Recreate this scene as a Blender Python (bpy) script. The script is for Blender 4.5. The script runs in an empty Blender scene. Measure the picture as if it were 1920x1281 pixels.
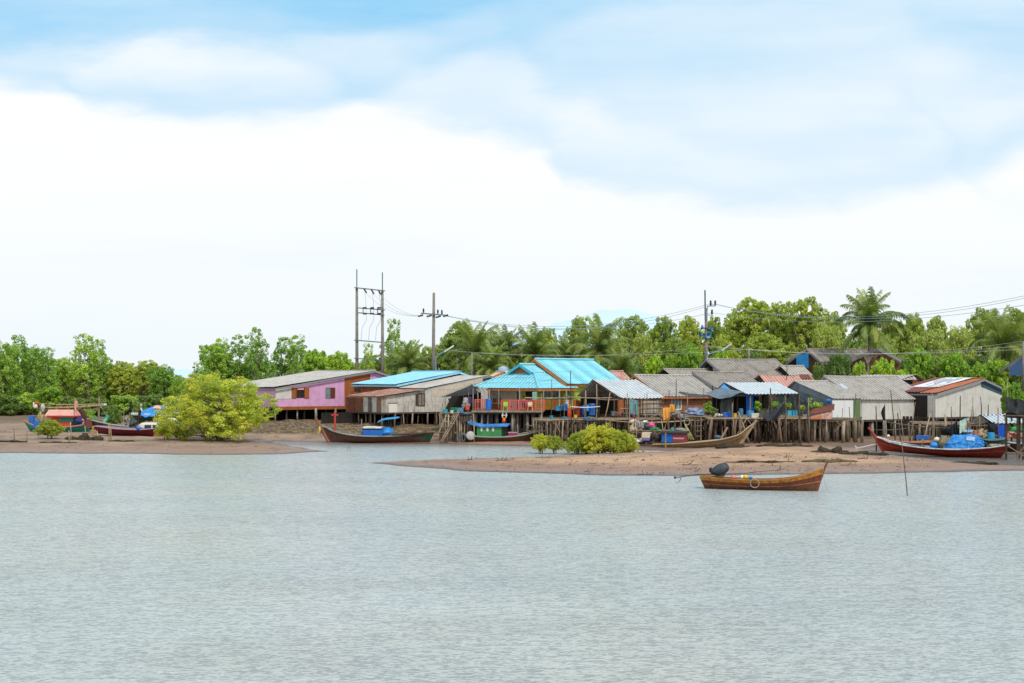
import bpy, math, random
import numpy as np
from mathutils import Vector, Matrix, noise as mnoise
from math import sin, cos, pi, radians, sqrt, floor
random.seed(7)
SC = bpy.context.scene
COL = SC.collection
F = 2667.0; H = 6.2; HZ = 705.0          # focal length in photo pixels, eye height, horizon row
V3 = Vector
UP = V3((0, 0, 1))
def P(px, py, Y): return V3(((px-960)*Y/F, Y, H-(py-HZ)*Y/F))
def zat(py, Y): return H-(py-HZ)*Y/F
def xat(px, Y): return (px-960)*Y/F
def dep(py, z=0.0): return (H-z)*F/(py-HZ)
def axes(deg):
    a = radians(deg); return V3((cos(a), sin(a), 0)), V3((-sin(a), cos(a), 0))
def reach(p, d, px):
    k = (px-960)/F
    return (k*p.y-p.x)/(d.x-k*d.y)
def hit(Q, d, px, py):
    """the point of the vertical plane through Q along d that is seen at a photo position"""
    n = V3((d.y, -d.x, 0)); r = V3(((px-960)/F, 1, -(py-HZ)/F))
    t = n.dot(Q)/n.dot(r)
    return V3((r.x*t, r.y*t, H+r.z*t))

# ------------------------------------------------------------------ mesh builder
class MB:
    def __init__(s): s.v = []; s.f = []; s.uv = []
    def add(s, pts, faces, uvs=None):
        b = len(s.v); s.v += [tuple(p) for p in pts]
        for i, fc in enumerate(faces):
            s.f.append([b+k for k in fc])
            s.uv.append(uvs[i] if uvs else [(0, 0)]*len(fc))
    def quad(s, a, b, c, d):
        lu = (b-a).length; lv = (d-a).length
        s.add([a, b, c, d], [(0, 1, 2, 3)], [[(0, 0), (lu, 0), (lu, lv), (0, lv)]])
    def poly(s, pts, U=None):
        o = pts[0]; U = U or (pts[1]-pts[0]).normalized()
        s.add(pts, [tuple(range(len(pts)))], [[((p-o).dot(U), p.z) for p in pts]])
    def box(s, c, size, rz=0.0, rot=None):
        m = rot or Matrix.Rotation(rz, 3, 'Z'); x, y, z = [k/2 for k in size]
        p = [c+m@V3((sx*x, sy*y, sz*z)) for sz in (-1, 1) for sx, sy in ((-1, -1), (1, -1), (1, 1), (-1, 1))]
        fs = [(3, 2, 1, 0), (4, 5, 6, 7), (0, 1, 5, 4), (1, 2, 6, 5), (2, 3, 7, 6), (3, 0, 4, 7)]
        X, Y, Z = size
        s.add(p, fs, [[(0, 0), (X, 0), (X, Y), (0, Y)]]*2+[[(0, 0), (X, 0), (X, Z), (0, Z)], [(0, 0), (Y, 0), (Y, Z), (0, Z)]]*2)
    def board(s, a, b, w, t, up=UP):
        d = (b-a); L = d.length; x = d.normalized(); y = up.cross(x)
        y = y.normalized() if y.length > 1e-4 else V3((0, 1, 0)); z = x.cross(y)
        s.box((a+b)/2, (L, t, w), rot=Matrix((x, y, z)).transposed())
    def tube(s, pts, rs, n=6, cap=True):
        if not hasattr(rs, '__len__'): rs = [rs]*len(pts)
        rings = []; L = 0
        for i, p in enumerate(pts):
            d = (pts[min(i+1, len(pts)-1)]-pts[max(i-1, 0)]).normalized()
            x = d.cross(V3((0.31, 0.95, 0.02)))
            if x.length < 0.1: x = d.cross(V3((1, 0, 0)))
            x.normalize(); y = d.cross(x)
            rings.append([p+(x*cos(2*pi*k/n)+y*sin(2*pi*k/n))*rs[i] for k in range(n)])
        vs = [q for r in rings for q in r]; fs = []; uv = []
        for i in range(len(pts)-1):
            l2 = L+(pts[i+1]-pts[i]).length
            for k in range(n):
                k2 = (k+1) % n
                fs.append((i*n+k, i*n+k2, (i+1)*n+k2, (i+1)*n+k)); uv.append([(k/n, L), ((k+1)/n, L), ((k+1)/n, l2), (k/n, l2)])
            L = l2
        if cap:
            fs += [tuple(range(n-1, -1, -1)), tuple((len(pts)-1)*n+k for k in range(n))]; uv += [[(0, 0)]*n]*2
        s.add(vs, fs, uv)
    def lathe(s, c, prof, n=16, axis=UP, sq=(1, 1)):
        z = axis.normalized(); x = z.orthogonal().normalized(); y = z.cross(x)
        vs = [c+z*h+(x*cos(2*pi*k/n)*sq[0]+y*sin(2*pi*k/n)*sq[1])*r for r, h in prof for k in range(n)]
        fs = [(i*n+k, i*n+(k+1) % n, (i+1)*n+(k+1) % n, (i+1)*n+k) for i in range(len(prof)-1) for k in range(n)]
        uv = [[(0, prof[f_[0]//n][1])]*4 for f_ in fs]
        s.add(vs, fs, uv)
    def grid(s, fn, nu, nv, uvs=1.0):
        vs = [fn(i/nu, j/nv) for j in range(nv+1) for i in range(nu+1)]; w = nu+1
        fs = [(j*w+i, j*w+i+1, (j+1)*w+i+1, (j+1)*w+i) for j in range(nv) for i in range(nu)]
        s.add(vs, fs, [[((k % w)/nu*uvs, (k//w)/nv*uvs) for k in f_] for f_ in fs])
    def blob(s, c, size, rough=0.25, seed=0, n=14, m=9, flat=0.0):
        o = V3((seed*3.7, seed*1.3, 5.1))
        def fn(u, v):
            a = u*2*pi; b = (v-0.5)*pi
            d = V3((cos(a)*cos(b), sin(a)*cos(b), sin(b)))
            k = 1+rough*mnoise.noise(d*1.6+o)*1.6+rough*0.9*mnoise.noise(d*4+o)+rough*0.5*mnoise.noise(d*9+o)
            p = V3((d.x*size[0], d.y*size[1], max(d.z, -flat if flat else -1)*size[2]))*k
            return c+p
        s.grid(fn, n, m, 3.0)
    def sheet(s, A, U, V, wl=0.42, amp=0.04, row=1.15, sag=0.0, seed=0):
        """corrugated roofing from ridge corner A, U along the ridge, V down the slope, in overlapping rows"""
        N = U.cross(V).normalized()
        if N.z < 0: N = -N
        LU, LV = U.length, V.length; nu = max(2, int(LU/wl*6)); rows = max(1, round(LV/row))
        for r in range(rows):
            v0 = r/rows; v1 = min(1.0, (r+1)/rows+0.03*(r < rows-1))
            vs = []
            for j, v in enumerate((v0, v1)):
                off = 0.0 if j == 0 else 0.012
                for i in range(nu+1):
                    u = i/nu
                    p = A+U*u+V*v+N*(amp*sin(u*LU/wl*2*pi+0.6)+off+0.012*r)
                    k = mnoise.noise(V3((u*LU*0.25+seed, v*LV*0.4, seed*2.0)))*0.035
                    p = p+N*k-UP*sag*(4*u*(1-u))
                    vs.append(p)
            w = nu+1
            fs = [(i, i+1, w+i+1, w+i) for i in range(nu)]
            uv = [[(i/nu*LU, v0*LV), ((i+1)/nu*LU, v0*LV), ((i+1)/nu*LU, v1*LV), (i/nu*LU, v1*LV)] for i in range(nu)]
            s.add(vs, fs, uv)
    def build(s, name, mat, parent=None, smooth=False, tag=None, local=False):
        me = bpy.data.meshes.new(name)
        o = bpy.data.objects.new(name, me)
        if parent is not None:
            root = parent
            while root.parent: root = root.parent
            off = V3((0, 0, 0)) if local else root.location.copy()
            o.parent = parent
        else:
            a = np.array(s.v); c = (a.min(0)+a.max(0))/2
            off = V3((c[0], c[1], a[:, 2].min()))
            o.location = off
        me.from_pydata([(p[0]-off.x, p[1]-off.y, p[2]-off.z) for p in s.v], [], s.f)
        ul = me.uv_layers.new(name='UVMap')
        ul.data.foreach_set('uv', [c for f_ in s.uv for q in f_ for c in q])
        if smooth: me.polygons.foreach_set('use_smooth', [True]*len(me.polygons))
        me.materials.append(mat); me.update()
        COL.objects.link(o)
        if tag: settag(o, *tag)
        return o
def settag(o, label=None, cat=None, group=None, kind=None):
    if label: o['label'] = label
    if cat: o['category'] = cat
    if group: o['group'] = group
    if kind: o['kind'] = kind
    return o
def thing(name, label, cat, loc, rz=0.0, group=None):
    o = bpy.data.objects.new(name, None); COL.objects.link(o); o.empty_display_size = 0.3
    o.location = loc; o.rotation_euler = (0, 0, rz)
    return settag(o, label, cat, group)
def copytree(o, parent=None):
    c = o.copy(); COL.objects.link(c)
    if parent: c.parent = parent
    for ch in [k for k in o.children]: copytree(ch, c)
    return c

# ------------------------------------------------------------------ materials
def newmat(name):
    m = bpy.data.materials.new(name); m.use_nodes = True
    nt = m.node_tree; nt.nodes.clear()
    return m, nt
class NT:
    def __init__(s, nt): s.nt = nt
    def n(s, typ, **kw):
        x = s.nt.nodes.new(typ)
        for k, v in kw.items():
            if k.startswith('i_'):
                key = k[2:]; key = int(key) if key.isdigit() else key.replace('_', ' ')
                s.put(x.inputs[key], v)
            else: setattr(x, k, v)
        return x
    def put(s, sock, v):
        if isinstance(v, bpy.types.NodeSocket): s.nt.links.new(v, sock)
        elif v is not None: sock.default_value = v
    def math(s, op, a, b=None, c=None, clamp=False):
        x = s.nt.nodes.new('ShaderNodeMath'); x.operation = op; x.use_clamp = clamp
        s.put(x.inputs[0], a); s.put(x.inputs[1], b)
        if c is not None: s.put(x.inputs[2], c)
        return x.outputs[0]
    def mix(s, f, a, b, typ='MIX'):
        x = s.nt.nodes.new('ShaderNodeMixRGB'); x.blend_type = typ
        s.put(x.inputs[0], f); s.put(x.inputs[1], a); s.put(x.inputs[2], b)
        return x.outputs[0]
    def noise(s, vec, scale, detail=3, rough=0.55, dist=0.0):
        x = s.n('ShaderNodeTexNoise'); s.put(x.inputs['Vector'], vec)
        x.inputs['Scale'].default_value = scale; x.inputs['Detail'].default_value = detail
        x.inputs['Roughness'].default_value = rough; x.inputs['Distortion'].default_value = dist
        return x.outputs['Fac']
    def mapr(s, vec, sc=(1, 1, 1), loc=(0, 0, 0)):
        x = s.n('ShaderNodeMapping'); s.put(x.inputs['Vector'], vec)
        x.inputs['Scale'].default_value = sc; x.inputs['Location'].default_value = loc
        return x.outputs[0]
    def ramp(s, f, lo, hi):
        x = s.n('ShaderNodeMapRange'); s.put(x.inputs['Value'], f)
        x.inputs['From Min'].default_value = lo; x.inputs['From Max'].default_value = hi
        x.interpolation_type = 'SMOOTHSTEP'
        return x.outputs[0]
def rgb(h, k=1.0):
    """sRGB 0-255 triple to linear"""
    def f(c):
        c = c/255
        return c/12.92 if c <= 0.04045 else ((c+0.055)/1.055)**2.4
    return tuple(min(1, f(c)*k) for c in h)+(1,)
_mc = {}
def surf(name, col, col2=None, rough=0.8, nsc=1.5, lo=0.42, hi=0.68, streak=None, stamt=0.5, seam=None, corr=0, rnd=0.15,
         fine=0.12, spec=0.3, uv=False, bump=0.0, metal=0.0, boards=None, stz=(9, 0.6, 1)):
    """weathered surface: patches of col2, streaks running down, seams (du, dv, width), darkened grooves, small mottling"""
    if name in _mc: return _mc[name]
    m, nt = newmat(name); T = NT(nt)
    tc = T.n('ShaderNodeTexCoord'); ob = tc.outputs['Object']; uvs = tc.outputs['UV']
    oi = T.n('ShaderNodeObjectInfo').outputs['Random']
    sh = T.n('ShaderNodeVectorMath', operation='ADD'); T.put(sh.inputs[0], ob)
    cx = T.n('ShaderNodeCombineXYZ'); T.put(cx.inputs[0], T.math('MULTIPLY', oi, 37.0)); T.put(cx.inputs[1], T.math('MULTIPLY', oi, 91.0)); T.put(sh.inputs[1], cx.outputs[0])
    vec = sh.outputs[0]
    c = col
    n1 = T.noise(vec, nsc, 4, 0.6)
    if col2: c = T.mix(T.ramp(n1, lo, hi), col, col2)
    n2 = T.noise(vec, nsc*9, 3, 0.65)
    c = T.mix(T.math('MULTIPLY', T.ramp(n2, 0.35, 0.7), fine*2.2, clamp=True), c, (col[0]*0.45, col[1]*0.43, col[2]*0.4, 1))
    base = uvs if uv else vec
    if streak:
        sv = T.mapr(base, stz if uv else (5, 5, 0.35))
        c = T.mix(T.math('MULTIPLY', T.ramp(T.noise(sv, 1.0, 3, 0.6), 0.5, 0.72), stamt), c, streak)
    if uv and (seam or corr or boards):
        sp = T.n('ShaderNodeSeparateXYZ'); T.put(sp.inputs[0], uvs); U, Vv = sp.outputs[0], sp.outputs[1]
        if boards:
            bi = T.math('FLOOR', T.math('DIVIDE', U if boards > 0 else Vv, abs(boards)))
            wn = T.n('ShaderNodeTexWhiteNoise', noise_dimensions='1D'); T.put(wn.inputs['W'], bi)
            c = T.mix(T.math('MULTIPLY', wn.outputs['Value'], 0.45), c, (col[0]*0.5, col[1]*0.48, col[2]*0.45, 1))
        if seam:
            for ax, per in ((U, seam[0]), (Vv, seam[1])):
                if per:
                    fr = T.math('FRACT', T.math('DIVIDE', ax, per))
                    c = T.mix(T.math('MULTIPLY', T.math('LESS_THAN', fr, seam[2]/per), 0.6), c, (col[0]*0.25, col[1]*0.24, col[2]*0.23, 1))
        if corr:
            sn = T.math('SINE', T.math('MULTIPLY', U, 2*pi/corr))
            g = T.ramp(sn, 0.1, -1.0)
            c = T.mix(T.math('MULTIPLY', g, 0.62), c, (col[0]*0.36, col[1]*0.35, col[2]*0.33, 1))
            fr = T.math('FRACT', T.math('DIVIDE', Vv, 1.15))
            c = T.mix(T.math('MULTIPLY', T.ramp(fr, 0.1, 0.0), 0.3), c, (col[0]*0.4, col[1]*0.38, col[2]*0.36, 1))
    if rnd:
        mr = T.n('ShaderNodeMapRange'); T.put(mr.inputs['Value'], oi); mr.inputs['To Min'].default_value = 1-rnd*1.6; mr.inputs['To Max'].default_value = 1+rnd
        hs = T.n('ShaderNodeHueSaturation'); T.put(hs.inputs['Value'], mr.outputs[0]); T.put(hs.inputs['Color'], c); c = hs.outputs[0]
    b = T.n('ShaderNodeBsdfPrincipled'); T.put(b.inputs['Base Color'], c)
    b.inputs['Roughness'].default_value = rough; b.inputs['Metallic'].default_value = metal; b.inputs['Specular IOR Level'].default_value = spec
    if bump:
        bp = T.n('ShaderNodeBump'); bp.inputs['Strength'].default_value = bump; bp.inputs['Distance'].default_value = 0.05
        T.put(bp.inputs['Height'], n2); T.put(b.inputs['Normal'], bp.outputs[0])
    o = T.n('ShaderNodeOutputMaterial'); T.put(o.inputs[0], b.outputs[0])
    _mc[name] = m
    return m
def leafmat(name, c1, c2, c3=None, trans=0.42):
    m, nt = newmat(name); T = NT(nt)
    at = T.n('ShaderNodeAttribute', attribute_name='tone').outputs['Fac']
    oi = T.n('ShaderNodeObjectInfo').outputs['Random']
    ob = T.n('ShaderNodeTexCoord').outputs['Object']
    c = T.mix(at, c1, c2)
    if c3: c = T.mix(T.math('MULTIPLY', T.ramp(T.noise(ob, 0.55, 2), 0.5, 0.7), 0.7), c, c3)
    hs = T.n('ShaderNodeHueSaturation'); T.put(hs.inputs['Color'], c)
    T.put(hs.inputs['Value'], T.math('ADD', T.math('MULTIPLY', oi, 0.5), 0.95)); T.put(hs.inputs['Hue'], T.math('ADD', T.math('MULTIPLY', oi, -0.035), 0.505))
    c = T.mix(0.10, hs.outputs[0], (0.62, 0.72, 0.36, 1))
    d = T.n('ShaderNodeBsdfPrincipled'); T.put(d.inputs['Base Color'], c); d.inputs['Roughness'].default_value = 0.5; d.inputs['Specular IOR Level'].default_value = 0.35
    t = T.n('ShaderNodeBsdfTranslucent'); T.put(t.inputs[0], T.mix(1.0, c, (1.0, 1.0, 0.45, 1), 'MULTIPLY'))
    mx = T.n('ShaderNodeMixShader'); mx.inputs[0].default_value = trans; T.put(mx.inputs[1], d.outputs[0]); T.put(mx.inputs[2], t.outputs[0])
    o = T.n('ShaderNodeOutputMaterial'); T.put(o.inputs[0], mx.outputs[0])
    return m
# stock of surfaces
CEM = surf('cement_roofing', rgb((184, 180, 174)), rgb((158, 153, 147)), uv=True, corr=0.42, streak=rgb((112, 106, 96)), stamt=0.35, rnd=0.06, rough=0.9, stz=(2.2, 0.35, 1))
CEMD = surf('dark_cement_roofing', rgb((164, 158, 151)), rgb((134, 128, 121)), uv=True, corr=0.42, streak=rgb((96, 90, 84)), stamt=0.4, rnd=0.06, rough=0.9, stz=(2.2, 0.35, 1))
ZINC = surf('zinc_roofing', rgb((205, 212, 216)), rgb((182, 190, 196)), uv=True, corr=0.42, streak=rgb((150, 150, 150)), stamt=0.3, rnd=0.02, rough=0.45, spec=0.5)
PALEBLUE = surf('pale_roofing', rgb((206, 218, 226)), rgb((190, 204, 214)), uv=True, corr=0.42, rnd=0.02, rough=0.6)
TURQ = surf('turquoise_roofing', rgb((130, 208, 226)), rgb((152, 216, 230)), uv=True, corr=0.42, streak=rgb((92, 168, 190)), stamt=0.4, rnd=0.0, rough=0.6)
SKYB = surf('light_blue_roofing', rgb((140, 202, 230)), rgb((162, 212, 234)), uv=True, seam=(0.76, 0, 0.03), rnd=0.0, rough=0.5)
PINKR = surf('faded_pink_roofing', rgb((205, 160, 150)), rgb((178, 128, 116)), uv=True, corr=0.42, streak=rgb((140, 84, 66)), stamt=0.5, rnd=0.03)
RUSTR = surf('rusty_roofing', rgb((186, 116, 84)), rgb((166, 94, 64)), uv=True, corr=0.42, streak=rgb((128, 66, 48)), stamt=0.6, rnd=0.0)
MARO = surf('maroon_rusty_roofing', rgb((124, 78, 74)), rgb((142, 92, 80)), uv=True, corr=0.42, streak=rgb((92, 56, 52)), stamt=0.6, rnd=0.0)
RUSTD = surf('rusty_old_sheet', rgb((150, 104, 88)), rgb((178, 156, 142)), uv=True, corr=0.42, streak=rgb((98, 62, 50)), stamt=0.8, rnd=0.1)
PINKW = surf('pink_painted_board', rgb((210, 160, 200)), rgb((198, 148, 186)), uv=True, seam=(1.2, 0, 0.02), rnd=0.0, rough=0.7, fine=0.06, streak=rgb((168, 128, 158)), stamt=0.55)
WHITEW = surf('white_board', rgb((202, 202, 196)), rgb((188, 188, 182)), uv=True, seam=(1.2, 0, 0.02), streak=rgb((160, 158, 152)), stamt=0.4, rnd=0.0, fine=0.05)
MOULD = surf('mouldy_white_board', rgb((198, 193, 184)), rgb((174, 168, 160)), uv=True, seam=(1.2, 1.2, 0.025), streak=rgb((118, 112, 104)), stamt=0.75, rnd=0.0, fine=0.1, stz=(3.5, 0.5, 1))
CREAMW = surf('cream_board', rgb((205, 190, 170)), rgb((190, 176, 158)), uv=True, seam=(1.2, 1.2, 0.03), rnd=0.0, fine=0.06)
BROWNW = surf('varnished_brown_board', rgb((160, 94, 46)), rgb((136, 78, 38)), uv=True, seam=(0.25, 0, 0.02), boards=0.25, rnd=0.0)
LAPW = surf('orange_lap_siding', rgb((160, 106, 78)), rgb((142, 92, 66)), uv=True, seam=(0, 0.2, 0.03), rnd=0.0, fine=0.06)
LIME = surf('lime_paint', rgb((170, 196, 66)), rgb((152, 180, 58)), rnd=0.0)
ORNG = surf('orange_trim', rgb((200, 118, 66)), rgb((178, 98, 52)), rnd=0.0)
GREYT = surf('grey_trim', rgb((138, 140, 144)), rnd=0.05)
DARKW = surf('dark_interior', rgb((46, 40, 36)), rgb((30, 27, 25)), rnd=0.1)
DGREY = surf('dark_weathered_boards', rgb((82, 72, 64)), rgb((58, 50, 44)), uv=True, boards=0.2, seam=(0.2, 0, 0.02), rnd=0.1)
TEALW = surf('dark_teal_board', rgb((62, 92, 108)), rgb((52, 80, 96)), rnd=0.0)
BLUEW = surf('blue_wall_paint', rgb((40, 130, 190)), rgb((34, 116, 176)), uv=True, seam=(0.3, 0, 0.02), rnd=0.0)
GREENW = surf('green_corrugated', rgb((96, 132, 90)), rgb((112, 128, 84)), uv=True, corr=0.2, rnd=0.0)
RUSTW = surf('rust_red_sheet_wall', rgb((138, 84, 54)), rgb((104, 66, 46)), uv=True, corr=0.2, streak=rgb((72, 48, 38)), stamt=0.9, rnd=0.0)
GREYC = surf('concrete_post', rgb((158, 154, 144)), rgb((126, 120, 110)), streak=rgb((90, 86, 78)), rnd=0.12, bump=0.3)
POLEC = surf('grey_concrete_pole', rgb((134, 128, 120)), rgb((112, 108, 102)), rnd=0.05)
STILT = surf('weathered_stilt_wood', rgb((112, 95, 79)), rgb((76, 63, 52)), streak=rgb((52, 44, 38)), stamt=0.6, rnd=0.4, nsc=1.2, bump=0.5)
STILTW = surf('pale_stilt_wood', rgb((158, 142, 122)), rgb((112, 96, 80)), streak=rgb((80, 68, 58)), stamt=0.6, rnd=0.35, nsc=1.2, bump=0.5)
BAMB = surf('bamboo_pole_wood', rgb((170, 148, 118)), rgb((130, 110, 86)), streak=rgb((96, 82, 66)), stamt=0.4, rnd=0.3, nsc=3)
DPOLE = surf('dark_pole_wood', rgb((92, 78, 68)), rgb((66, 56, 50)), rnd=0.3, nsc=3)
PLANK = surf('grey_deck_planks', rgb((150, 136, 118)), rgb((112, 98, 84)), streak=rgb((78, 68, 58)), stamt=0.5, rnd=0.2, nsc=2, bump=0.4)
BLUEP = surf('blue_plastic', rgb((22, 104, 196)), rgb((18, 90, 176)), rough=0.4, spec=0.5, rnd=0.08, fine=0.04)
LBLUEP = surf('light_blue_plastic', rgb((40, 150, 205)), rgb((34, 134, 190)), rough=0.4, spec=0.5, rnd=0.08, fine=0.04)
TARPB = surf('blue_tarpaulin', rgb((30, 126, 206)), rgb((58, 156, 222)), rough=0.45, spec=0.5, rnd=0.08, nsc=2.5, bump=0.6)
TARPD = surf('dark_shade_net', rgb((62, 68, 70)), rgb((44, 48, 50)), rough=0.9, rnd=0.15, nsc=2.5)
TARPG = surf('grey_blue_tarpaulin', rgb((104, 118, 130)), rgb((84, 96, 108)), rough=0.7, rnd=0.1, nsc=2.5)
NET = surf('dark_fishing_net', rgb((82, 74, 58)), rgb((58, 52, 42)), rough=1.0, rnd=0.15, nsc=6, bump=1.0, fine=0.3)
NETT = surf('teal_net', rgb((110, 150, 156)), rgb((88, 126, 136)), rough=1.0, rnd=0.1, nsc=3)
WHITEP = surf('white_plastic', rgb((222, 222, 216)), rgb((200, 200, 194)), rough=0.5, rnd=0.1)
REDP = surf('red_orange_plastic', rgb((222, 82, 50)), rgb((206, 70, 42)), rough=0.5, rnd=0.05)
YELP = surf('yellow_plastic', rgb((224, 190, 50)), rough=0.5, rnd=0.05)
GRNP = surf('green_plastic', rgb((40, 160, 96)), rough=0.5, rnd=0.15)
LGRNP = surf('lime_green_plastic', rgb((150, 206, 50)), rough=0.5, rnd=0.05)
PINKP = surf('pink_plastic', rgb((222, 90, 150)), rough=0.5, rnd=0.05)
CLOTHO = surf('orange_cloth', rgb((226, 162, 76)), rgb((206, 140, 60)), rnd=0.06)
CLOTHP = surf('purple_cloth', rgb((70, 50, 110)), rnd=0.05)
CLOTHW = surf('pale_cloth', rgb((204, 196, 190)), rgb((170, 160, 160)), rnd=0.25)
PINKC = surf('pale_pink_cloth', rgb((226, 166, 158)), rnd=0.05)
BLACKC = surf('black_cloth', rgb((38, 40, 46)), rnd=0.1)
RAILP = surf('pink_red_rail_paint', rgb((214, 96, 92)), rgb((196, 84, 80)), rnd=0.0)
RAILO = surf('orange_brown_rail_paint', rgb((176, 84, 46)), rnd=0.0)
STEELB = surf('painted_teal_steel', rgb((86, 116, 124)), rnd=0.05, rough=0.5)
INSUL = surf('dark_ceramic', rgb((58, 54, 54)), rough=0.35, rnd=0.0)
WIREM = surf('cable', rgb((140, 168, 176)), rough=0.5, rnd=0.0)
GLASS = surf('window_glass', rgb((120, 140, 146)), rgb((84, 100, 108)), rough=0.12, spec=0.9, rnd=0.0, fine=0.02)
METAL = surf('grey_engine_metal', rgb((92, 92, 90)), rgb((70, 66, 62)), rough=0.5, metal=0.5, rnd=0.05)
RUBBER = surf('grey_hose', rgb((160, 156, 146)), rough=0.7, rnd=0.1)
SKIN = surf('skin', rgb((150, 100, 74)), rough=0.6, rnd=0.0, fine=0.02)
TRUNK = surf('tree_bark', rgb((112, 100, 86)), rgb((84, 74, 62)), rnd=0.2, nsc=3, bump=0.4)
TRUNKP = surf('pale_tree_bark', rgb((150, 142, 126)), rgb((112, 102, 86)), rnd=0.15, nsc=3)
# ------------------------------------------------------------------ terrain
def W(px, py): 
    Y = dep(py); return (xat(px, Y), Y)
LAND = [(-900, 112), (-300, 112), W(-50, 850), W(100, 850), W(220, 851), W(320, 852.5), W(430, 853), W(540, 851.5), W(580, 849), W(622, 846.5), W(585, 842), W(545, 836), W(505, 829.5),
        W(512, 827), W(560, 828), W(610, 830), W(700, 832), W(810, 833), W(870, 834), W(1000, 837), W(1100, 840), W(1200, 844), W(1262, 845.5), W(1240, 847), W(1190, 849),
        W(1100, 852), W(1000, 857), W(850, 862), W(698, 868.5), W(735, 874), W(800, 879), W(900, 885), W(1000, 888.5), W(1100, 891), W(1250, 892.5), W(1400, 891),
        W(1600, 889), W(1700, 887.5), W(1800, 885), W(1920, 882), W(2040, 880), W(1980, 877), W(1900, 875), W(1830, 870), W(1780, 864), W(1720, 858), W(1670, 854),
        W(1640, 850), W(1660, 846), W(1720, 845), W(1800, 845), W(1920, 844), W(2100, 843), (300, 121), (900, 121), (900, 6000), (-900, 6000)]
_L = np.array(LAND)
def sdist(x, y):
    x = np.asarray(x, float); y = np.asarray(y, float)
    d = np.full(x.shape, 1e9); ins = np.zeros(x.shape, bool)
    n = len(_L)
    for i in range(n):
        ax, ay = _L[i]; bx, by = _L[(i+1) % n]
        ex, ey = bx-ax, by-ay
        t = np.clip(((x-ax)*ex+(y-ay)*ey)/(ex*ex+ey*ey), 0, 1)
        d = np.minimum(d, np.hypot(x-ax-t*ex, y-ay-t*ey))
        c = ((ay > y) != (by > y)) & (x < (bx-ax)*(y-ay)/((by-ay) if by != ay else 1e-9)+ax)
        ins ^= c
    return np.where(ins, d, -d)
def sstep(a, b, x):
    t = np.clip((x-a)/(b-a), 0, 1); return t*t*(3-2*t)
def vnoise(x, y, sc, seed):
    x = x*sc+seed*17.3; y = y*sc+seed*9.1
    xi = np.floor(x); yi = np.floor(y); fx = x-xi; fy = y-yi
    fx = fx*fx*(3-2*fx); fy = fy*fy*(3-2*fy)
    def h(a, b):
        s_ = np.sin(a*127.1+b*311.7+seed)*43758.5453; return s_-np.floor(s_)
    return (h(xi, yi)*(1-fx)+h(xi+1, yi)*fx)*(1-fy)+(h(xi, yi+1)*(1-fx)+h(xi+1, yi+1)*fx)*fy
def height(x, y):
    x = np.asarray(x, float); y = np.asarray(y, float)
    d = sdist(x, y)+(vnoise(x, y, 0.35, 3)-0.5)*1.1*sstep(0, 1, 1)
    low = 0.42*(1-np.exp(-np.maximum(d, 0)/4.5))
    ys = np.interp(x, [-60, -24, -10, -4, 1, 14, 30, 60], [133, 133, 131.5, 132, 137, 139, 140, 141])
    w = np.interp(x, [-30, 0, 14, 60], [7.5, 8, 10, 10])
    hi = 0.85*sstep(0, 1, (y-ys-0.6)/w)*sstep(-27.5, -23.5, x+0.12*(y-133))
    hi = np.maximum(hi, 0.5*sstep(150, 200, y))
    bank = (0.22*(vnoise(x, y, 0.6, 5)-0.5)+0.2*(vnoise(x, y, 1.3, 6)-0.5))*np.clip(hi, 0.12, 1)*2
    z = np.where(d > 0, low+hi+bank*sstep(0, 2.5, d)+0.06*(vnoise(x, y, 1.7, 8)-0.5)*sstep(0, 2, d), -1.5*(1-np.exp(np.minimum(d, 0)/4)))
    return z
def gz(x, y): return float(height(np.array([x]), np.array([y]))[0])
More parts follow.
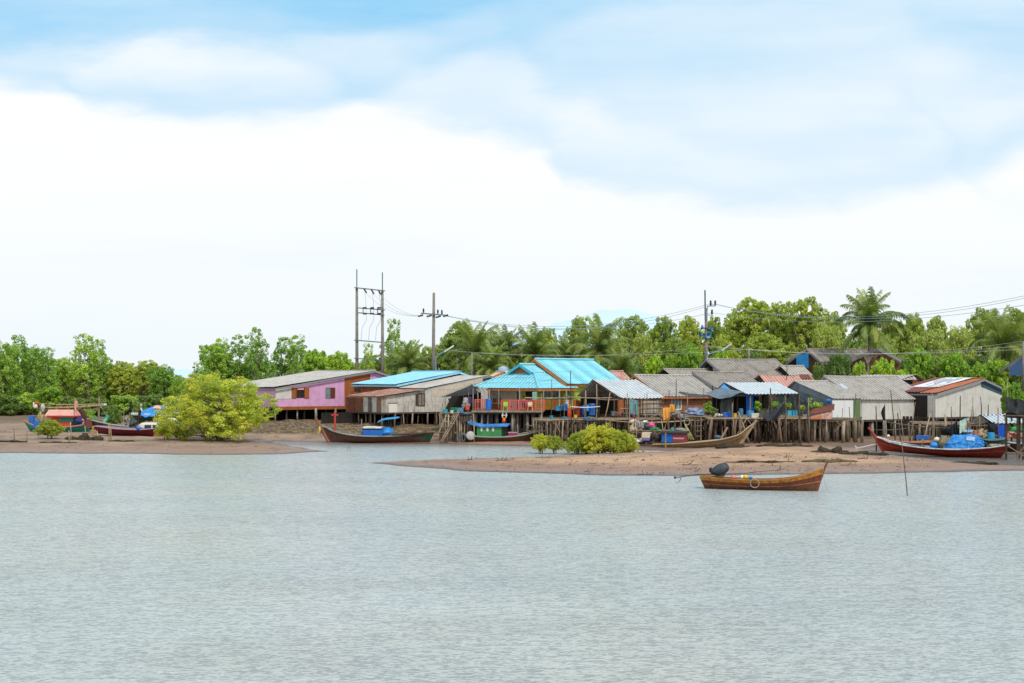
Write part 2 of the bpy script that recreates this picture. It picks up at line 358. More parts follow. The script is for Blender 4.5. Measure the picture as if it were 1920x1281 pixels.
def terrain():
    def span(lst):
        out = []
        for a, b, st in lst: out += list(np.arange(a, b, st))
        return np.array(out)
    xs = span([(-3000, -300, 300), (-300, -80, 10), (-80, -62, 1.5), (-62, 62, 0.45), (62, 80, 1.5), (80, 300, 10), (300, 3001, 300)])
    ys = span([(-200, 80, 20), (80, 86, 1.5), (86, 150, 0.42), (150, 260, 2.5), (260, 400, 10), (400, 3000, 200), (3000, 6001, 1000)])
    X, Y = np.meshgrid(xs, ys); Z = height(X, Y)
    nx, ny = len(xs), len(ys)
    vs = np.stack([X.ravel(), Y.ravel(), Z.ravel()], 1)
    i, j = np.meshgrid(np.arange(nx-1), np.arange(ny-1)); a = (j*nx+i).ravel()
    fs = np.stack([a, a+1, a+nx+1, a+nx], 1)
    me = bpy.data.meshes.new('ground'); me.from_pydata(vs.tolist(), [], fs.tolist()); me.polygons.foreach_set('use_smooth', [True]*len(fs))
    m, nt = newmat('mud_and_sand'); T = NT(nt)
    g = T.n('ShaderNodeNewGeometry'); pos = g.outputs['Position']
    sp = T.n('ShaderNodeSeparateXYZ'); T.put(sp.inputs[0], pos)
    n1 = T.noise(pos, 0.25, 4); n2 = T.noise(pos, 2.2, 5, 0.7); n3 = T.noise(pos, 11, 4, 0.7)
    dry = T.mix(T.ramp(n1, 0.4, 0.65), rgb((192, 156, 124)), rgb((166, 134, 108)))
    left = T.mix(T.ramp(sp.outputs[0], -8, -16), dry, T.mix(T.ramp(n1, 0.4, 0.6), rgb((162, 138, 116)), rgb((138, 116, 98))))
    hz = T.math('ADD', sp.outputs[2], T.math('MULTIPLY', T.math('SUBTRACT', n2, 0.5), 0.16))
    wet = T.mix(T.ramp(hz, 0.35, 0.24), left, rgb((152, 124, 106))); wet = T.mix(T.ramp(hz, 0.10, 0.0), wet, rgb((92, 76, 66)))
    wet = T.mix(T.math('MULTIPLY', T.ramp(T.noise(pos, 0.8, 5, 0.7), 0.52, 0.68), 0.55), wet, rgb((98, 80, 68)))
    rise = T.mix(T.ramp(n2, 0.38, 0.58), rgb((136, 114, 84)), rgb((78, 64, 48)))
    c = T.mix(T.ramp(sp.outputs[2], 0.5, 0.75), wet, rise)
    c = T.mix(T.math('MULTIPLY', T.ramp(n3, 0.55, 0.66), 0.55), c, rgb((92, 74, 62)))
    c = T.mix(T.math('MULTIPLY', T.ramp(n2, 0.6, 0.72), 0.5), c, rgb((108, 86, 70)))
    vo = T.n('ShaderNodeTexVoronoi'); T.put(vo.inputs['Vector'], T.mapr(pos, (2.6, 1.6, 2))); vo.inputs['Scale'].default_value = 1.0
    c = T.mix(T.math('MULTIPLY', T.ramp(vo.outputs['Distance'], 0.16, 0.06), 0.75), c, rgb((78, 64, 54)))
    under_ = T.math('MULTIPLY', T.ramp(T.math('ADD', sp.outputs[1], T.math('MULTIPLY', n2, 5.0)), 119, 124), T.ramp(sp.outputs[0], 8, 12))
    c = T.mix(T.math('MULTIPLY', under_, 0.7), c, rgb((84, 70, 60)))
    # leaf litter and dirt far back
    c = T.mix(T.ramp(sp.outputs[1], 165, 190), c, rgb((116, 96, 80)))
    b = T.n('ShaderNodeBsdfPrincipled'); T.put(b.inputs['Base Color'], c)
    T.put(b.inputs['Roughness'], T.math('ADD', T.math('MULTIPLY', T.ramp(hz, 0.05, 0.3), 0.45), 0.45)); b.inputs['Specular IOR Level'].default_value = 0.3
    bp = T.n('ShaderNodeBump'); bp.inputs['Strength'].default_value = 0.9; bp.inputs['Distance'].default_value = 0.12
    T.put(bp.inputs['Height'], T.math('ADD', n2, T.math('MULTIPLY', n3, 0.5))); T.put(b.inputs['Normal'], bp.outputs[0])
    T.put(T.n('ShaderNodeOutputMaterial').inputs[0], b.outputs[0])
    me.materials.append(m)
    o = bpy.data.objects.new('ground', me); COL.objects.link(o); o['kind'] = 'structure'
terrain()
def water():
    mb = MB(); mb.quad(V3((-4000, -300, 0)), V3((4000, -300, 0)), V3((4000, 6000, 0)), V3((-4000, 6000, 0)))
    m, nt = newmat('silty_water'); T = NT(nt)
    pos = T.n('ShaderNodeNewGeometry').outputs['Position']
    sp = T.n('ShaderNodeSeparateXYZ'); T.put(sp.inputs[0], pos)
    w1 = T.noise(T.mapr(pos, (1.7, 3.0, 1)), 1.0, 4, 0.68, 0.6)
    w2 = T.noise(T.mapr(pos, (6.0, 10.5, 1)), 1.0, 3, 0.6, 0.3)
    w3 = T.noise(T.mapr(pos, (0.10, 0.22, 1)), 1.0, 2)
    hgt = T.math('ADD', T.math('MULTIPLY', w1, 0.46), T.math('MULTIPLY', w2, 0.56))
    calm = T.ramp(w3, 0.25, 0.7)
    bp = T.n('ShaderNodeBump'); bp.inputs['Distance'].default_value = 0.16
    T.put(bp.inputs['Strength'], T.math('ADD', T.math('MULTIPLY', calm, 0.75), 0.35)); T.put(bp.inputs['Height'], hgt)
    silt = T.mix(T.ramp(T.noise(pos, 0.05, 3), 0.35, 0.65), rgb((186, 192, 190)), rgb((194, 195, 188)))
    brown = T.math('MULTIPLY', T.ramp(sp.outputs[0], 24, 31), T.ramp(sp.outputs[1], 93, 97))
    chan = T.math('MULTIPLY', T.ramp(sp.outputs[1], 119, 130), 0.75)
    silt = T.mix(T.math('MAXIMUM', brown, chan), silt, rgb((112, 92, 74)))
    # ripple light and dark put into the colour: low spots darkened for contrast
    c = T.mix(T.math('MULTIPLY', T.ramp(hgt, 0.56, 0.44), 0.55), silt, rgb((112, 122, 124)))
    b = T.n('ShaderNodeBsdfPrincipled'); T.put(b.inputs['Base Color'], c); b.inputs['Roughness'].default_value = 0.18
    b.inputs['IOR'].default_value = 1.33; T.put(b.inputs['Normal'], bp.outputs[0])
    T.put(T.n('ShaderNodeOutputMaterial').inputs[0], b.outputs[0])
    o = mb.build('water', m); o['kind'] = 'structure'
water()
def hills():
    mb = MB()
    pts = [(-1500, 697), (-400, 694), (0, 690), (200, 692), (330, 692), (420, 696), (560, 690), (700, 688), (800, 668), (860, 640), (920, 628), (1000, 622), (1040, 606), (1075, 598), (1105, 588),
           (1130, 580), (1150, 582), (1175, 579), (1200, 583), (1230, 594), (1260, 612), (1300, 628), (1380, 645), (1500, 668), (1700, 684), (2300, 690), (3400, 694)]
    D = 4200.0; N = 290; xs = np.linspace(-1500, 3400, N)
    yy = np.interp(xs, [p[0] for p in pts], [p[1] for p in pts])
    top = [P(x, y+1.2*sin(x*0.21)+0.9*sin(x*0.57), D) for x, y in zip(xs, yy)]
    v = []
    for p in top: v += [V3((p.x*0.93, D*0.93, -3)), V3((p.x*0.975, D*0.975, p.z*0.5)), p, V3((p.x*1.2, D*1.2, -3))]
    mb.add(v, [(i*4+k, (i+1)*4+k, (i+1)*4+k+1, i*4+k+1) for i in range(N-1) for k in range(3)])
    m, nt = newmat('hazy_hills'); T = NT(nt)
    b = T.n('ShaderNodeBsdfPrincipled'); b.inputs['Roughness'].default_value = 1.0; b.inputs['Specular IOR Level'].default_value = 0
    ob = T.n('ShaderNodeTexCoord').outputs['Object']
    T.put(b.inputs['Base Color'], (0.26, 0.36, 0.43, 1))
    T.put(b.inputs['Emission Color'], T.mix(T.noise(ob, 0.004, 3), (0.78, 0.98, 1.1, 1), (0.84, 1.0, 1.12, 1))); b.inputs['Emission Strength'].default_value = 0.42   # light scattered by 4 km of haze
    T.put(T.n('ShaderNodeOutputMaterial').inputs[0], b.outputs[0])
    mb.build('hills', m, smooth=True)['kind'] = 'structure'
hills()

# ------------------------------------------------------------------ vegetation
def leafmesh(name, clusters, per, size, seed, mat, flat=0.8, shell=0.55, aspect=0.55):
    """many leaf faces over the outside of the given clumps (x, y, z, r)"""
    rg = np.random.default_rng(seed)
    cl = np.array(clusters); n = len(cl)*per
    idx = np.repeat(np.arange(len(cl)), per)
    d = rg.normal(size=(n, 3)); d /= np.linalg.norm(d, axis=1)[:, None]
    rad = cl[idx, 3]*(shell+(1.08-shell)*rg.random(n)**0.6)
    pos = cl[idx, :3]+d*rad[:, None]*np.array([1, 1, flat])
    nr = d*0.7+np.array([0, 0, 0.45])+rg.normal(size=(n, 3))*0.55; nr /= np.linalg.norm(nr, axis=1)[:, None]
    t = np.cross(nr, rg.normal(size=(n, 3))); t /= np.linalg.norm(t, axis=1)[:, None]
    b = np.cross(nr, t)
    s_ = size*(0.6+0.8*rg.random(n))[:, None]
    q = np.stack([pos-t*s_, pos-b*s_*aspect, pos+t*s_, pos+b*s_*aspect], 1).reshape(-1, 3)
    me = bpy.data.meshes.new(name)
    me.vertices.add(4*n); me.vertices.foreach_set('co', q.ravel())
    me.loops.add(4*n); me.loops.foreach_set('vertex_index', np.arange(4*n))
    me.polygons.add(n); me.polygons.foreach_set('loop_start', np.arange(n)*4); me.polygons.foreach_set('loop_total', np.full(n, 4))
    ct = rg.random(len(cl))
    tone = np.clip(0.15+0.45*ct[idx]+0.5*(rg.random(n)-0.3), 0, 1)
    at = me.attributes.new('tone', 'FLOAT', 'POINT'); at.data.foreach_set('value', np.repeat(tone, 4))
    me.update(); me.validate(); me.materials.append(mat)
    return me
def make_tree(name, label, cat, group, kind, H_, W_, base, nclu, rc, per, leaf, seed, lm, bark, prof, stems=1, limbs=14, tr=0.16, flat=0.8, lowlimb=0.35):
    rg = random.Random(seed); cl = []
    heads = prof(W_, H_, base, rg)
    vol = [h[3]*h[3]*h[4] for h in heads]
    for hd_, v_ in zip(heads, vol):
        k = max(3, round(nclu*v_/sum(vol)))
        for i in range(k):
            zz = 1-2*(i+0.5)/k; a = i*2.399+rg.uniform(-.5, .5); s_ = sqrt(1-zz*zz); q = rg.uniform(0.5, 1.0)**0.6
            rr = rc*rg.uniform(0.6, 1.35)
            cl.append((hd_[0]+s_*cos(a)*hd_[3]*q, hd_[1]+s_*sin(a)*hd_[3]*q, hd_[2]+zz*hd_[4]*q, rr))
    root = thing(name, label, cat, (0, 0, -500), group=group)
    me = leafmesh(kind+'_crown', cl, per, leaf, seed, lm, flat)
    c = bpy.data.objects.new('crown', me); COL.objects.link(c); c.parent = root
    mb = MB()
    for s_ in range(stems):
        a0 = s_*2.1+rg.random(); off = V3((cos(a0), sin(a0), 0))*(0.25 if stems > 1 else 0)
        lean = V3((rg.uniform(-.3, .3), rg.uniform(-.3, .3), 0))*(H_*0.08)+off*H_*0.12
        top = V3((0, 0, H_*0.78))+lean
        pts = [off*0.6+V3((0, 0, -0.3)), off+V3((0, 0, H_*0.15))+lean*0.15, off+V3((0, 0, H_*0.4))+lean*0.5, top]
        mb.tube(pts, [tr*1.5, tr, tr*0.7, tr*0.2], 7)
        order = sorted(cl, key=lambda q: rg.random())[:limbs//stems]
        for (x, y, z, r_) in order:
            h0 = min(z*0.72, H_*0.6)*rg.uniform(lowlimb, 0.9)
            p0 = V3((0, 0, h0))+lean*(h0/H_)+off*0.8; p2 = V3((x, y, z)); p1 = p0*0.45+p2*0.55-V3((0, 0, 0.12*(p2-p0).length))
            mb.tube([p0, p1, p2], [tr*0.5, tr*0.3, tr*0.1], 5)
    mb.build('trunk', bark, root, local=True, smooth=True)
    root['_h'] = H_; root['_w'] = W_
    return root
def ell(W, H_, b, rg):      # a broad crown of several rounded heads
    out = [(0, 0, b+(H_-b)*0.42, W*0.36, (H_-b)*0.40)]
    for i in range(4):
        a = i*1.57+rg.uniform(-.5, .5); t = rg.uniform(0.60, 0.84); out.append((cos(a)*W*0.24, sin(a)*W*0.24, b+(H_-b)*t, W*rg.uniform(.17, .25), (H_-b)*rg.uniform(.14, .2)))
    out.append((rg.uniform(-.1, .1)*W, 0, b+(H_-b)*0.82, W*0.25, (H_-b)*0.17)); return out
def tall(W, H_, b, rg):     # slender: a stack of heads, one or two side heads
    hh = H_-b; out = [(rg.uniform(-.06, .06)*W, 0, b+hh*.30, W*.34, hh*.28), (rg.uniform(-.08, .08)*W, 0, b+hh*.62, W*.30, hh*.22), (rg.uniform(-.1, .1)*W, 0, b+hh*.84, W*.22, hh*.16)]
    for i in range(3):
        a = i*2.1+rg.random(); out.append((cos(a)*W*.3, sin(a)*W*.3, b+hh*rg.uniform(.35, .7), W*.2, hh*.13))
    return out
def dome(W, H_, b, rg):     # low wide cushion
    hh = H_-b; out = [(0, 0, b+hh*.45, W*.34, hh*.46)]
    for i in range(7):
        a = i*.9+rg.uniform(-.3, .3); r = W*rg.uniform(.26, .36); out.append((cos(a)*r, sin(a)*r, b+hh*(rg.uniform(.2, .3) if i % 2 else rg.uniform(.35, .5)), W*rg.uniform(.14, .2), hh*rg.uniform(.2, .28)))
    for i in range(4):
        a = i*1.57+.4; r = W*.17; out.append((cos(a)*r, sin(a)*r, b+hh*rg.uniform(.68, .8), W*.16, hh*.18))
    return out
LM_dense = leafmat('mangrove_leaf', rgb((96, 128, 38)), rgb((186, 202, 78)), rgb((132, 156, 48)))
LM_left = leafmat('young_mangrove_leaf', rgb((92, 140, 44)), rgb((178, 212, 84)), rgb((112, 160, 50)))
LM_yel = leafmat('yellow_mangrove_leaf', rgb((124, 154, 42)), rgb((198, 210, 68)), rgb((210, 200, 62)), 0.42)
LM_shr = leafmat('lime_shrub_leaf', rgb((124, 142, 28)), rgb((196, 204, 56)), rgb((160, 176, 38)), 0.42)
LM_man = leafmat('bright_tree_leaf', rgb((66, 122, 24)), rgb((172, 214, 52)), rgb((92, 146, 30)))
LM_gry = leafmat('greyish_leaf', rgb((126, 148, 60)), rgb((192, 204, 104)), rgb((158, 174, 74)))
LM_drk = leafmat('dark_tree_leaf', rgb((58, 96, 32)), rgb((120, 152, 58)), rgb((74, 112, 38)))
LM_palm = leafmat('palm_leaflet', rgb((62, 98, 34)), rgb((146, 164, 74)), None, 0.32)
protos = {}
def proto(key, *a, **k): protos.setdefault(key, []).append(make_tree(*a, **k))
for i in range(3):
    proto('airy', 'slender_tree', '', 'tree', None, 'slender', 11, 5.2, 1.6, 150, 0.38, 50, 0.125, 11+i, LM_left, TRUNKP, tall, limbs=34, tr=0.13)
for i in range(3):
    proto('left', 'mangrove_tree', '', 'tree', None, 'leafy', 9.5, 7.5, 0.5, 240, 0.46, 70, 0.135, 21+i, LM_left, TRUNKP, ell, limbs=26)
for i in range(3):
    proto('dense', 'mangrove_tree', '', 'tree', None, 'dense', 11, 8.5, 1.6, 260, 0.50, 85, 0.14, 31+i, LM_dense, TRUNKP, ell, limbs=60, flat=0.55)
for i in range(3):
    proto('mango', 'leafy_tree', '', 'tree', None, 'bright', 6, 5, 0.6, 150, 0.36, 80, 0.14, 41+i, LM_man, TRUNK, ell, limbs=14)
proto('grey', 'feathery_tree', '', 'tree', None, 'feathery', 8, 8, 0.6, 160, 0.62, 110, 0.14, 51, LM_gry, TRUNKP, dome, limbs=24)
proto('grey', 'feathery_tree', '', 'tree', None, 'feathery', 8, 8, 0.6, 160, 0.60, 110, 0.14, 52, LM_gry, TRUNKP, ell, limbs=24)
proto('dark', 'dark_tree', '', 'tree', None, 'dark', 6, 7, 0.5, 120, 0.6, 120, 0.15, 55, LM_drk, TRUNK, dome, limbs=12)
proto('bush', 'mangrove_tree', '', 'tree', None, 'yellow', 6.6, 10.4, 0.2, 470, 0.42, 110, 0.08, 61, LM_yel, TRUNKP, dome, stems=4, limbs=60, tr=0.16, flat=0.6, lowlimb=0.08)
for i in range(2):
    proto('shrub', 'mangrove_shrub', '', 'shrub', None, 'shrub', 2.7, 3.2, 0.45, 120, 0.24, 90, 0.06, 65+i, LM_shr, TRUNK, dome, stems=3, limbs=18, tr=0.05, lowlimb=0.1)
for i in range(2):
    proto('shrublow', 'mangrove_shrub', '', 'shrub', None, 'lowshrub', 2.7, 3.4, 0.05, 160, 0.25, 95, 0.06, 68+i, LM_shr, TRUNK, dome, stems=4, limbs=22, tr=0.045, lowlimb=0.1)
for i in range(2):
    proto('low', 'undergrowth_shrub', '', 'shrub', None, 'undergrowth', 3.2, 5, 0.1, 70, 0.45, 90, 0.14, 75+i, (LM_drk, LM_left)[i], TRUNK, dome, limbs=8, tr=0.08)
def place(key, px, pytop, wpx, Y, label, pybase=None, name=None, group=None, k=None):
    pr = protos[key][(k if k is not None else int(px*7)) % len(protos[key])]
    x = xat(px, Y); g = gz(x, Y) if pybase is None else zat(pybase, Y)
    h = zat(pytop, Y)-g; w = wpx*Y/F
    o = copytree(pr); o.name = name or pr.name.split('.')[0]
    o.location = (x, Y, g-0.05); o.scale = (w/pr['_w'], w/pr['_w'], h/pr['_h']); o.rotation_euler = (0, 0, (px*1.7) % 6.28)
    o['label'] = label
    if group: o['group'] = group
    for q in ('_h', '_w'):
        if q in o: del o[q]
    return o
TREES = [
 # far left wood
 ('left', 8, 640, 92, 196, 'leafy green mangrove tree at the left edge of the photo'),
 ('airy', 34, 624, 69, 200, 'tall pointed green tree, second from the left edge behind the mudflat'),
 ('left', 62, 648, 69, 204, 'green tree filling the gap between the two pointed trees at far left'),
 ('airy', 88, 648, 57, 198, 'narrow green tree standing above the teal boat'),
 ('left', 120, 668, 80, 206, 'mid green tree behind the bamboo outriggers of the teal boat'),
 ('airy', 160, 622, 85, 202, 'tallest see-through tree of the far left wood'),
 ('airy', 186, 632, 57, 205, 'thin crowned tree just right of the tallest in the far left wood'),
 ('dense', 200, 680, 70, 210, 'olive green tree right behind the mast of the brown boat'),
 ('dense', 228, 674, 70, 206, 'flat topped green tree above the black flags'),
 ('dense', 268, 673, 74, 204, 'round topped green tree above the boat with a blue sheet'),
 ('left', 308, 684, 75, 200, 'last full tree on the right end of the far left wood'),
 ('left', 334, 706, 39, 198, 'low dark tree closing the far left wood beside the pale gap'),
 ('mango', 92, 724, 60, 188, 'small bright yellow green tree behind the red roofed boat'),
 # middle-left wood behind the pink house
 ('airy', 374, 676, 61, 196, 'short tree at the left end of the wood behind the yellow mangrove'),
 ('left', 408, 640, 89, 200, 'broad green tree rising over the yellow mangrove'),
 ('airy', 416, 630, 70, 205, 'ragged topped tree over the left half of the yellow mangrove'),
 ('airy', 452, 624, 75, 200, 'two headed green tree left of the tallest slim one'),
 ('airy', 486, 609, 64, 196, 'tallest slim tree over the right half of the yellow mangrove'),
 ('airy', 528, 628, 70, 200, 'left half of the paired trees above the pink house roof'),
 ('airy', 560, 624, 75, 198, 'rounded tall tree above the grey roof of the pink house'),
 ('left', 470, 678, 125, 205, 'low green tree behind the yellow mangrove crown'),
 ('mango', 596, 655, 70, 190, 'bright low tree right of the tall rounded one above the pink house'),
 ('mango', 640, 658, 64, 188, 'bright low tree just left of the twin pole frame'),
 ('left', 625, 672, 90, 196, 'dull green tree behind the bright low trees over the pink house'),
 ('airy', 690, 640, 40, 192, 'thin tree seen between the legs of the twin pole frame'),
 ('dense', 700, 662, 80, 200, 'olive tree low behind the twin pole frame'),
 ('airy', 738, 593, 54, 190, 'tall tree just right of the twin pole frame'),
 ('airy', 772, 634, 50, 194, 'airy tree between the twin pole frame and the single concrete pole'),
 ('dense', 745, 655, 70, 198, 'yellowish tree below the tall one right of the twin poles'),
 ('dense', 800, 648, 60, 200, 'tree directly behind the single concrete pole'),
 ('dense', 855, 598, 84, 190, 'tall bushy tree right of the single concrete pole'),
 ('dense', 830, 640, 60, 196, 'tree between the street lamp and the tall bushy tree'),
 # behind the turquoise roofs
 ('dense', 915, 640, 80, 205, 'green tree between the first and second palms of the row'),
 ('dense', 975, 650, 80, 205, 'green tree behind the second and third palms of the row'),
 ('dense', 1022, 612, 50, 210, 'open crowned tree right of the third palm'),
 ('dense', 1045, 640, 80, 204, 'broad low tree above the turquoise ridge'),
 ('dense', 1085, 591, 60, 212, 'open topped tree in front of the pale mountain, left of the tall palm'),
 ('grey', 1150, 625, 80, 206, 'green tree right of the tall middle palm'),
 ('dense', 1180, 588, 84, 208, 'round topped tree below the right shoulder of the mountain'),
 ('grey', 1215, 625, 90, 190, 'pale stemmed tree above the brown roof of the orange house'),
 ('dense', 1240, 590, 74, 210, 'dark domed tree in the middle of the wood behind the village'),
 ('dense', 1296, 588, 80, 206, 'domed tree just left of the loudspeaker pole'),
 ('dense', 1345, 590, 60, 208, 'tree immediately right of the loudspeaker pole'),
 ('dense', 1398, 552, 124, 196, 'largest round mangrove, right of the loudspeaker pole'),
 ('dense', 1460, 565, 90, 204, 'tree joining the two largest round mangroves'),
 ('dense', 1515, 552, 110, 198, 'second largest round mangrove, left of the tall palm'),
 ('dense', 1560, 580, 70, 208, 'open tree reaching the left fronds of the tall palm'),
 ('grey', 1550, 600, 90, 180, 'pale feathery tree left below the tall palm'),
 ('grey', 1650, 618, 90, 186, 'pale feathery tree behind the trunk of the tall palm'),
 ('dense', 1668, 590, 60, 208, 'small tree behind the right fronds of the tall palm'),
 ('dense', 1705, 584, 74, 204, 'green tree right of the tall palm'),
 ('dense', 1752, 588, 70, 208, 'two headed tree midway between the tall palm and the right edge'),
 ('grey', 1740, 612, 110, 190, 'wide soft green tree above the white painted roof'),
 ('grey', 1800, 604, 80, 196, 'grey green tree under the power lines at right'),
 ('dense', 1842, 572, 80, 202, 'dark crowned tree left of the palm near the right edge'),
 ('dense', 1905, 572, 80, 204, 'green tree behind the palm near the right edge'),
 ('dense', 1935, 590, 80, 196, 'tree cut by the right edge of the photo'),
 ('dense', 1440, 620, 130, 182, 'low dark green tree beneath the largest mangroves'),
 ('dense', 1360, 625, 70, 180, 'low olive tree right below the loudspeakers'),
 ('dense', 1265, 632, 90, 182, 'low olive tree left below the loudspeakers'),
 # near, just behind the roofs
 ('mango', 1226, 664, 52, 160, 'bright green tree between the turquoise roof and the grey roofs'),
 ('mango', 1262, 662, 40, 164, 'smaller bright tree between the two bright trees near the loudspeaker pole'),
 ('mango', 1298, 642, 56, 162, 'bright green tree at the foot of the loudspeaker pole'),
 ('mango', 1352, 652, 44, 166, 'bright tree top behind the highest grey roof'),
 ('dark', 1410, 648, 60, 170, 'greyish shrub tree over the highest grey roof'),
 ('dark', 1572, 650, 66, 152, 'dark glossy tree in front of the blue walled house'),
 ('dark', 1538, 672, 50, 153, 'lower dark tree left of the glossy one by the blue walled house'),
 ('mango', 1612, 676, 40, 153, 'bright tree under the brown gable of the back house'),
 ('mango', 1655, 670, 56, 156, 'bright tree right of the leafless branches'),
 ('mango', 1720, 650, 62, 156, 'tall bright tree above the white painted roof'),
 ('mango', 1788, 660, 70, 158, 'broad bright tree right above the rust coloured roof'),
 ('mango', 1832, 678, 50, 154, 'yellow green tree over the peak of the rust coloured roof'),
 ('mango', 1868, 672, 60, 160, 'bright tree left of the blue gable at the right edge'),
 ('mango', 1900, 715, 54, 136, 'yellow green bush beside the jetty at the right edge'),
 ('mango', 1690, 690, 50, 154, 'low bright tree behind the brown gable and red sheets'),
]
for t in TREES: place(*t)
g_low = 'low shrubs along the foot of the woods'
for i, (px, top, w, Y) in enumerate([(10, 740, 90, 192), (55, 735, 80, 194), (130, 742, 90, 192), (180, 745, 90, 190), (235, 740, 90, 192), (290, 738, 90, 190), (330, 742, 60, 186), (380, 715, 80, 180),
     (430, 710, 90, 184), (500, 700, 90, 182), (560, 690, 90, 182), (620, 690, 90, 178), (690, 690, 90, 176), (750, 692, 90, 174), (810, 690, 90, 178), (870, 690, 90, 178), (930, 690, 90, 178),
     (990, 668, 90, 180), (1060, 664, 100, 182), (1130, 664, 100, 180), (1190, 670, 90, 178), (1250, 668, 90, 178), (1330, 664, 90, 182), (1420, 660, 100, 184), (1480, 664, 90, 178), (1690, 660, 90, 176),
     (1760, 660, 100, 178), (1830, 664, 100, 178), (1900, 668, 90, 176), (1940, 700, 80, 168)]):
    place('low', px, top, w, Y, 'low green undergrowth shrub along the foot of the woods', group=g_low)
place('low', 212, 758, 34, 165, 'fresh green sapling behind the bow of the brown boat', name='sapling', k=0)
place('low', 168, 766, 28, 166, 'fresh green sapling under the bamboo outriggers', name='sapling', k=1)
place('low', 262, 752, 36, 168, 'fresh green sapling behind the black and white flags', name='sapling', k=0)
def far_wood():
    rg = random.Random(5); cl = []
    for i in range(640):
        px = rg.uniform(-420, 2420); Y = rg.uniform(212, 236)
        if 338 < px < 362: continue
        lim = np.interp(px, [0, 330, 345, 360, 380, 600, 700, 800, 900, 1000, 1200, 1400, 1900], [690, 705, 745, 745, 705, 690, 680, 672, 660, 655, 640, 620, 630])
        py = rg.uniform(lim+8, 768); cl.append((xat(px, Y), Y, zat(py, Y), rg.uniform(1.5, 2.4)))
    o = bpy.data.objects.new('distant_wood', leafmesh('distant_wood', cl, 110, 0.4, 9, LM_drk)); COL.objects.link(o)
    settag(o, 'dark mass of forest closing the view behind the nearer trees', 'wood', kind='stuff')
far_wood()
# foreground mangroves
place('bush', 414, 695, 240, 129.5, 'big rounded yellow green mangrove on the left mudbank', 826)
place('shrub', 94, 784, 64, 131, 'small umbrella shaped mangrove standing alone on the left mudflat', 822, name='mangrove_shrub')
place('shrub', 312, 782, 50, 131, 'yellow green mangrove shrub at the left foot of the big mangrove', 824)
place('shrub', 340, 788, 50, 130.4, 'low shrub tucked under the left branches of the big mangrove', 826)
for i, (px, top, w, Y, pb, lb) in enumerate([(1014, 810, 46, 113.5, 849, 'leftmost shrub on the sandbar, with a bare stem'), (1040, 814, 38, 113, 849, 'second shrub from the left on the sandbar'), (1082, 808, 56, 112.6, 848, 'third shrub from the left on the sandbar'),
    (1102, 801, 64, 113.4, 848, 'broad shrub behind the third one from the left on the sandbar'), (1124, 793, 80, 112, 849, 'tallest and broadest shrub on the sandbar'), (1148, 801, 68, 113, 848, 'round shrub touching the right side of the tallest one'),
    (1160, 804, 62, 111.6, 849, 'low full shrub in front of the right end of the shrub row'), (1178, 810, 44, 112.6, 849, 'rightmost shrub on the sandbar beside the wooden boat')]):
    place('shrub' if i < 2 else 'shrublow', px, top, w, Y, lb, pb, k=i)
# palms
def frond_mesh(L, elev, droop, seed, k=1.0):
    rg = random.Random(seed); mb = MB(); n = 16; pts = []; p = V3((0, 0, 0)); a = elev
    for i in range(n+1):
        pts.append(p.copy()); p = p+V3((cos(a), 0, sin(a)))*(L/n); a -= droop*(0.35+1.5*(i/n))/n
    mb.tube(pts, [0.05*(1-0.8*i/n) for i in range(n+1)], 4)
    m = 44
    for i in range(2, m):
        t = i/m; q = t*n; j = min(int(q), n-1); pp = pts[j].lerp(pts[j+1], q-j); d = (pts[j+1]-pts[j]).normalized()
        ll = L*0.235*k*sin(pi*(0.1+0.86*t))**0.7*rg.uniform(0.85, 1.1)
        for sgn in (-1, 1):
            side = (d*0.55+V3((0, sgn, 0))*0.75+V3((0, 0, -0.25-rg.random()*0.35))).normalized()
            e = pp+side*ll*0.55; tip = pp+side*ll*0.85+V3((0, 0, -ll*0.42)); wv = d*0.045
            mb.add([pp-wv, pp+wv, e+wv*0.9, tip, e-wv*0.9], [(0, 1, 2, 3, 4)])
    me_o = mb.build('frond', LM_palm)
    me = me_o.data
    off = me_o.location.copy(); bpy.data.objects.remove(me_o)
    me.transform(Matrix.Translation(off))
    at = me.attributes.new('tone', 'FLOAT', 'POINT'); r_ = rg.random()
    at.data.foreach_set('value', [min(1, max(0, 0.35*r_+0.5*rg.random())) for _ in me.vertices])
    return me
FR = [frond_mesh(4.6, radians(e), radians(d), i, 1.0) for i, (e, d) in enumerate([(86, 40), (78, 62), (68, 88), (52, 105), (32, 100), (10, 85), (-25, 60)])]
PTR = surf('palm_trunk_bark', rgb((140, 130, 114)), rgb((110, 100, 86)), rnd=0.1, nsc=4)
HUSK = surf('coconut_husk', rgb((150, 108, 50)), rgb((110, 80, 40)), rnd=0.2)
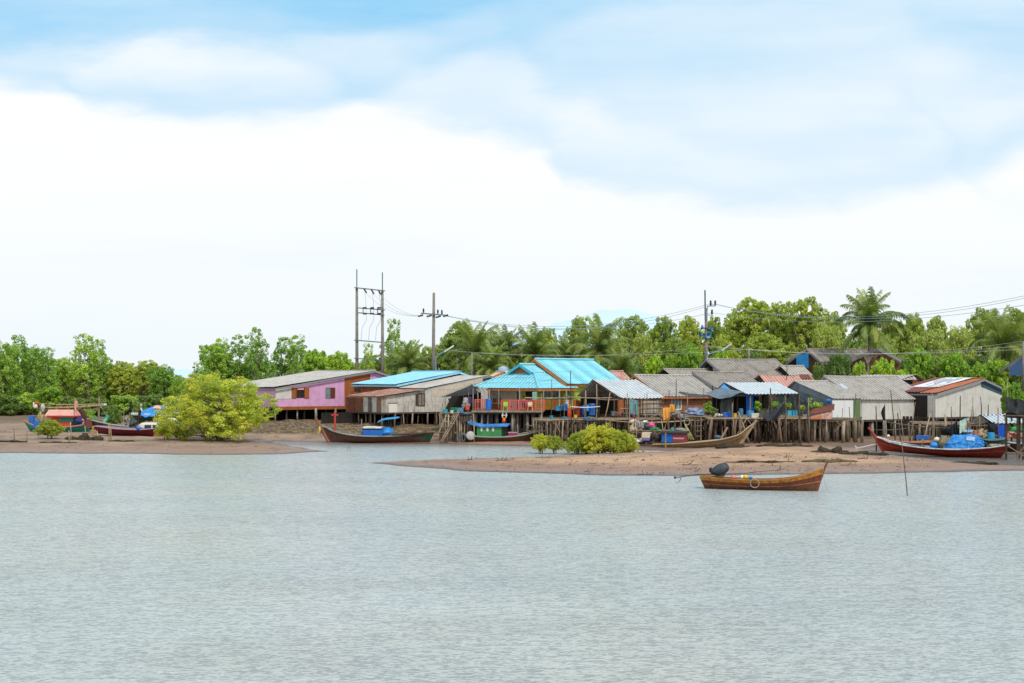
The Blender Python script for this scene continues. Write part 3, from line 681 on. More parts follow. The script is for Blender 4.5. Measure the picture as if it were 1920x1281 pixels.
def palm(px, pytop, pyc, Y, size, label, seed, lean=0.0, nuts=False, group='palms behind the village'):
    rg = random.Random(seed); x = xat(px, Y); g = gz(x, Y); zc = zat(pyc, Y)
    t = thing('palm_tree', label, 'palm tree', (x, Y, g), group=group)
    mb = MB(); hgt = zc-g; n = 8
    pts = [V3((lean*(i/n-1)**2*hgt*0.2, 0, hgt*i/n)) for i in range(n+1)]
    mb.tube([p+V3((0, 0, -0.3 if i == 0 else 0)) for i, p in enumerate(pts)], [0.24-0.09*i/n for i in range(n+1)], 8)
    mb.build('trunk', PTR, t, local=True, smooth=True)
    k = size/4.6
    for i in range(32):
        tier = [3, 4, 5, 6, 6, 5, 0, 0, 0, 0, 1, 1, 1, 1, 1, 2, 2, 2, 2, 2, 3, 3, 3, 3, 4, 4, 4, 5, 5, 5, 6, 6][i]
        f_ = bpy.data.objects.new('frond', FR[tier]); COL.objects.link(f_); f_.parent = t
        f_.location = (0, 0, hgt-0.05); f_.rotation_euler = (rg.uniform(-.25, .25), rg.uniform(-.12, .12), i*2.399+rg.uniform(-.3, .3)); s_ = k*rg.uniform(0.88, 1.1); f_.scale = (s_, s_, s_)
    if nuts:
        for i in range(7):
            nb = MB(); a = i*0.9; nb.blob(V3((cos(a)*0.33, sin(a)*0.33, hgt-0.35-0.12*(i % 3))), (0.15, 0.15, 0.18), 0.05, i, 8, 6); nb.build('coconut', HUSK, t, local=True, smooth=True)
PALMS = [(766, 652, 690, 172, 3.6, 'low palm left of the single concrete pole with fronds drooping over the blue roof'),
 (890, 612, 664, 172, 4.6, 'leftmost palm of the row behind the turquoise roofs'),
 (948, 612, 664, 176, 3.8, 'second palm of the row behind the turquoise roofs'),
 (1003, 611, 668, 174, 4.2, 'third palm of the row behind the turquoise roofs'),
 (1066, 622, 674, 178, 3.6, 'fourth and lowest palm of the row behind the turquoise roofs'),
 (1126, 600, 660, 170, 4.6, 'palm at the right end of the row behind the turquoise roofs'),
 (1630, 534, 610, 166, 5.0, 'tallest palm with coconuts, standing over the back house'),
 (1880, 576, 650, 172, 5.2, 'big drooping palm near the right edge'),
 (920, 640, 690, 168, 3.4, 'short palm low between the first two palms of the row'),
 (1165, 650, 700, 164, 3.4, 'short palm whose fronds arch behind the turquoise ridge end')]
for i, p in enumerate(PALMS): palm(*p, seed=100+i, nuts=(i == 6), lean=0.15*(-1)**i)
for lst in protos.values():
    for pr in lst:
        for ch in list(pr.children): bpy.data.objects.remove(ch)
        bpy.data.objects.remove(pr)
# ------------------------------------------------------------------ houses
def gable_house(name, label, A, deg, typ, pxR, pxE, pyE, back, floor, roof, wall, trim=GREYT, over=0.45, gab=0.35, cat='house', walls=('front', 'start', 'end', 'back'),
                group=None, startwall=None, sag=0.04, seed=1, backroof=True, cap=True, floorslab=True, fasc=True):
    """typ 1: ridge runs right and away, slope towards the viewer; typ 2: ridge runs left and away, left slope seen and gable facing us"""
    e1, e2 = axes(deg)
    r, s = (e1, -e2) if typ == 1 else (e2, -e1)
    A3 = P(*A); L = reach(A3, r, pxR); f = reach(A3, s, pxE)
    D = A3+s*f; zE = zat(pyE, D.y); drop = A3.z-zE
    brun, bdrop = back
    g0 = A3+s*f*0.5; th = thing(name, label, cat, (g0.x, g0.y, floor), group=group)
    mb = MB(); Vf = s*f-UP*drop
    mb.sheet(A3, r*L, Vf, sag=sag, seed=seed); mb.build('roof', roof, th)
    if backroof:
        mb = MB(); mb.sheet(A3, r*L, -s*brun-UP*bdrop, sag=sag, seed=seed+1); mb.build('roof', roof, th)
    if cap:
        mb = MB(); n = max(4, int(L/0.3)); pts = []; rs = []
        for i in range(n*2+1):
            pts.append(A3+r*(L*i/(2*n))+UP*(0.02-sag*4*(i/(2*n))*(1-i/(2*n)))); rs.append(0.11 if i % 2 == 0 else 0.085)
        mb.tube(pts, rs, 6); mb.build('ridge_cap', roof, th)
    def rz(q): return A3.z-(drop/f*q if q > 0 else bdrop/brun*(-q))-0.07
    def pt(u, q, z=None): 
        p = A3+r*u+s*q; p.z = rz(q) if z is None else z; return p
    f1 = f-over; b1 = -(brun-over); u0, u1 = gab, L-gab
    mat_s = startwall or wall
    for w in walls:
        mb = MB()
        if w == 'front': mb.quad(pt(u0, f1, floor), pt(u1, f1, floor), pt(u1, f1), pt(u0, f1))
        if w == 'back': mb.quad(pt(u0, b1, floor), pt(u1, b1, floor), pt(u1, b1), pt(u0, b1))
        if w == 'start': mb.poly([pt(u0, b1, floor), pt(u0, f1, floor), pt(u0, f1), pt(u0, 0), pt(u0, b1)])
        if w == 'end': mb.poly([pt(u1, b1, floor), pt(u1, f1, floor), pt(u1, f1), pt(u1, 0), pt(u1, b1)])
        mb.build('wall', mat_s if w == 'start' else wall, th)
    if trim:
        q0 = A3-r*0.02-UP*0.11; q1 = A3+r*(L+0.02)-UP*0.11
        for a_, b_ in ((q0, q0+Vf), (q1, q1+Vf), (q0-UP*0.003, q0-s*brun-UP*bdrop)):
            mb = MB(); mb.board(a_, b_, 0.2, 0.04); mb.build('bargeboard', trim, th)
        if fasc:
            mb = MB(); q = A3+Vf-s*0.06-UP*0.13; mb.board(q+r*0.03, q+r*(L-0.03), 0.16, 0.03); mb.build('fascia', trim, th)
    if floorslab:
        mb = MB(); c = (pt(u0, f1, floor-0.1)+pt(u1, b1, floor-0.1))/2
        mb.box(c, (u1-u0+0.1, f1-b1+0.1, 0.18), rz=math.atan2(r.y, r.x)); mb.build('floor_beam', DGREY, th)
    return dict(t=th, A=A3, r=r, s=s, L=L, f=f, f1=f1, b1=b1, u0=u0, u1=u1, floor=floor, pt=pt, front=(pt(u0, f1, floor), r), start=(pt(u0, f1, floor), s))
def patch(pl, rect, name, mat, parent, t=0.04, poly=None, lift=0.0):
    """flat piece fixed on a wall plane, given by where it is seen"""
    Q, d = pl; n = V3((d.y, -d.x, 0)); n = n if n.y < 0 else -n
    x0, y0, x1, y1 = rect if rect else (0, 0, 0, 0)
    ps = [hit(Q+n*lift, d, x, y) for x, y in (poly or [(x0, y1), (x1, y1), (x1, y0), (x0, y0)])]
    if not poly:      # upright edges, level sill and head
        ps[0].z = ps[1].z = (ps[0].z+ps[1].z)/2; ps[2].z = ps[3].z = (ps[2].z+ps[3].z)/2
        ps[3].x, ps[3].y = ps[0].x, ps[0].y; ps[2].x, ps[2].y = ps[1].x, ps[1].y
    mb = MB(); mb.poly([p+n*t for p in ps], d); k = len(ps)
    for i in range(k):
        a, b = ps[i], ps[(i+1) % k]; mb.quad(a, b, b+n*t, a+n*t)
    return mb.build(name, mat, parent)
def window(pl, rect, parent, fr=WHITEP, pane=GLASS, bars=1, name='window', w=0.06):
    Q, d = pl; n = V3((d.y, -d.x, 0)); n = n if n.y < 0 else -n
    x0, y0, x1, y1 = rect
    a = hit(Q, d, x0, y1)+n*0.03; b = hit(Q, d, x1, y1)+n*0.03; zt = hit(Q, d, (x0+x1)/2, y0).z; b.z = a.z
    a2 = V3((a.x, a.y, zt)); b2 = V3((b.x, b.y, zt))
    mb = MB()
    mb.board(a, b, w, w); mb.board(a2, b2, w, w); mb.board(a+UP*w/2, a2-UP*w/2, w, w, up=n); mb.board(b+UP*w/2, b2-UP*w/2, w, w, up=n)
    for i in range(bars):
        q = a.lerp(b, (i+1)/(bars+1)); mb.board(q+UP*w/2, V3((q.x, q.y, zt))-UP*w/2, w*0.7, w*0.7, up=n)
    f_ = mb.build(name, fr, parent)
    mb = MB(); mb.quad(a-n*0.015, b-n*0.015, b2-n*0.015, a2-n*0.015); mb.build('pane', pane, f_)
    return f_
def stilts(parent, p0, U, V, nu, nv, ztop, rad=0.08, mat=STILT, jit=0.25, seed=1, name='stilt', lean=0.06, skip=0.0):
    rg = random.Random(seed)
    for j in range(nv):
        for i in range(nu):
            if rg.random() < skip: continue
            q = p0+U*((i+rg.uniform(-jit, jit))/max(1, nu-1))+V*((j+rg.uniform(-jit, jit))/max(1, nv-1) if nv > 1 else 0)
            g = gz(q.x, q.y)-0.2; rr = rad*rg.uniform(0.7, 1.35)
            a = V3((q.x+rg.uniform(-lean, lean)*2, q.y, g)); b = V3((q.x, q.y, ztop)); m_ = a.lerp(b, 0.5)+V3((rg.uniform(-.05, .05), 0, 0))
            mb = MB(); mb.tube([a, m_, b], [rr*1.15, rr, rr*0.85], 7); mb.build(name, mat, parent, smooth=True)
def under(hd, nu, nv, rad=0.08, mat=STILT, seed=1, **k):
    p = hd['pt'](hd['u0']+0.1, hd['f1']-0.12, 0); L = hd['u1']-hd['u0']-0.2; B = hd['f1']-hd['b1']-0.3
    stilts(hd['t'], p, hd['r']*L, -hd['s']*B, nu, nv, hd['floor']-0.1, rad, mat, seed=seed, **k)
def on_line(px, q, d):
    t = reach(q, d, px); return q+d*t

# pink house -----------------------------------------------------------------
pk = gable_house('stilt_house', 'pink house on stilts with a grey roof and brown boarded section', (704, 695, 161), 32, 2, 590, 515, 728, (3.0, 0.9), zat(764, 154.5), CEM, PINKW, GREYT, gab=0.3, over=0.2, seed=3)
t = pk['t']; S = pk['start']
patch(S, None, 'wall_panel', BROWNW, t, 0.03, poly=[(646, 764), (694, 764), (694, 701), (646, 709.5)])
patch(S, (517, 729, 548, 748), 'wall_panel', WHITEW, t, 0.03)
patch(S, (519, 761.5, 722, 767.5), 'skirt_board', BROWNW, t, 0.06)
patch(S, (555, 727, 571, 746), 'window', DARKW, t, 0.04)
patch(S, (546.5, 727, 555.5, 746.5), 'shutter', BROWNW, t, 0.09); patch(S, (570.5, 727, 579, 746.5), 'shutter', BROWNW, t, 0.09)
patch(S, (557, 727.4, 569, 731), 'curtain', PINKC, t, 0.07)
window(S, (610.5, 727, 619, 746.5), t, GREYT, GLASS, 0); patch(S, (619, 727, 628, 746.5), 'shutter', surf('dark_brown_wood', rgb((96, 52, 34)), rnd=0), t, 0.07)
stilts(t, pk['pt'](0.4, pk['f1']-0.2, 0), -pk['s']*(pk['f1']-pk['b1']-0.6), pk['r']*6, 7, 3, pk['floor']-0.15, 0.11, GREYC, 0.1, 4, lean=0)
mb = MB()   # dark sheet added to deepen the shade under the floor
q = pk['pt'](pk['u0']+5.5, pk['f1'], 1.2); q2 = pk['pt'](pk['u0']+5.5, pk['b1'], 1.2); mb.quad(q, q2, q2+UP*(pk['floor']-1.3), q+UP*(pk['floor']-1.3)); mb.build('underfloor_shade_sheet', DARKW, t)

# house with the light blue sheet roof ------------------------------------------
bl = gable_house('stilt_house', 'brown boarded house under a smooth light blue sheet roof', (862, 697, 151.5), 32, 2, 772, 743, 722, (3.2, 1.0), 2.9, SKYB, BROWNW, SKYB, gab=0.6, over=0.5, seed=5, sag=0)
under(bl, 5, 3, 0.09, STILT, 2)
mb = MB(); a = bl['A']+bl['r']*0.2; a.z += 0.10; mb.board(a-bl['s']*0.2, a-bl['s']*0.3+bl['r']*4.5, 0.05, 0.5); mb.build('ridge_flashing', GREYT, bl['t'])
patch(bl['start'], (664, 726, 676, 735), 'window', DARKW, bl['t'], 0.04)

# weathered white house with rusty lean-to -----------------------------------------
ww = gable_house('stilt_house', 'mouldy white panelled house with an old grey roof and a rusty lean-to', (917, 704, 146.5), 32, 2, 862, 800, 729, (3.0, 0.9), zat(775, 137), CEM, MOULD, GREYT, gab=0.5, over=-1.5, seed=8, cap=False)
t = ww['t']; e1, e2 = axes(32)
q0 = P(716, 744, 137.3); stp = P(800, 730, 141.6)
# lean-to below the old roof: its long eave runs left and away
A_ = V3((stp.x, stp.y, stp.z)); L_ = 7.6; fr_ = -e1*reach(A_, -e1, 716); zr = zat(744, (A_+fr_).y)-A_.z
mb = MB(); mb.sheet(A_-e2*0.0, e2*L_, fr_+UP*zr, row=1.4, seed=4, sag=0.05); mb.build('lean_to_roof', RUSTD, t)
C0 = A_+fr_*0.97+e2*0.35; C0.z = ww['floor']
tl = reach(C0, e2, 648.5)
W0 = (C0, e1); W1 = (C0, e2)
tR = reach(C0, e1, 905)
zt_ = lambda p: p
mb = MB()
def whz(px): return None
top = [(716, 744.5), (800, 731.5), (905, 708.5)]
ps = [C0, C0+e1*tR]+[hit(C0, e1, x, y) for x, y in top[::-1]]
mb.poly(ps, e1); mb.build('wall', MOULD, t)
ps = [C0+e2*tl, C0, hit(C0, e2, 715.5, 745), hit(C0, e2, 648.5, 744)]
mb = MB(); mb.poly(ps, e2); mb.build('wall', MOULD, t)
patch(W1, (649, 745, 681, 774), 'wall_panel', RUSTW, t, 0.03)
patch(W1, (655, 746, 665, 774), 'wall_panel', surf('red_brown_sheet', rgb((124, 62, 44)), rgb((90, 52, 40)), uv=True, corr=0.2, rnd=0), t, 0.06)
patch(W1, (690, 745, 697, 773), 'wall_panel', surf('black_streaked_sheet', rgb((120, 116, 112)), rgb((70, 66, 64)), uv=True, streak=rgb((40, 38, 38)), stamt=0.9, rnd=0), t, 0.03)
patch(W1, (706.5, 745, 715, 775), 'wall_panel', surf('rust_stained_board', rgb((138, 108, 88)), rgb((104, 84, 70)), streak=rgb((80, 62, 52)), rnd=0), t, 0.03)
patch(W0, (717, 745, 723, 774), 'wall_panel', GREYC, t, 0.03)
patch(W0, (729, 757, 744, 774.5), 'door', surf('plain_white_door', rgb((214, 210, 202)), rnd=0, fine=0.03), t, 0.05)
patch(W0, (728.5, 755.5, 744.5, 757), 'door_frame', DGREY, t, 0.06)
patch(W0, (812, 709.5, 905, 727), 'wall_panel', CREAMW, t, 0.02, poly=[(812, 743), (905, 743), (905, 709.8), (812, 729.5)])
patch(W0, (779, 739, 784, 760), 'shutter', DGREY, t, 0.10)
window(W0, (783.5, 738, 796, 761), t, DGREY, surf('grey_wooden_shutter', rgb((140, 132, 122)), rgb((110, 102, 94)), boards=0.2, uv=True, rnd=0), 1)
patch(W0, (840.5, 747, 846, 751), 'vent', surf('teal_opening', rgb((40, 84, 90)), rnd=0), t, 0.05)
mb = MB(); a = C0+UP*-0.08; mb.board(a-e1*0.1, a+e1*tR, 0.16, 0.1); mb.board(a-e2*0.1-V3((0.0, 0, 0.003)), a+e2*tl, 0.16, 0.1); mb.build('floor_beam', DGREY, t)
stilts(t, C0+e1*0.3+V3((0, 0.1, 0)), e1*(tR-0.6), e2*6.0, 15, 3, ww['floor']-0.1, 0.07, STILTW, 0.3, 7)
stilts(t, C0+e2*0.5+V3((0.2, 0, 0)), e2*(tl-0.8), e1*1.0, 7, 1, ww['floor']-0.1, 0.06, STILTW, 0.3, 9)
mb = MB(); q = C0+e2*6.5-e1*3.5; q2 = q+e1*(tR+4); q.z = q2.z = 1.4; mb.quad(q, q2, q2+UP*1.1, q+UP*1.1); mb.build('underfloor_shade_sheet', DARKW, t)  # added dark sheet, makes the shade behind the stilts

# dark lean-to canopy between the white house and the turquoise one ---------------------
ct = thing('lean_to_canopy', 'dark sheet canopy on thin posts between the white house and the turquoise roofs', 'canopy', P(860, 775, 136))
a = P(884, 719.5, 141); b = P(820, 745, 134.2); c_ = P(897, 745, 134.2)
mb = MB(); N_ = 26
mb.sheet(P(884, 719.5, 140.5), P(918, 716, 142)-P(884, 719.5, 140.5), P(820, 745.5, 134.2)-P(884, 719.5, 140.5), seed=6, sag=0.05)
mb.sheet(P(884, 719.8, 140.4), P(904, 719, 141)-P(884, 719.8, 140.4), P(896, 737, 134.0)-P(884, 719.8, 140.4), seed=7)
mb.build('roof', CEMD, ct)
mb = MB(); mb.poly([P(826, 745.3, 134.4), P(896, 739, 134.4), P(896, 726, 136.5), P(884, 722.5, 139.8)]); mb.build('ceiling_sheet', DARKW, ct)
for px, Y, pt_ in ((835, 134.3, 743), (869, 137, 731), (887, 134.2, 728), (896, 134.6, 730)):
    mb = MB(); mb.tube([P(px, 775, Y), P(px, pt_, Y)], 0.045, 6); mb.build('post', GREYC, ct)
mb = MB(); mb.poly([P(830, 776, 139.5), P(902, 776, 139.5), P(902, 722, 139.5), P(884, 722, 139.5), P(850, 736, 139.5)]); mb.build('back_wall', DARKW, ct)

# small orange trimmed house behind ----------------------------------------------
so = gable_house('stilt_house', 'small cream roofed house with orange bargeboards behind the turquoise porch roof', (944, 697, 152), 32, 2, 930, 905, 716.5, (2.2, 0.7), 2.9, surf('cream_roofing', rgb((196, 180, 160)), rgb((176, 160, 142)), uv=True, corr=0.36, rnd=0), DARKW, ORNG, seed=9, gab=0.9)
mb = MB(); mb.sheet(so['A']+V3((0.05, 0.05, 0.05)), P(968, 694, 153)-so['A'], V3((1.2, -1.2, -1.2)), seed=2); mb.build('roof', CREAMW, so['t'])
tank = thing('water_tank', 'pale blue water tank with a white lid behind the orange trimmed gable', 'water tank', P(943, 699, 154.5))
mb = MB(); c = P(943, 706, 154.5); mb.lathe(c, [(0, 0), (0.5, 0), (0.52, 0.5), (0.5, 0.9), (0.42, 1.0), (0, 1.02)], 16); mb.build('tank_body', surf('pale_blue_tank', rgb((150, 180, 214)), rnd=0, rough=0.5), tank, smooth=True)
mb = MB(); mb.lathe(c+UP*1.0, [(0.24, 0), (0.24, 0.1), (0, 0.12)], 12); mb.build('lid', WHITEP, tank)

# turquoise house -----------------------------------------------------------------
e1, e2 = axes(50)
K = P(1009, 729, 133.3)
tq = thing('stilt_house', 'cream and lime green house with a bright turquoise tiled roof and pink railed porch', 'house', (K.x, K.y+5, 2.95))
B = 8.3; hr = B/2; sl = 2.18/4.0; run = 2.75; rise = run*sl; zr = hr*sl
def tp(u, v, z=None):   # u along e1, v along e2 from the eave corner
    q = K+e1*u+e2*v; q.z = K.z+(z if z is not None else 0); return q
def tilt_face(A, Ue, Ve, Ub, mbx, rows=3):
    """trapezoid slope: eave corner A, eave vector Ue, slope vector from each eave end Ve / Ub; built in ribbed rows"""
    n = max(4, int(Ue.length/0.36*4))
    N = Ue.cross(Ve).normalized(); N = N if N.z > 0 else -N
    for r_ in range(rows):
        j0, j1 = r_/rows, (r_+1)/rows; vs = []; uv = []
        for j, off in ((j0, 0.03), (j1, 0.0)):
            pA = A+Ve*j; pB = A+Ue+Ub*j
            for i in range(n+1):
                q = pA.lerp(pB, i/n); uu = (q-A).dot(Ue.normalized())
                vs.append(q+N*(0.02*sin(uu/0.36*2*pi)+off+0.01*(rows-r_))); uv.append((uu, -j*Ve.length*0.999+3.45))
        fs = [(i, i+1, n+2+i, n+1+i) for i in range(n)]
        mbx.add(vs, fs, [[uv[k] for k in f_] for f_ in fs])
mb = MB()
tilt_face(tp(0, B), tp(0, 0)-tp(0, B), tp(run, B-run, rise)-tp(0, B), tp(run, run, rise)-tp(0, 0), mb)
mb.build('roof', TURQ, tq)
mb = MB()   # right-hand slope, below and above the gablet line
tilt_face(tp(0, 0), tp(6.3, 0)-tp(0, 0), tp(run, run, rise)-tp(0, 0), tp(6.3, run, rise)-tp(6.3, 0), mb, 2)
tilt_face(tp(run-0.5, run, rise), tp(6.3, run, rise)-tp(run-0.5, run, rise), tp(run-0.5, hr, zr)-tp(run-0.5, run, rise), tp(6.3, hr, zr)-tp(6.3, run, rise), mb, 1)
mb.build('roof', TURQ, tq)
mb = MB()
tilt_face(tp(run-0.5, B-run, rise), tp(6.3, B-run, rise)-tp(run-0.5, B-run, rise), tp(run-0.5, hr, zr)-tp(run-0.5, B-run, rise), tp(6.3, hr, zr)-tp(6.3, B-run, rise), mb, 1)
tilt_face(tp(0, B), tp(6.3, B)-tp(0, B), tp(run, B-run, rise)-tp(0, B), tp(6.3, B-run, rise)-tp(6.3, B), mb, 2)
mb.build('roof', TURQ, tq)
gb = MB(); gb.poly([tp(run, run, rise), tp(run, hr, zr-0.06), tp(run, B-run, rise)], e2); gb.build('gable', ORNG, tq)
mb = MB(); g0 = tp(run-0.52, hr, zr-0.02)
mb.board(g0, tp(run-0.52, run-0.1, rise-0.05), 0.24, 0.05); mb.board(g0-UP*0.003, tp(run-0.52, B-run+0.1, rise-0.05), 0.24, 0.05); mb.build('bargeboard', surf('turquoise_trim', rgb((70, 180, 206)), rnd=0), tq)
mb = MB()
def capline(a, b):
    n = int((b-a).length/0.33); mb.tube([a.lerp(b, i/(2*n))+UP*0.05 for i in range(2*n+1)], [0.13 if i % 2 else 0.1 for i in range(2*n+1)], 6)
capline(tp(0, 0), tp(run, run, rise)); capline(tp(0, B), tp(run, B-run, rise)); capline(g0+UP*0.05, tp(6.2, hr, zr)); mb.build('ridge_cap', TURQ, tq)
mb = MB(); f0 = tp(0.08, 0.08, -0.13); mb.board(f0, tp(0.08, B, -0.13), 0.2, 0.05); mb.board(f0-UP*0.002, tp(6.2, 0.08, -0.13), 0.2, 0.05); mb.build('fascia', ORNG, tq)
# main block behind
a4 = tp(4.6, hr); a4.z = zat(674, a4.y)
mn_run = reach(a4, -e2, 1062); mn_D = a4-e2*mn_run; mn_drop = a4.z-zat(720, mn_D.y); mnL = reach(a4, e1, 1113)
mb = MB()
def rowsheet(A, U, V):
    n = 4; N = U.cross(V).normalized(); N = N if N.z > 0 else -N
    for i in range(n): mb.sheet(A+V*(i/n)+N*(0.02*(i)), U, V*(1/n+0.02), wl=0.36, row=3, seed=i)
rowsheet(a4, e1*mnL, -e2*mn_run-UP*mn_drop); mb.build('roof', TURQ, tq)
mb = MB(); rowsheet(a4, e1*mnL, e2*mn_run-UP*mn_drop); mb.build('roof', TURQ, tq)
mb = MB(); q = a4-UP*0.12-e1*0.03; mb.board(q, q-e2*mn_run-UP*mn_drop, 0.24, 0.05); mb.board(q-UP*0.003, q+e2*mn_run-UP*mn_drop, 0.24, 0.05)
q = mn_D+UP*(a4.z-mn_drop-mn_D.z-0.16)+e2*0.06; mb.board(q+e1*0.05, q+e1*(mnL-0.05), 0.18, 0.04); mb.build('bargeboard', ORNG, tq)
mb = MB(); capline(a4, a4+e1*mnL); mb.build('ridge_cap', TURQ, tq)
# walls
fz = 2.95
m0 = mn_D+e1*0.5+e2*0.5; m0.z = fz; m1 = m0+e1*(mnL-1); ht = a4.z-mn_drop+0.2-fz
mb = MB(); mb.quad(m0, m1, m1+UP*ht, m0+UP*ht); mb.build('wall', LIME, tq)
m2 = m0+e2*(2*mn_run-1); mb = MB(); pk_ = a4+e1*0.5-UP*0.1; mb.poly([m0, m0+UP*ht, pk_, m2+UP*ht, m2], e2); mb.build('wall', LIME, tq)
MF = (m0, e1)
patch(MF, (1066, 731, 1071, 756), 'window', GLASS, tq, 0.04); patch(MF, (1075, 750, 1170, 786), 'wall_panel', ORNG, tq, 0.03)
w0 = tp(1.7, 1.5); w0.z = fz; wl1 = w0+e2*6.2; wr1 = w0+e1*3.6; wh = K.z-fz+0.75
mb = MB(); mb.quad(wl1, w0, w0+UP*wh, wl1+UP*wh); mb.build('wall', surf('cream_porch_wall', rgb((206, 188, 170)), rgb((196, 178, 160)), rnd=0, fine=0.03), tq)
mb = MB(); mb.quad(w0, wr1, wr1+UP*wh, w0+UP*wh); mb.build('wall', LIME, tq)
mb = MB(); q = w0+e2*6.2; mb.quad(q, q+e1*5, q+e1*5+UP*wh, q+UP*wh); mb.build('wall', DARKW, tq)
LW = (w0, e2); RW = (w0, e1)
patch(LW, (978, 734, 985.5, 768), 'wall_panel', LIME, tq, 0.04); patch(LW, (1001, 734, 1008, 768), 'wall_panel', LIME, tq, 0.04)
patch(LW, (986, 734, 1000, 768), 'door', DARKW, tq, 0.03); patch(LW, (970, 734, 974, 768), 'door', DGREY, tq, 0.04)
window(LW, (924, 736, 941, 756), tq, WHITEP, GLASS, 1); patch(LW, (918, 747, 940, 770), 'wall_panel', BROWNW, tq, 0.025)
window(RW, (1018, 735, 1033, 748), tq, WHITEP, GLASS, 1); window(RW, (1036, 735, 1047, 748), tq, WHITEP, GLASS, 1)
# porch deck, rail and piles
dk = thing('porch_deck', 'thick grey plank deck on piles carrying the porch of the turquoise house', 'deck', (xat(955, 132), 132, gz(xat(955, 132), 132)))
DY = 131.6; x0, x1 = xat(884, DY), xat(1020, DY); zd = zat(771, DY)
for i in range(14):
    y = DY+i*0.55; mb = MB(); mb.box(V3(((x0+x1)/2+random.uniform(-.1, .1), y, zd-0.06)), (x1-x0+random.uniform(-.2, .3), 0.5, 0.1)); mb.build('plank', PLANK, dk)
mb = MB(); mb.box(V3(((x0+x1)/2, DY+0.1, zd-0.2)), (x1-x0-0.1, 0.18, 0.16)); mb.box(V3(((x0+x1)/2, DY+3.6, zd-0.22)), (x1-x0-0.1, 0.2, 0.2)); mb.build('beam', DGREY, dk)
stilts(dk, V3((x0+0.3, DY+0.3, 0)), V3((x1-x0-0.6, 0, 0)), V3((0, 6.5, 0)), 10, 4, zd-0.12, 0.12, GREYC, 0.2, 21)
stilts(dk, V3((x0+0.3, DY+0.6, 0)), V3((x1-x0-0.6, 0, 0)), V3((0, 5, 0)), 10, 3, zd-0.12, 0.08, STILT, 0.4, 22)
mb = MB(); mb.quad(V3((x0, 140.5, 1.0)), V3((x1+4, 140.5, 1.0)), V3((x1+4, 140.5, zd-0.1)), V3((x0, 140.5, zd-0.1))); mb.build('underfloor_shade_sheet', DARKW, dk)  # dark sheet put in for the shade below the deck
RY = 132.3
def railing(px0, px1, Y, ytop, ybot, mat, post=5, name='railing', par=tq):
    mb = MB(); a, b = xat(px0, Y), xat(px1, Y); zt2, zb = zat(ytop, Y), zat(ybot, Y)
    mb.box(V3(((a+b)/2, Y, zt2)), (b-a, 0.07, 0.07)); mb.box(V3(((a+b)/2, Y, zb+0.12)), (b-a, 0.05, 0.05)); mb.box(V3(((a+b)/2, Y, zt2-0.18)), (b-a, 0.04, 0.04))
    n = int((b-a)/0.17)
    for i in range(n+1): mb.box(V3((a+(b-a)*i/n, Y+0.004, (zt2+zb)/2)), (0.045, 0.035, zt2-zb-0.05))
    k = max(2, int((px1-px0)/16))
    for i in range(k+1): mb.box(V3((a+(b-a)*i/k, Y-0.006, (zt2+zb)/2)), (0.1, 0.1, zt2-zb+0.08))
    return mb.build(name, mat, par)
railing(891, 919, RY, 749.5, 769, RAILP); railing(940, 1020, RY, 750.5, 770, RAILP); railing(1022, 1078, RY+1.0, 751, 768, RAILO)
for px in (896, 917.5, 935, 974, 1019, 1049, 1062):
    mb = MB(); q = P(px, 770, RY+0.35); mb.tube([q, P(px, 730, RY+0.35)], 0.06, 6); mb.build('porch_post', GREYC if px != 935 else STILTW, tq)

# silver roofed open shed -------------------------------------------------------
zs = zat(783, 130)
sv = gable_house('open_shed', 'open bamboo shed with a shiny silver zinc roof', (1111, 711.5, 136.5), 32, 1, 1191, 1164, 747, (2.7, 1.75), zs, ZINC, DARKW, None, walls=('back',), cat='shed', seed=12, sag=0.08, over=0.2, cap=False)
t = sv['t']
stilts(t, sv['pt'](0.3, sv['f1'], 0), sv['r']*(sv['L']-0.6), -sv['s']*(sv['f1']-sv['b1']), 7, 3, zs-0.1, 0.07, STILT, 0.3, 31)
for u in (0.15, 0.5, 0.95):
    for q_, nm in ((sv['f1'], 'post'), (0, 'post'), (sv['b1'], 'post')):
        a = sv['pt'](u*sv['L'], q_, zs); b = sv['pt'](u*sv['L'], q_); mb = MB(); mb.tube([a, b], [0.07, 0.055], 6); mb.build(nm, STILTW, t)
for q_ in (1.1, 2.2, -1.0, -1.9):
    mb = MB(); mb.tube([sv['pt'](0.1, q_)-UP*0.05, sv['pt'](sv['L']-0.1, q_)-UP*0.05], 0.04, 5); mb.build('purlin', BAMB, t)
for u in (0.1, 4.5):
    mb = MB(); mb.tube([sv['pt'](u, sv['f1'])-UP*0.1, sv['pt'](u, sv['b1'])-UP*0.1], 0.05, 5); mb.tube([sv['pt'](u, 0)-UP*0.06, sv['pt'](u, sv['f1'])-UP*0.06], 0.045, 5); mb.build('rafter', STILT, t)
fl = sv['front']
patch(fl, (1205, 752, 1236, 780), 'screen', surf('white_crate_mesh', rgb((186, 180, 170)), rgb((150, 144, 136)), uv=True, seam=(0.4, 0.4, 0.06), rnd=0), t, 0.03)
patch(fl, (1172, 752, 1190, 783), 'screen', DARKW, t, 0.02)
for i, py in enumerate((762, 771, 779)):
    mb = MB(); mb.tube([sv['pt'](0, sv['f1']+0.1, zs+0.3+0.45*i), sv['pt'](sv['L'], sv['f1']+0.1, zs+0.32+0.45*i)], 0.03, 5); mb.build('rail', BAMB, t)
for i in range(16):
    u = sv['L']*(i+0.5)/16+random.uniform(-.1, .1); mb = MB(); mb.tube([sv['pt'](u, sv['f1']+0.05, zs), sv['pt'](u+random.uniform(-.1, .1), sv['f1']+0.05, zs+random.uniform(1.0, 1.9))], 0.03, 5); mb.build('stake', STILTW, t)

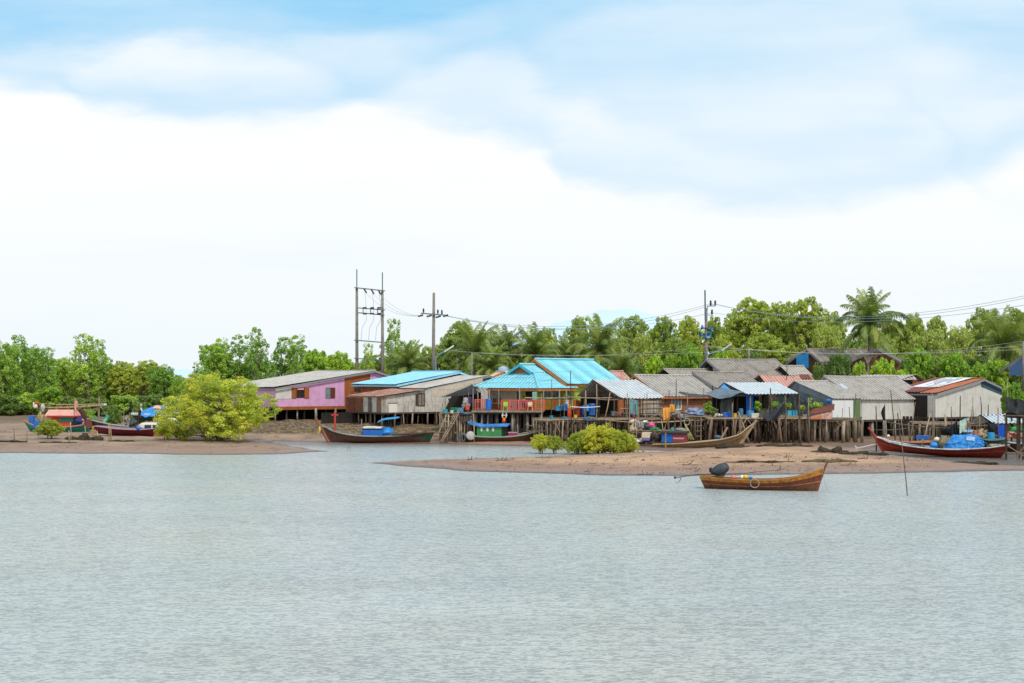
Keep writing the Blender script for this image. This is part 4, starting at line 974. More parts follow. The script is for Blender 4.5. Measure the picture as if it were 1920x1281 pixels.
# orange lap-sided house ----------------------------------------------------------
og = gable_house('stilt_house', 'orange lap-sided house with a pale grey tiled roof and white window', (1189, 703.5, 143.5), 32, 1, 1318, 1240, 744, (3.6, 2.2), zat(776, 138), CEM, LAPW, ORNG, gab=0.35, over=0.6, seed=14)
under(og, 12, 4, 0.09, STILT, 5, skip=0.1)
window(og['front'], (1259, 747, 1276.5, 768), og['t'], WHITEP, GLASS, 2, w=0.1)
mb = MB(); q = og['A']+og['r']*(og['L']-0.7); Vv = og['s']*og['f']+UP*(og['pt'](0, og['f']).z-og['pt'](0, 0).z)
mb.sheet(q+UP*0.06, og['r']*0.7, Vv*0.8, seed=3); mb.build('roof_sheet', PALEBLUE, og['t'])
# row of grey roofs behind ---------------------------------------------------------
h8 = gable_house('stilt_house', 'low grey roofed house with its ridge just behind the orange house', (1243, 692, 153), 32, 1, 1328, 1262, 708, (3, 1.6), 3, CEMD, DARKW, None, seed=15)
h9 = gable_house('stilt_house', 'dark grey roofed house to the right behind the orange house', (1299, 698, 147.5), 32, 1, 1395, 1341, 728, (3, 1.8), 3, CEMD, DGREY, GREYT, seed=16)
h10 = gable_house('stilt_house', 'highest and longest grey roofed house with junk under its left gable', (1324, 673.5, 156), 32, 1, 1455, 1372, 716, (3.2, 2.2), 3, CEMD, DGREY, GREYT, seed=17, gab=0.8)
patch(h10['start'], (1331, 680, 1337, 690), 'hanging_cloth', BLACKC, h10['t'], 0.1); patch(h10['start'], (1338, 688, 1347, 696), 'gable_board', CREAMW, h10['t'], 0.1)
h11 = gable_house('stilt_house', 'small light grey roof beside the highest grey roof', (1462, 686, 158), 32, 1, 1507, 1480, 704, (2.6, 1.5), 3, CEM, DARKW, None, seed=18)
h12 = gable_house('stilt_house', 'house with a faded pink rusty sheet roof', (1423, 703, 149), 32, 1, 1543, 1442, 728, (2.6, 1.4), 3, PINKR, DGREY, None, seed=19, sag=0.08, cap=False)
a = h12['A']+h12['r']*5.6+UP*0.07; mb = MB(); Vv = (h12['pt'](0, h12['f'])-h12['pt'](0, 0))
mb.sheet(a, h12['r']*1.5, Vv*0.36, seed=9); mb.build('roof_sheet', MARO, h12['t'])

# shed with pale blue-white roof and tarpaulins ------------------------------------
zp = zat(783, 126)
sh = gable_house('open_shed', 'open waterside shed with a pale bluish white roof and dark tarpaulin sides', (1357.5, 717, 132), 32, 1, 1455, 1399, 739.5, (2.3, 1.5), zp, PALEBLUE, DARKW, None, walls=('back',), cat='shed', seed=20, sag=0.02, over=0.3, cap=False)
t = sh['t']
for u in (0.12, 0.52, 0.97):
    for q_ in (sh['f1'], sh['b1']):
        mb = MB(); mb.tube([sh['pt'](u*sh['L'], q_, zp), sh['pt'](u*sh['L'], q_)], [0.07, 0.06], 6); mb.build('post', STILTW, t)
patch((sh['pt'](0, sh['f1']-1.0, zp), sh['r']), (1399, 741, 1412, 782), 'wall_panel', surf('bright_blue_door', rgb((20, 108, 214)), rnd=0), t, 0.05)
mb = MB()
def drape(p, q, h1, h2, fold=0.15, seedv=1, n=24, m=8, skew=0.0, mb=None):
    mb = mb or globals()['mb']
    d = (q-p); nn = V3((d.y, -d.x, 0)).normalized()
    def fn(u, v):
        hh = h1+(h2-h1)*u; e = mnoise.noise(V3((u*4+seedv, v*1.3, seedv)))
        return p+d*u+nn*(fold*(1-0.3*v)*(sin(u*14+3*e)+e)*(0.3+v)*0.6)-UP*hh*v*(1+0.06*e)+d*skew*v*sin(u*3.1)
    mb.grid(fn, n, m, 3)
drape(sh['pt'](4.3, sh['f1']-0.3, zat(741, 129)), sh['pt'](sh['L']-0.5, sh['f1']-0.3, zat(741, 131)), 2.1, 1.2, 0.12, 2); mb.build('side_tarpaulin', surf('grey_green_tarpaulin', rgb((92, 104, 98)), rgb((64, 74, 70)), rnd=0, nsc=2), t, smooth=True)
mb = MB(); drape(P(1352, 742, 129), P(1376, 742, 128.5), 1.6, 1.5, 0.2, 6); mb.build('side_tarpaulin', surf('olive_tarpaulin', rgb((78, 88, 84)), rgb((52, 60, 58)), rnd=0, nsc=2), t, smooth=True)
mb = MB()
ga, gb_, gc, gd = P(1322, 737, 129), P(1382, 738, 127.5), P(1396, 735, 130), P(1352, 727, 131)
def aw(u, v):
    p = ga.lerp(gb_, u).lerp(gd.lerp(gc, u), v); return p-UP*(0.5*sin(pi*u)*(1-v)+0.12*mnoise.noise(V3((u*4, v*4, 2))))
mb.grid(aw, 20, 8, 3); mb.build('awning', TARPG, t, smooth=True)
mb = MB(); mb.poly([P(1357, 720, 131.6), P(1346, 733, 131), P(1374, 733, 131)]); mb.build('gable_tarpaulin', TARPB, t)
cn = thing('dark_awning', 'dark sagging awning stretched in front of the orange house roof', 'awning', P(1310, 776, 131))
mb = MB(); ga2, gb2, gc2, gd2 = P(1270, 736, 131.5), P(1338, 741, 130), P(1338, 740, 133), P(1275, 734, 134.5)
def aw2(u, v): 
    p = ga2.lerp(gb2, u).lerp(gd2.lerp(gc2, u), v); return p-UP*(0.35*sin(pi*u)*(1-v*0.7)+0.05*mnoise.noise(V3((u*5, v*5, 1))))
mb.grid(aw2, 20, 6, 2); mb.build('canvas', surf('charcoal_canvas', rgb((66, 72, 74)), rgb((50, 54, 56)), rnd=0), cn, smooth=True)
for px in (1289, 1336):
    mb = MB(); mb.tube([P(px, 783, 131), P(px, 724 if px > 1300 else 735, 131)], 0.05, 6); mb.build('post', GREYC if px == 1289 else DPOLE, cn)

# grey houses on the right ------------------------------------------------------------
z14 = zat(785, 127)
h14 = gable_house('stilt_house', 'grey roofed house with a dark tarpaulin gable and a white sliding wall', (1489, 715, 134.5), 32, 1, 1552, 1561, 748.5, (2.6, 1.6), z14, CEM, WHITEW, None, seed=22, over=0.4, gab=0.3, startwall=surf('blue_grey_wall', rgb((134, 146, 154)), rgb((110, 122, 130)), rnd=0))
under(h14, 7, 4, 0.09, STILTW, 9)
mb = MB(); drape(h14['pt'](-0.1, 0.2)-UP*0.7, h14['pt'](-0.1, h14['f1'])-UP*0.25, 0.9, 0.9, 0.15, 3); mb.build('side_tarpaulin', TARPG, h14['t'], smooth=True)
h15 = gable_house('stilt_house', 'broad grey tiled house with plain white walls on thick concrete posts', (1545, 706, 138), 32, 1, 1681, 1611, 750, (3.2, 2.1), zat(791, 129), CEM, WHITEW, GREYT, seed=23, over=0.25, gab=0.55, sag=0.06, fasc=False)
F15 = h15['front']; t = h15['t']
under(h15, 7, 3, 0.17, GREYC, 12, jit=0.08, lean=0.0)
mb = MB()
patch((P(1560, 786, 129.2), V3((1, 0.12, 0)).normalized()), (1560, 751, 1599, 785), 'side_wall', surf('white_sliding_wall', rgb((214, 218, 220)), uv=True, seam=(1.1, 0, 0.03), rnd=0, fine=0.03), t, 0.08)
f5 = h15['f']; a = h15['pt'](0.12, f5*.36)+UP*0.13; mb = MB(); mb.sheet(a, h15['r']*0.5, h15['pt'](0.12, f5*.55)-h15['pt'](0.12, f5*.36), seed=4); mb.build('roof_patch', surf('blue_white_sheet', rgb((186, 200, 224)), rnd=0), t)
patch((P(1560, 786, 129.2), V3((1, 0.12, 0)).normalized()), (1599.4, 751.5, 1613, 787), 'side_wall', GREENW, t, 0.06)
zr6 = zat(784, 134)
h16 = gable_house('stilt_house', 'tall white walled house with rust orange roof and white painted letters on it', (1846, 710.5, 139.5), 32, 2, 1752, 1757, 738, (3.4, 1.1), zr6, RUSTR, WHITEW, GREYT, seed=24, over=0.05, gab=0.25, sag=0.03)
t = h16['t']; S = h16['start']; under(h16, 6, 4, 0.1, STILT, 13)
patch(S, None, 'wall_panel', TEALW, t, 0.04, poly=[(1839.5, 715), (1847, 713), (1879, 724.5), (1879, 741), (1839.5, 725)])
patch(S, None, 'wall_panel', surf('dark_maroon_sheet', rgb((62, 44, 42)), rnd=0), t, 0.05, poly=[(1879, 782), (1887, 782), (1887, 726), (1879, 723)])
patch(h16['front'], (1696, 741.5, 1739, 786), 'side_wall', DARKW, t, 0.05)  # dark panel painted in for the shade between the two houses
A3, r_, f_ = h16['A'], h16['r'], h16['f']; Vn = h16['pt'](0, f_)-h16['pt'](0, 0); Nn = r_.cross(Vn).normalized(); Nn = Nn if Nn.z > 0 else -Nn
def rp(u, v, k=0.08): return A3+r_*(u*h16['L'])+Vn*v+Nn*k
mb = MB(); mb.sheet(rp(0.33, 0, 0.06), r_*h16['L']*0.68, Vn*1.0, seed=5); mb.build('roof_sheet', MARO, t)
mb = MB(); 
def rquad(u0, v0, u1, v1, u2, v2, u3, v3, k): mb.quad(rp(u0, v0, k), rp(u1, v1, k), rp(u2, v2, k), rp(u3, v3, k))
rquad(0.22, 0.0, 0.30, 0.66, 0.84, 0.66, 0.78, 0.0, 0.13); mb.build('painted_panel', surf('white_roof_paint', rgb((226, 228, 232)), rgb((206, 208, 214)), rnd=0, fine=0.02), t)
mb = MB()
for (ua, va, ub, vb, w) in [(0.70, 0.06, 0.72, 0.30, .022), (0.63, 0.10, 0.66, 0.52, .022), (0.56, 0.08, 0.58, 0.42, .025), (0.50, 0.12, 0.52, 0.40, .02), (0.58, 0.42, 0.50, 0.47, .02), (0.50, 0.40, 0.53, 0.62, .022), (0.44, 0.06, 0.46, 0.30, .02),
                        (0.36, 0.06, 0.38, 0.38, .03), (0.34, 0.36, 0.40, 0.40, .02), (0.60, 0.03, 0.78, 0.05, .014), (0.30, 0.03, 0.52, 0.05, .014)]:
    mb.quad(rp(ua, va, 0.145), rp(ub, vb, 0.145), rp(ub+w, vb, 0.145), rp(ua+w, va, 0.145))
mb.build('painted_letters', surf('grey_black_paint', rgb((84, 92, 102)), rnd=0), t)
h17 = gable_house('stilt_house', 'low brown gabled house with a grey roof behind the broad white walled one', (1718, 702.5, 150), 32, 2, 1640, 1690, 712, (2.5, 1.2), 3, CEM, surf('rust_brown_gable', rgb((126, 78, 56)), rgb((100, 62, 48)), rnd=0), None, seed=26, cap=False)
h17b = gable_house('stilt_house', 'long grey ridge peeping over the broad white walled house', (1612, 702.5, 148), 20, 1, 1712, 1620, 712, (2.5, 1.2), 3, CEM, DARKW, None, seed=27, cap=False)
# back house with blue wall
h18 = gable_house('back_house', 'back house with a bright blue side wall, brown gable and grey roof among trees', (1511, 654.5, 170), 24, 1, 1646, 1540, 680, (4.5, 1.9), 3.5, surf('brownish_grey_roofing', rgb((146, 136, 126)), rgb((120, 110, 102)), uv=True, corr=0.3, rnd=0), surf('brown_plank_wall', rgb((116, 82, 68)), rgb((92, 66, 56)), uv=True, boards=0.3, rnd=0), GREYT, seed=28, gab=1.0)
mb = MB(); mb.sheet(P(1511, 654.6, 170), P(1520, 654.6, 171)-P(1511, 654.6, 170), P(1466, 677, 165)-P(1511, 654.6, 170), seed=3); mb.build('side_roof', CEMD, h18['t'])
mb = MB(); mb.quad(P(1493, 690, 166.5), P(1516, 690, 166), P(1516, 662, 166), P(1493, 667, 166.5)); mb.build('side_wall', BLUEW, h18['t'])
mb = MB(); mb.poly([P(1598, 700, 165.5), P(1686, 700, 166), P(1686, 676, 166), P(1646, 656.5, 166), P(1598, 674, 165.5)]); mb.build('gable', surf('brown_plank_wall2', rgb((112, 78, 64)), rgb((86, 62, 52)), uv=True, boards=0.3, rnd=0), h18['t'])
mb = MB(); mb.board(P(1596, 676, 165), P(1646, 654.5, 165.4), 0.35, 0.1); mb.board(P(1646, 654.4, 165.4), P(1690, 677, 165.6), 0.35, 0.1); mb.build('bargeboard', GREYT, h18['t'])
h19 = gable_house('back_house', 'dark blue gabled house cut by the right edge of the photo', (1925, 660, 150), 32, 1, 1990, 1890, 690, (3.5, 2.0), 2.8, CEMD, surf('navy_wall', rgb((54, 84, 124)), rnd=0), GREYT, seed=29, walls=(), floorslab=False)
mb = MB(); mb.poly([P(1893, 704, 146), P(1935, 704, 146), P(1935, 668, 146), P(1920, 672, 146), P(1893, 689, 146)]); mb.build('wall', surf('navy_wall', rgb((54, 84, 124))), h19['t'])
h20 = gable_house('stilt_house', 'little house with a red brown roof edge right of the turquoise roof', (1143, 696, 158), 32, 1, 1168, 1158, 712, (3, 1.6), 3, PINKR, DGREY, surf('dull_red_trim', rgb((172, 88, 80)), rnd=0), seed=30)
# ------------------------------------------------------------------ boats
class Boat:
    def __init__(s, name, label, e0, e1, sheer, keel, beam, hull, bow=1, inner=None, cat='boat', transom=0.55, deckq=0.45, group=None, bpow=0.5, fl=0.9):
        """e0, e1: (px, Y) of left and right end; sheer and keel: seen outline of the near gunwale and of the bottom, left to right"""
        s.Q = V3((xat(e0[0], e0[1]), e0[1], 0)); E = V3((xat(e1[0], e1[1]), e1[1], 0)); s.d = (E-s.Q).normalized(); s.n = V3((-s.d.y, s.d.x, 0))
        s.rz = math.atan2(s.d.y, s.d.x); s.beam = beam; s.bow = bow
        s.t = thing(name, label, cat, (s.Q.x, s.Q.y, 0), s.rz, group)
        off = -beam*0.42
        S = [s.loc(px, py, off) for px, py in sheer]; Kk = [s.loc(px, py, off*0.3) for px, py in keel]
        def ip(pts, t):
            x = pts[0].x+(pts[-1].x-pts[0].x)*t
            xs = [p.x for p in pts]; zs = [p.z for p in pts]
            i = 0
            while i < len(xs)-2 and xs[i+1] < x: i += 1
            u = (x-xs[i])/(xs[i+1]-xs[i]); 
            p0 = zs[max(i-1, 0)]; p1 = zs[i]; p2 = zs[i+1]; p3 = zs[min(i+2, len(zs)-1)]
            z = 0.5*((2*p1)+(-p0+p2)*u+(2*p0-5*p1+4*p2-p3)*u*u+(-p0+3*p1-3*p2+p3)*u**3)
            return V3((x, 0, z))
        s.top = lambda t: ip(S, t); s.bot = lambda t: ip(Kk, t)
        def hb(t):
            u = t if bow == 1 else 1-t
            if u < 0.45: return beam/2*(transom+(1-transom)*sin(pi/2*(u/0.45)))
            return beam/2*max(0.03, (1-((u-0.45)/0.55)**2.3))**0.8
        s.hb = hb
        def pt(t, q, side, o=0.0):
            T_, B_ = s.top(t), s.bot(t); b = max(0.0, hb(t)+o)
            p = B_+(T_-B_)*(q**1.15); return V3((p.x, side*(b*(q**bpow)*(fl+(1-fl)*q)+0.02), p.z))
        s.pt = pt; ns, nq = 30, 7
        mb = MB()
        for side in (-1, 1): mb.grid(lambda u, v: pt(u, v, side), ns, nq, 6)
        te = 0.0 if bow == 1 else 1.0
        ring = [pt(te, k/nq, -1) for k in range(nq, -1, -1)]+[pt(te, k/nq, 1) for k in range(nq+1)]
        mb.poly(ring, V3((0, 1, 0)))
        s.hull = mb.build('hull', hull, s.t, local=True, smooth=False)
        mb = MB()
        for side in (-1, 1): mb.grid(lambda u, v: pt(u, deckq+(1-deckq)*v, side, -0.06), ns, 3, 6)
        mb.grid(lambda u, v: pt(u, deckq, -1, -0.06).lerp(pt(u, deckq, 1, -0.06), v), ns, 1, 6)
        mb.build('inner_planking', inner or PLANK, s.t, local=True)
    def loc(s, px, py, off=0.0):
        p = hit(s.Q+s.n*off, s.d, px, py)-s.Q
        return V3((p.dot(s.d), p.dot(s.n), p.z))
    def strip(s, name, mat, q0, q1, o=0.015, t0=0, t1=1):
        mb = MB()
        for side in (-1, 1): mb.grid(lambda u, v: s.pt(t0+(t1-t0)*u, q0+(q1-q0)*v, side, o), 30, 1, 6)
        return mb.build(name, mat, s.t, local=True)
    def gunwale(s, mat, w=0.07):
        mb = MB()
        for side in (-1, 1): mb.tube([s.pt(i/30, 1, side, 0.01)+V3((0, 0, 0.015)) for i in range(31)], w/2, 6)
        mb.build('gunwale', mat, s.t, local=True)
    def stem(s, pts, mat, w=0.12, t=0.14, name='stem_post'):
        mb = MB(); q = [s.loc(px, py) for px, py in pts]; n = len(q)
        mb.tube(q, [w*(1-0.35*i/(n-1)) for i in range(n)], 6); return mb.build(name, mat, s.t, local=True)
    def thwarts(s, k, mat, t0=0.15, t1=0.85, q=0.86):
        for i in range(k):
            t = t0+(t1-t0)*i/max(1, k-1); a, b = s.pt(t, q, -1, -.05), s.pt(t, q, 1, -.05); mb = MB(); mb.box((a+b)/2, (0.16, (b-a).length, 0.05)); mb.build('thwart', mat, s.t, local=True)
    def block(s, rect, w, mat, name, parent=None, off=0.0, taper=0.0, rnd=0.0, local=True):
        x0, y0, x1, y1 = rect; a = s.loc(x0, y1, off-w/2); b = s.loc(x1, y0, off-w/2)
        mb = MB(); c = V3(((a.x+b.x)/2, off, (a.z+b.z)/2)); hx, hy, hz = (b.x-a.x)/2, w/2, (b.z-a.z)/2
        k = 1-taper
        v = [V3((sx*hx, sy*hy, -hz)) for sx, sy in ((-1, -1), (1, -1), (1, 1), (-1, 1))]+[V3((sx*hx*k, sy*hy*k, hz)) for sx, sy in ((-1, -1), (1, -1), (1, 1), (-1, 1))]
        v = [c+p for p in v]; 
        mb.add(v, [(3, 2, 1, 0), (4, 5, 6, 7), (0, 1, 5, 4), (1, 2, 6, 5), (2, 3, 7, 6), (3, 0, 4, 7)], [[(0, 0), (2*hx, 0), (2*hx, 2*hz), (0, 2*hz)]]*6)
        o = mb.build(name, mat, parent or s.t, local=True)
        if rnd:
            bv = o.modifiers.new('bevel', 'BEVEL'); bv.width = rnd; bv.segments = 3
        return o
    def rod(s, a, b, r, mat, name, off=0.0, off2=None, parent=None, sag=0.0):
        p, q = s.loc(a[0], a[1], off), s.loc(b[0], b[1], off if off2 is None else off2)
        mb = MB(); mb.tube([p.lerp(q, i/6)-V3((0, 0, sag*4*(i/6)*(1-i/6))) for i in range(7)], r, 6); return mb.build(name, mat, parent or s.t, local=True)
    def canopy(s, pts, w, mat, name='canopy', th=0.05, crown=0.12):
        q = [s.loc(px, py, -w/2) for px, py in pts]
        mb = MB()
        def fn(u, v, k=0.0):
            i = min(int(u*(len(q)-1)), len(q)-2); p = q[i].lerp(q[i+1], u*(len(q)-1)-i)
            return V3((p.x, -w/2+w*v, p.z+crown*sin(pi*v)-k))
        mb.grid(fn, 12, 8, 3); mb.grid(lambda u, v: fn(u, v, th), 12, 8, 3)
        mb.grid(lambda u, v: fn(u, 0, th*v), 12, 1); mb.grid(lambda u, v: fn(u, 1, th*v), 12, 1); mb.grid(lambda u, v: fn(0, u, th*v), 8, 1); mb.grid(lambda u, v: fn(1, u, th*v), 8, 1)
        return mb.build(name, mat, s.t, local=True)
    def world(s, px, py, off=0.0): return hit(s.Q+s.n*off, s.d, px, py)
def hm(name, c, c2=None, st=None, **k): return surf(name, rgb(c), rgb(c2) if c2 else None, streak=rgb(st) if st else None, rough=k.pop('rough', 0.6), rnd=0.0, fine=k.pop('fine', 0.12), **k)

# the moored long-tail boat in front
HW = hm('varnished_red_brown_hull', (110, 70, 50), (86, 58, 44), (58, 46, 38), nsc=4, stamt=0.8)
b1 = Boat('longtail_boat', 'small varnished longtail boat with a yellow orange gunwale afloat before the sandbar', (1311, 78.6), (1543, 76.4),
          [(1311, 894), (1350, 897.5), (1400, 900.5), (1440, 901), (1480, 897.5), (1515, 889.5), (1543, 880)], [(1322, 918), (1400, 921), (1532, 924)], 1.35, HW, 1, hm('worn_inner_wood', (136, 104, 80), (100, 78, 62)), transom=0.7)
b1.strip('gunwale_band', hm('yellow_orange_paint', (184, 128, 50), (150, 94, 42), (96, 68, 42), nsc=5, stamt=0.8), 0.78, 1.0, 0.022)
b1.strip('side_band', hm('red_paint_band', (124, 60, 42), (104, 56, 40), (66, 46, 38), nsc=5, stamt=0.8), 0.54, 0.775, 0.012)
b1.strip('rubbing_strip', hm('pale_worn_wood', (178, 124, 86), (140, 92, 60)), 0.49, 0.535, 0.035)
b1.strip('waterline_stain', hm('green_stain', (78, 66, 34), (56, 50, 32)), 0.0, 0.2, 0.008)
b1.gunwale(hm('gunwale_cap', (190, 122, 44), (120, 84, 50)), 0.05); b1.thwarts(5, hm('seat_wood', (150, 118, 92)), 0.2, 0.85)
b1.stem([(1531, 922), (1538, 900), (1543.5, 884), (1548, 874), (1551, 867.5)], hm('stem_wood', (120, 74, 56), (92, 60, 48)), 0.085)
eng = thing('tarp_covered_engine', 'boat engine wrapped in a dark grey cover on the stern of the moored longtail boat', 'engine', b1.world(1352, 893))
mb = MB(); c = b1.world(1351, 880)
def eng_f(u, v):
    a = u*2*pi; k = v; hx = 0.12+0.43*sin(pi*min(1, 0.15+k*0.8))**0.8*(1-0.3*k); e = 1+0.18*mnoise.noise(V3((cos(a)*1.5, sin(a)*1.5, k*2)))
    return c+b1.d*(cos(a)*hx*e*1.05-0.05+0.1*k)+b1.n*(sin(a)*hx*0.7*e)+UP*(-0.27+0.60*k+0.06*cos(a))
mb.grid(eng_f, 22, 9, 2); mb.build('cover', hm('charcoal_cover', (64, 72, 78), (48, 54, 60), nsc=4), eng, smooth=True)
mb = MB(); mb.lathe(b1.world(1335.5, 881), [(0, 0.0), (0.10, 0.01), (0.13, 0.03), (0.13, 0.15)], 14, axis=-b1.d+V3((0, -0.35, 0))); mb.build('air_opening', BLACKC, eng)
mb = MB(); mb.box(b1.world(1350, 889), (0.5, 0.3, 0.22), rz=b1.rz); mb.build('engine_block', METAL, eng)
mb = MB(); mb.tube([b1.world(1350, 889), b1.world(1311, 889.5), b1.world(1267, 895.5)], 0.025, 6); mb.build('propeller_shaft', METAL, eng)
mb = MB(); mb.lathe(b1.world(1266, 895.6), [(0, -.09), (0.06, -0.06), (0.09, 0), (0.06, 0.04), (0, 0.06)], 8, axis=b1.d); pr_ = mb.build('propeller', METAL, eng)
mb = MB(); mb.tube([b1.world(1275, 895), b1.world(1276, 899), b1.world(1271, 905), b1.world(1267, 905)], 0.014, 5); mb.tube([b1.world(1278, 895), b1.world(1276, 900), b1.world(1271, 905)], 0.012, 5); mb.build('skeg', surf('rust_red_iron', rgb((150, 84, 66)), rnd=0), eng)
mb = MB(); mb.tube([b1.world(1352, 889), b1.world(1400, 887.5), b1.world(1420, 884.5), b1.world(1460, 881.8)], [0.03, 0.025, 0.02, 0.015], 6); mb.build('tiller', STILT, eng)
tr_ = thing('bicycle_tyre_fender', 'pale round tyre hung over the side of the moored longtail boat', 'fender', b1.world(1415, 905, -0.75))
mb = MB(); c = b1.world(1415, 906.5, -0.74); R_ = 0.235
mb.tube([c+b1.d*(cos(a)*R_)+UP*(sin(a)*R_)-b1.n*(0.03*sin(a)) for a in [2*pi*i/28 for i in range(29)]], 0.022, 6, cap=False); mb.build('tyre', RUBBER, tr_, smooth=True)
mb = MB(); mb.tube([c+UP*R_, b1.world(1416, 893, -0.5), b1.world(1415, 882, -0.1)], 0.008, 4); mb.build('cord', RUBBER, tr_)
for px, py, mt, lb, sz in ((1398, 894.5, YELP, 'yellow plastic can in the moored longtail boat', .13), (1391, 894.5, WHITEP, 'white plastic bag left of the yellow can in the moored boat', .12), (1407, 896, LBLUEP, 'pale jug right of the yellow can in the moored boat', .1), (1375, 895, surf('pink_scrap', rgb((206, 130, 120))), 'heap of pinkish rags behind the engine in the moored boat', .14), (1415, 882, REDP, 'small red float on the cord above the round tyre', .05)):
    mb = MB(); mb.blob(b1.world(px, py), (sz, sz*0.8, sz*0.9), 0.15, px, 12, 8); o = mb.build('boat_gear', mt, smooth=True); settag(o, lb, 'gear')
    o.name = {YELP: 'plastic_can', WHITEP: 'plastic_bag', LBLUEP: 'plastic_jug', REDP: 'float'}.get(mt, 'rag_heap')
mb = MB(); mb.tube([b1.world(1543, 888), b1.world(1546, 903), b1.world(1549, 914), b1.world(1554, 922.5)], 0.013, 5); settag(mb.build('mooring_rope', RUBBER), 'thin rope hanging from the bow of the moored longtail boat into the water', 'rope')

# brown boat with red mast below the white house
HB = hm('dull_brown_hull', (112, 76, 62), (88, 62, 52), (64, 50, 44), nsc=1.2)
b2 = Boat('fishing_boat', 'long brown boat with red mast and bright blue cabin below the white house', (601, 131.8), (812, 131.0),
          [(601, 800), (625, 810), (660, 816.5), (700, 818.5), (740, 818), (780, 814.5), (812, 811)], [(617, 829), (700, 831), (804, 830.5)], 2.1, HB, 0, PLANK, transom=0.3)
b2.gunwale(hm('grey_green_gunwale', (140, 152, 146), (110, 120, 116)), 0.12); b2.strip('upper_strake', hm('dark_grey_strake', (78, 74, 70), (60, 58, 56)), 0.82, 0.97, 0.02)
b2.stem([(616, 829), (604, 808), (599, 797), (592, 783.5)], hm('red_brown_stem', (150, 92, 74), (110, 70, 60)), 0.16)
b2.strip('stern_paint', hm('dark_green_paint', (36, 92, 62), (30, 76, 54)), 0.25, 1.0, 0.03, 0.84, 1.0)
o = b2.rod((628, 812), (628, 772), 0.10, hm('red_mast_paint', (184, 70, 60)), 'mast'); b2.rod((621.5, 778.5), (634, 778.5), 0.07, hm('red_mast_paint', (184, 70, 60)), 'crossbar')
mt = b2.block((679, 803.5, 717, 818), 1.5, BLUEP, 'cabin'); b2.block((680, 800.5, 715, 803.6), 1.56, WHITEP, 'cabin_roof', rnd=0.03); b2.block((679, 803.5, 716, 806), 1.53, BLACKC, 'window_band')
mb = MB(); mb.blob(b2.loc(726, 811), (0.62, 0.75, 0.45), 0.18, 5, 18, 10); o = mb.build('tarpaulin_bundle', TARPB, b2.t, local=True, smooth=True)
b2.canopy([(708, 792), (714, 788.5), (722, 786.5), (746, 784)], 1.3, LBLUEP, 'sunshade'); 
for px, py in ((714, 789), (733, 786)): b2.rod((px, py), (px-1, 808), 0.035, DPOLE, 'canopy_post')
b2.rod((728, 816), (812, 811), 0.09, STILT, 'rubbing_log', -1.0); b2.rod((745, 816), (778, 809), 0.07, hm('red_brown_stem2', (130, 84, 70)), 'tiller')
b2.rod((638, 810), (690, 816), 0.05, PLANK, 'side_rail'); b2.rod((678, 816), (678, 786), 0.05, GREYC, 'post')
for px in (645, 655, 666): b2.rod((px, 809), (px+3, 816), 0.05, PLANK, 'frame_rib', 0.3, -0.5)
mb = MB(); mb.tube([b2.world(599, 800, -0.2), b2.world(600, 806, -0.3), b2.world(597, 815, -0.3)], [0.06, 0.09, 0.03], 6); settag(mb.build('ribbon_garland', surf('yellow_ribbon', rgb((214, 190, 70)), rnd=0)), 'yellow ribbon garland hanging from the bow of the brown boat with the red mast', 'garland')

# green cabin boat
b3 = Boat('fishing_boat', 'fishing boat with a green cabin under a blue canopy below the turquoise house', (852, 131.6), (1014, 130.0),
          [(852, 812), (880, 817.5), (920, 820), (960, 819), (990, 814.5), (1014, 806)], [(872, 832.5), (930, 833), (1000, 832)], 2.0, hm('rust_brown_hull', (120, 72, 58), (92, 58, 48), (66, 48, 42)), 1, PLANK, transom=0.6)
b3.gunwale(hm('pale_green_gunwale', (128, 160, 146)), 0.12)
cb = b3.block((894, 800.5, 940, 819), 1.4, hm('mid_green_paint', (70, 140, 84), (60, 124, 76)), 'cabin')
for px in (901, 912, 922.5): b3.block((px, 801.5, px+3.8, 809), 1.46, WHITEP, 'window', parent=cb)
b3.canopy([(877, 791), (886, 795.5), (905, 799), (952, 797.5)], 1.7, hm('blue_canopy_paint', (52, 118, 196), (84, 146, 210)), crown=0.15, th=0.12)
for px in (882, 888, 944, 949): b3.rod((px, 797), (px+(1 if px < 900 else -1), 816), 0.045, DPOLE if px > 900 else hm('dark_red_post', (110, 44, 44)), 'canopy_post', -0.5)
b3.block((953.5, 812, 968, 818.5), 0.6, hm('red_box_paint', (196, 52, 62)), 'ice_box'); b3.block((952, 810.5, 968.5, 812.2), 0.65, hm('lilac_lid', (170, 160, 214)), 'ice_box_lid')
b3.rod((968, 815), (1006, 808), 0.05, BAMB, 'pole'); b3.rod((851, 812), (876, 815), 0.12, PLANK, 'stern_beam')
mb = MB(); mb.lathe(b3.world(882.5, 817, -1.0), [(0, 0.06), (0.3, 0.04), (0.4, 0), (0.42, -0.05)], 18, axis=V3((0.15, -1, 0.15))); settag(mb.build('basin', surf('grey_white_basin', rgb((176, 178, 172)), rgb((150, 152, 146)), rnd=0), smooth=True), 'round grey basin hung on the stern of the green cabin boat', 'basin')
for px in (858, 869):
    mb = MB(); c = b3.world(px, 821, -0.9); mb.tube([c+b3.d*(cos(a)*0.15)+UP*(sin(a)*0.32) for a in [2*pi*i/16 for i in range(17)]], 0.07, 6); settag(mb.build('tyre_fender', surf('blue_grey_tyre', rgb((84, 104, 124))), smooth=True), ('left' if px < 860 else 'right')+' tyre fender under the stern of the green cabin boat', 'tyre')

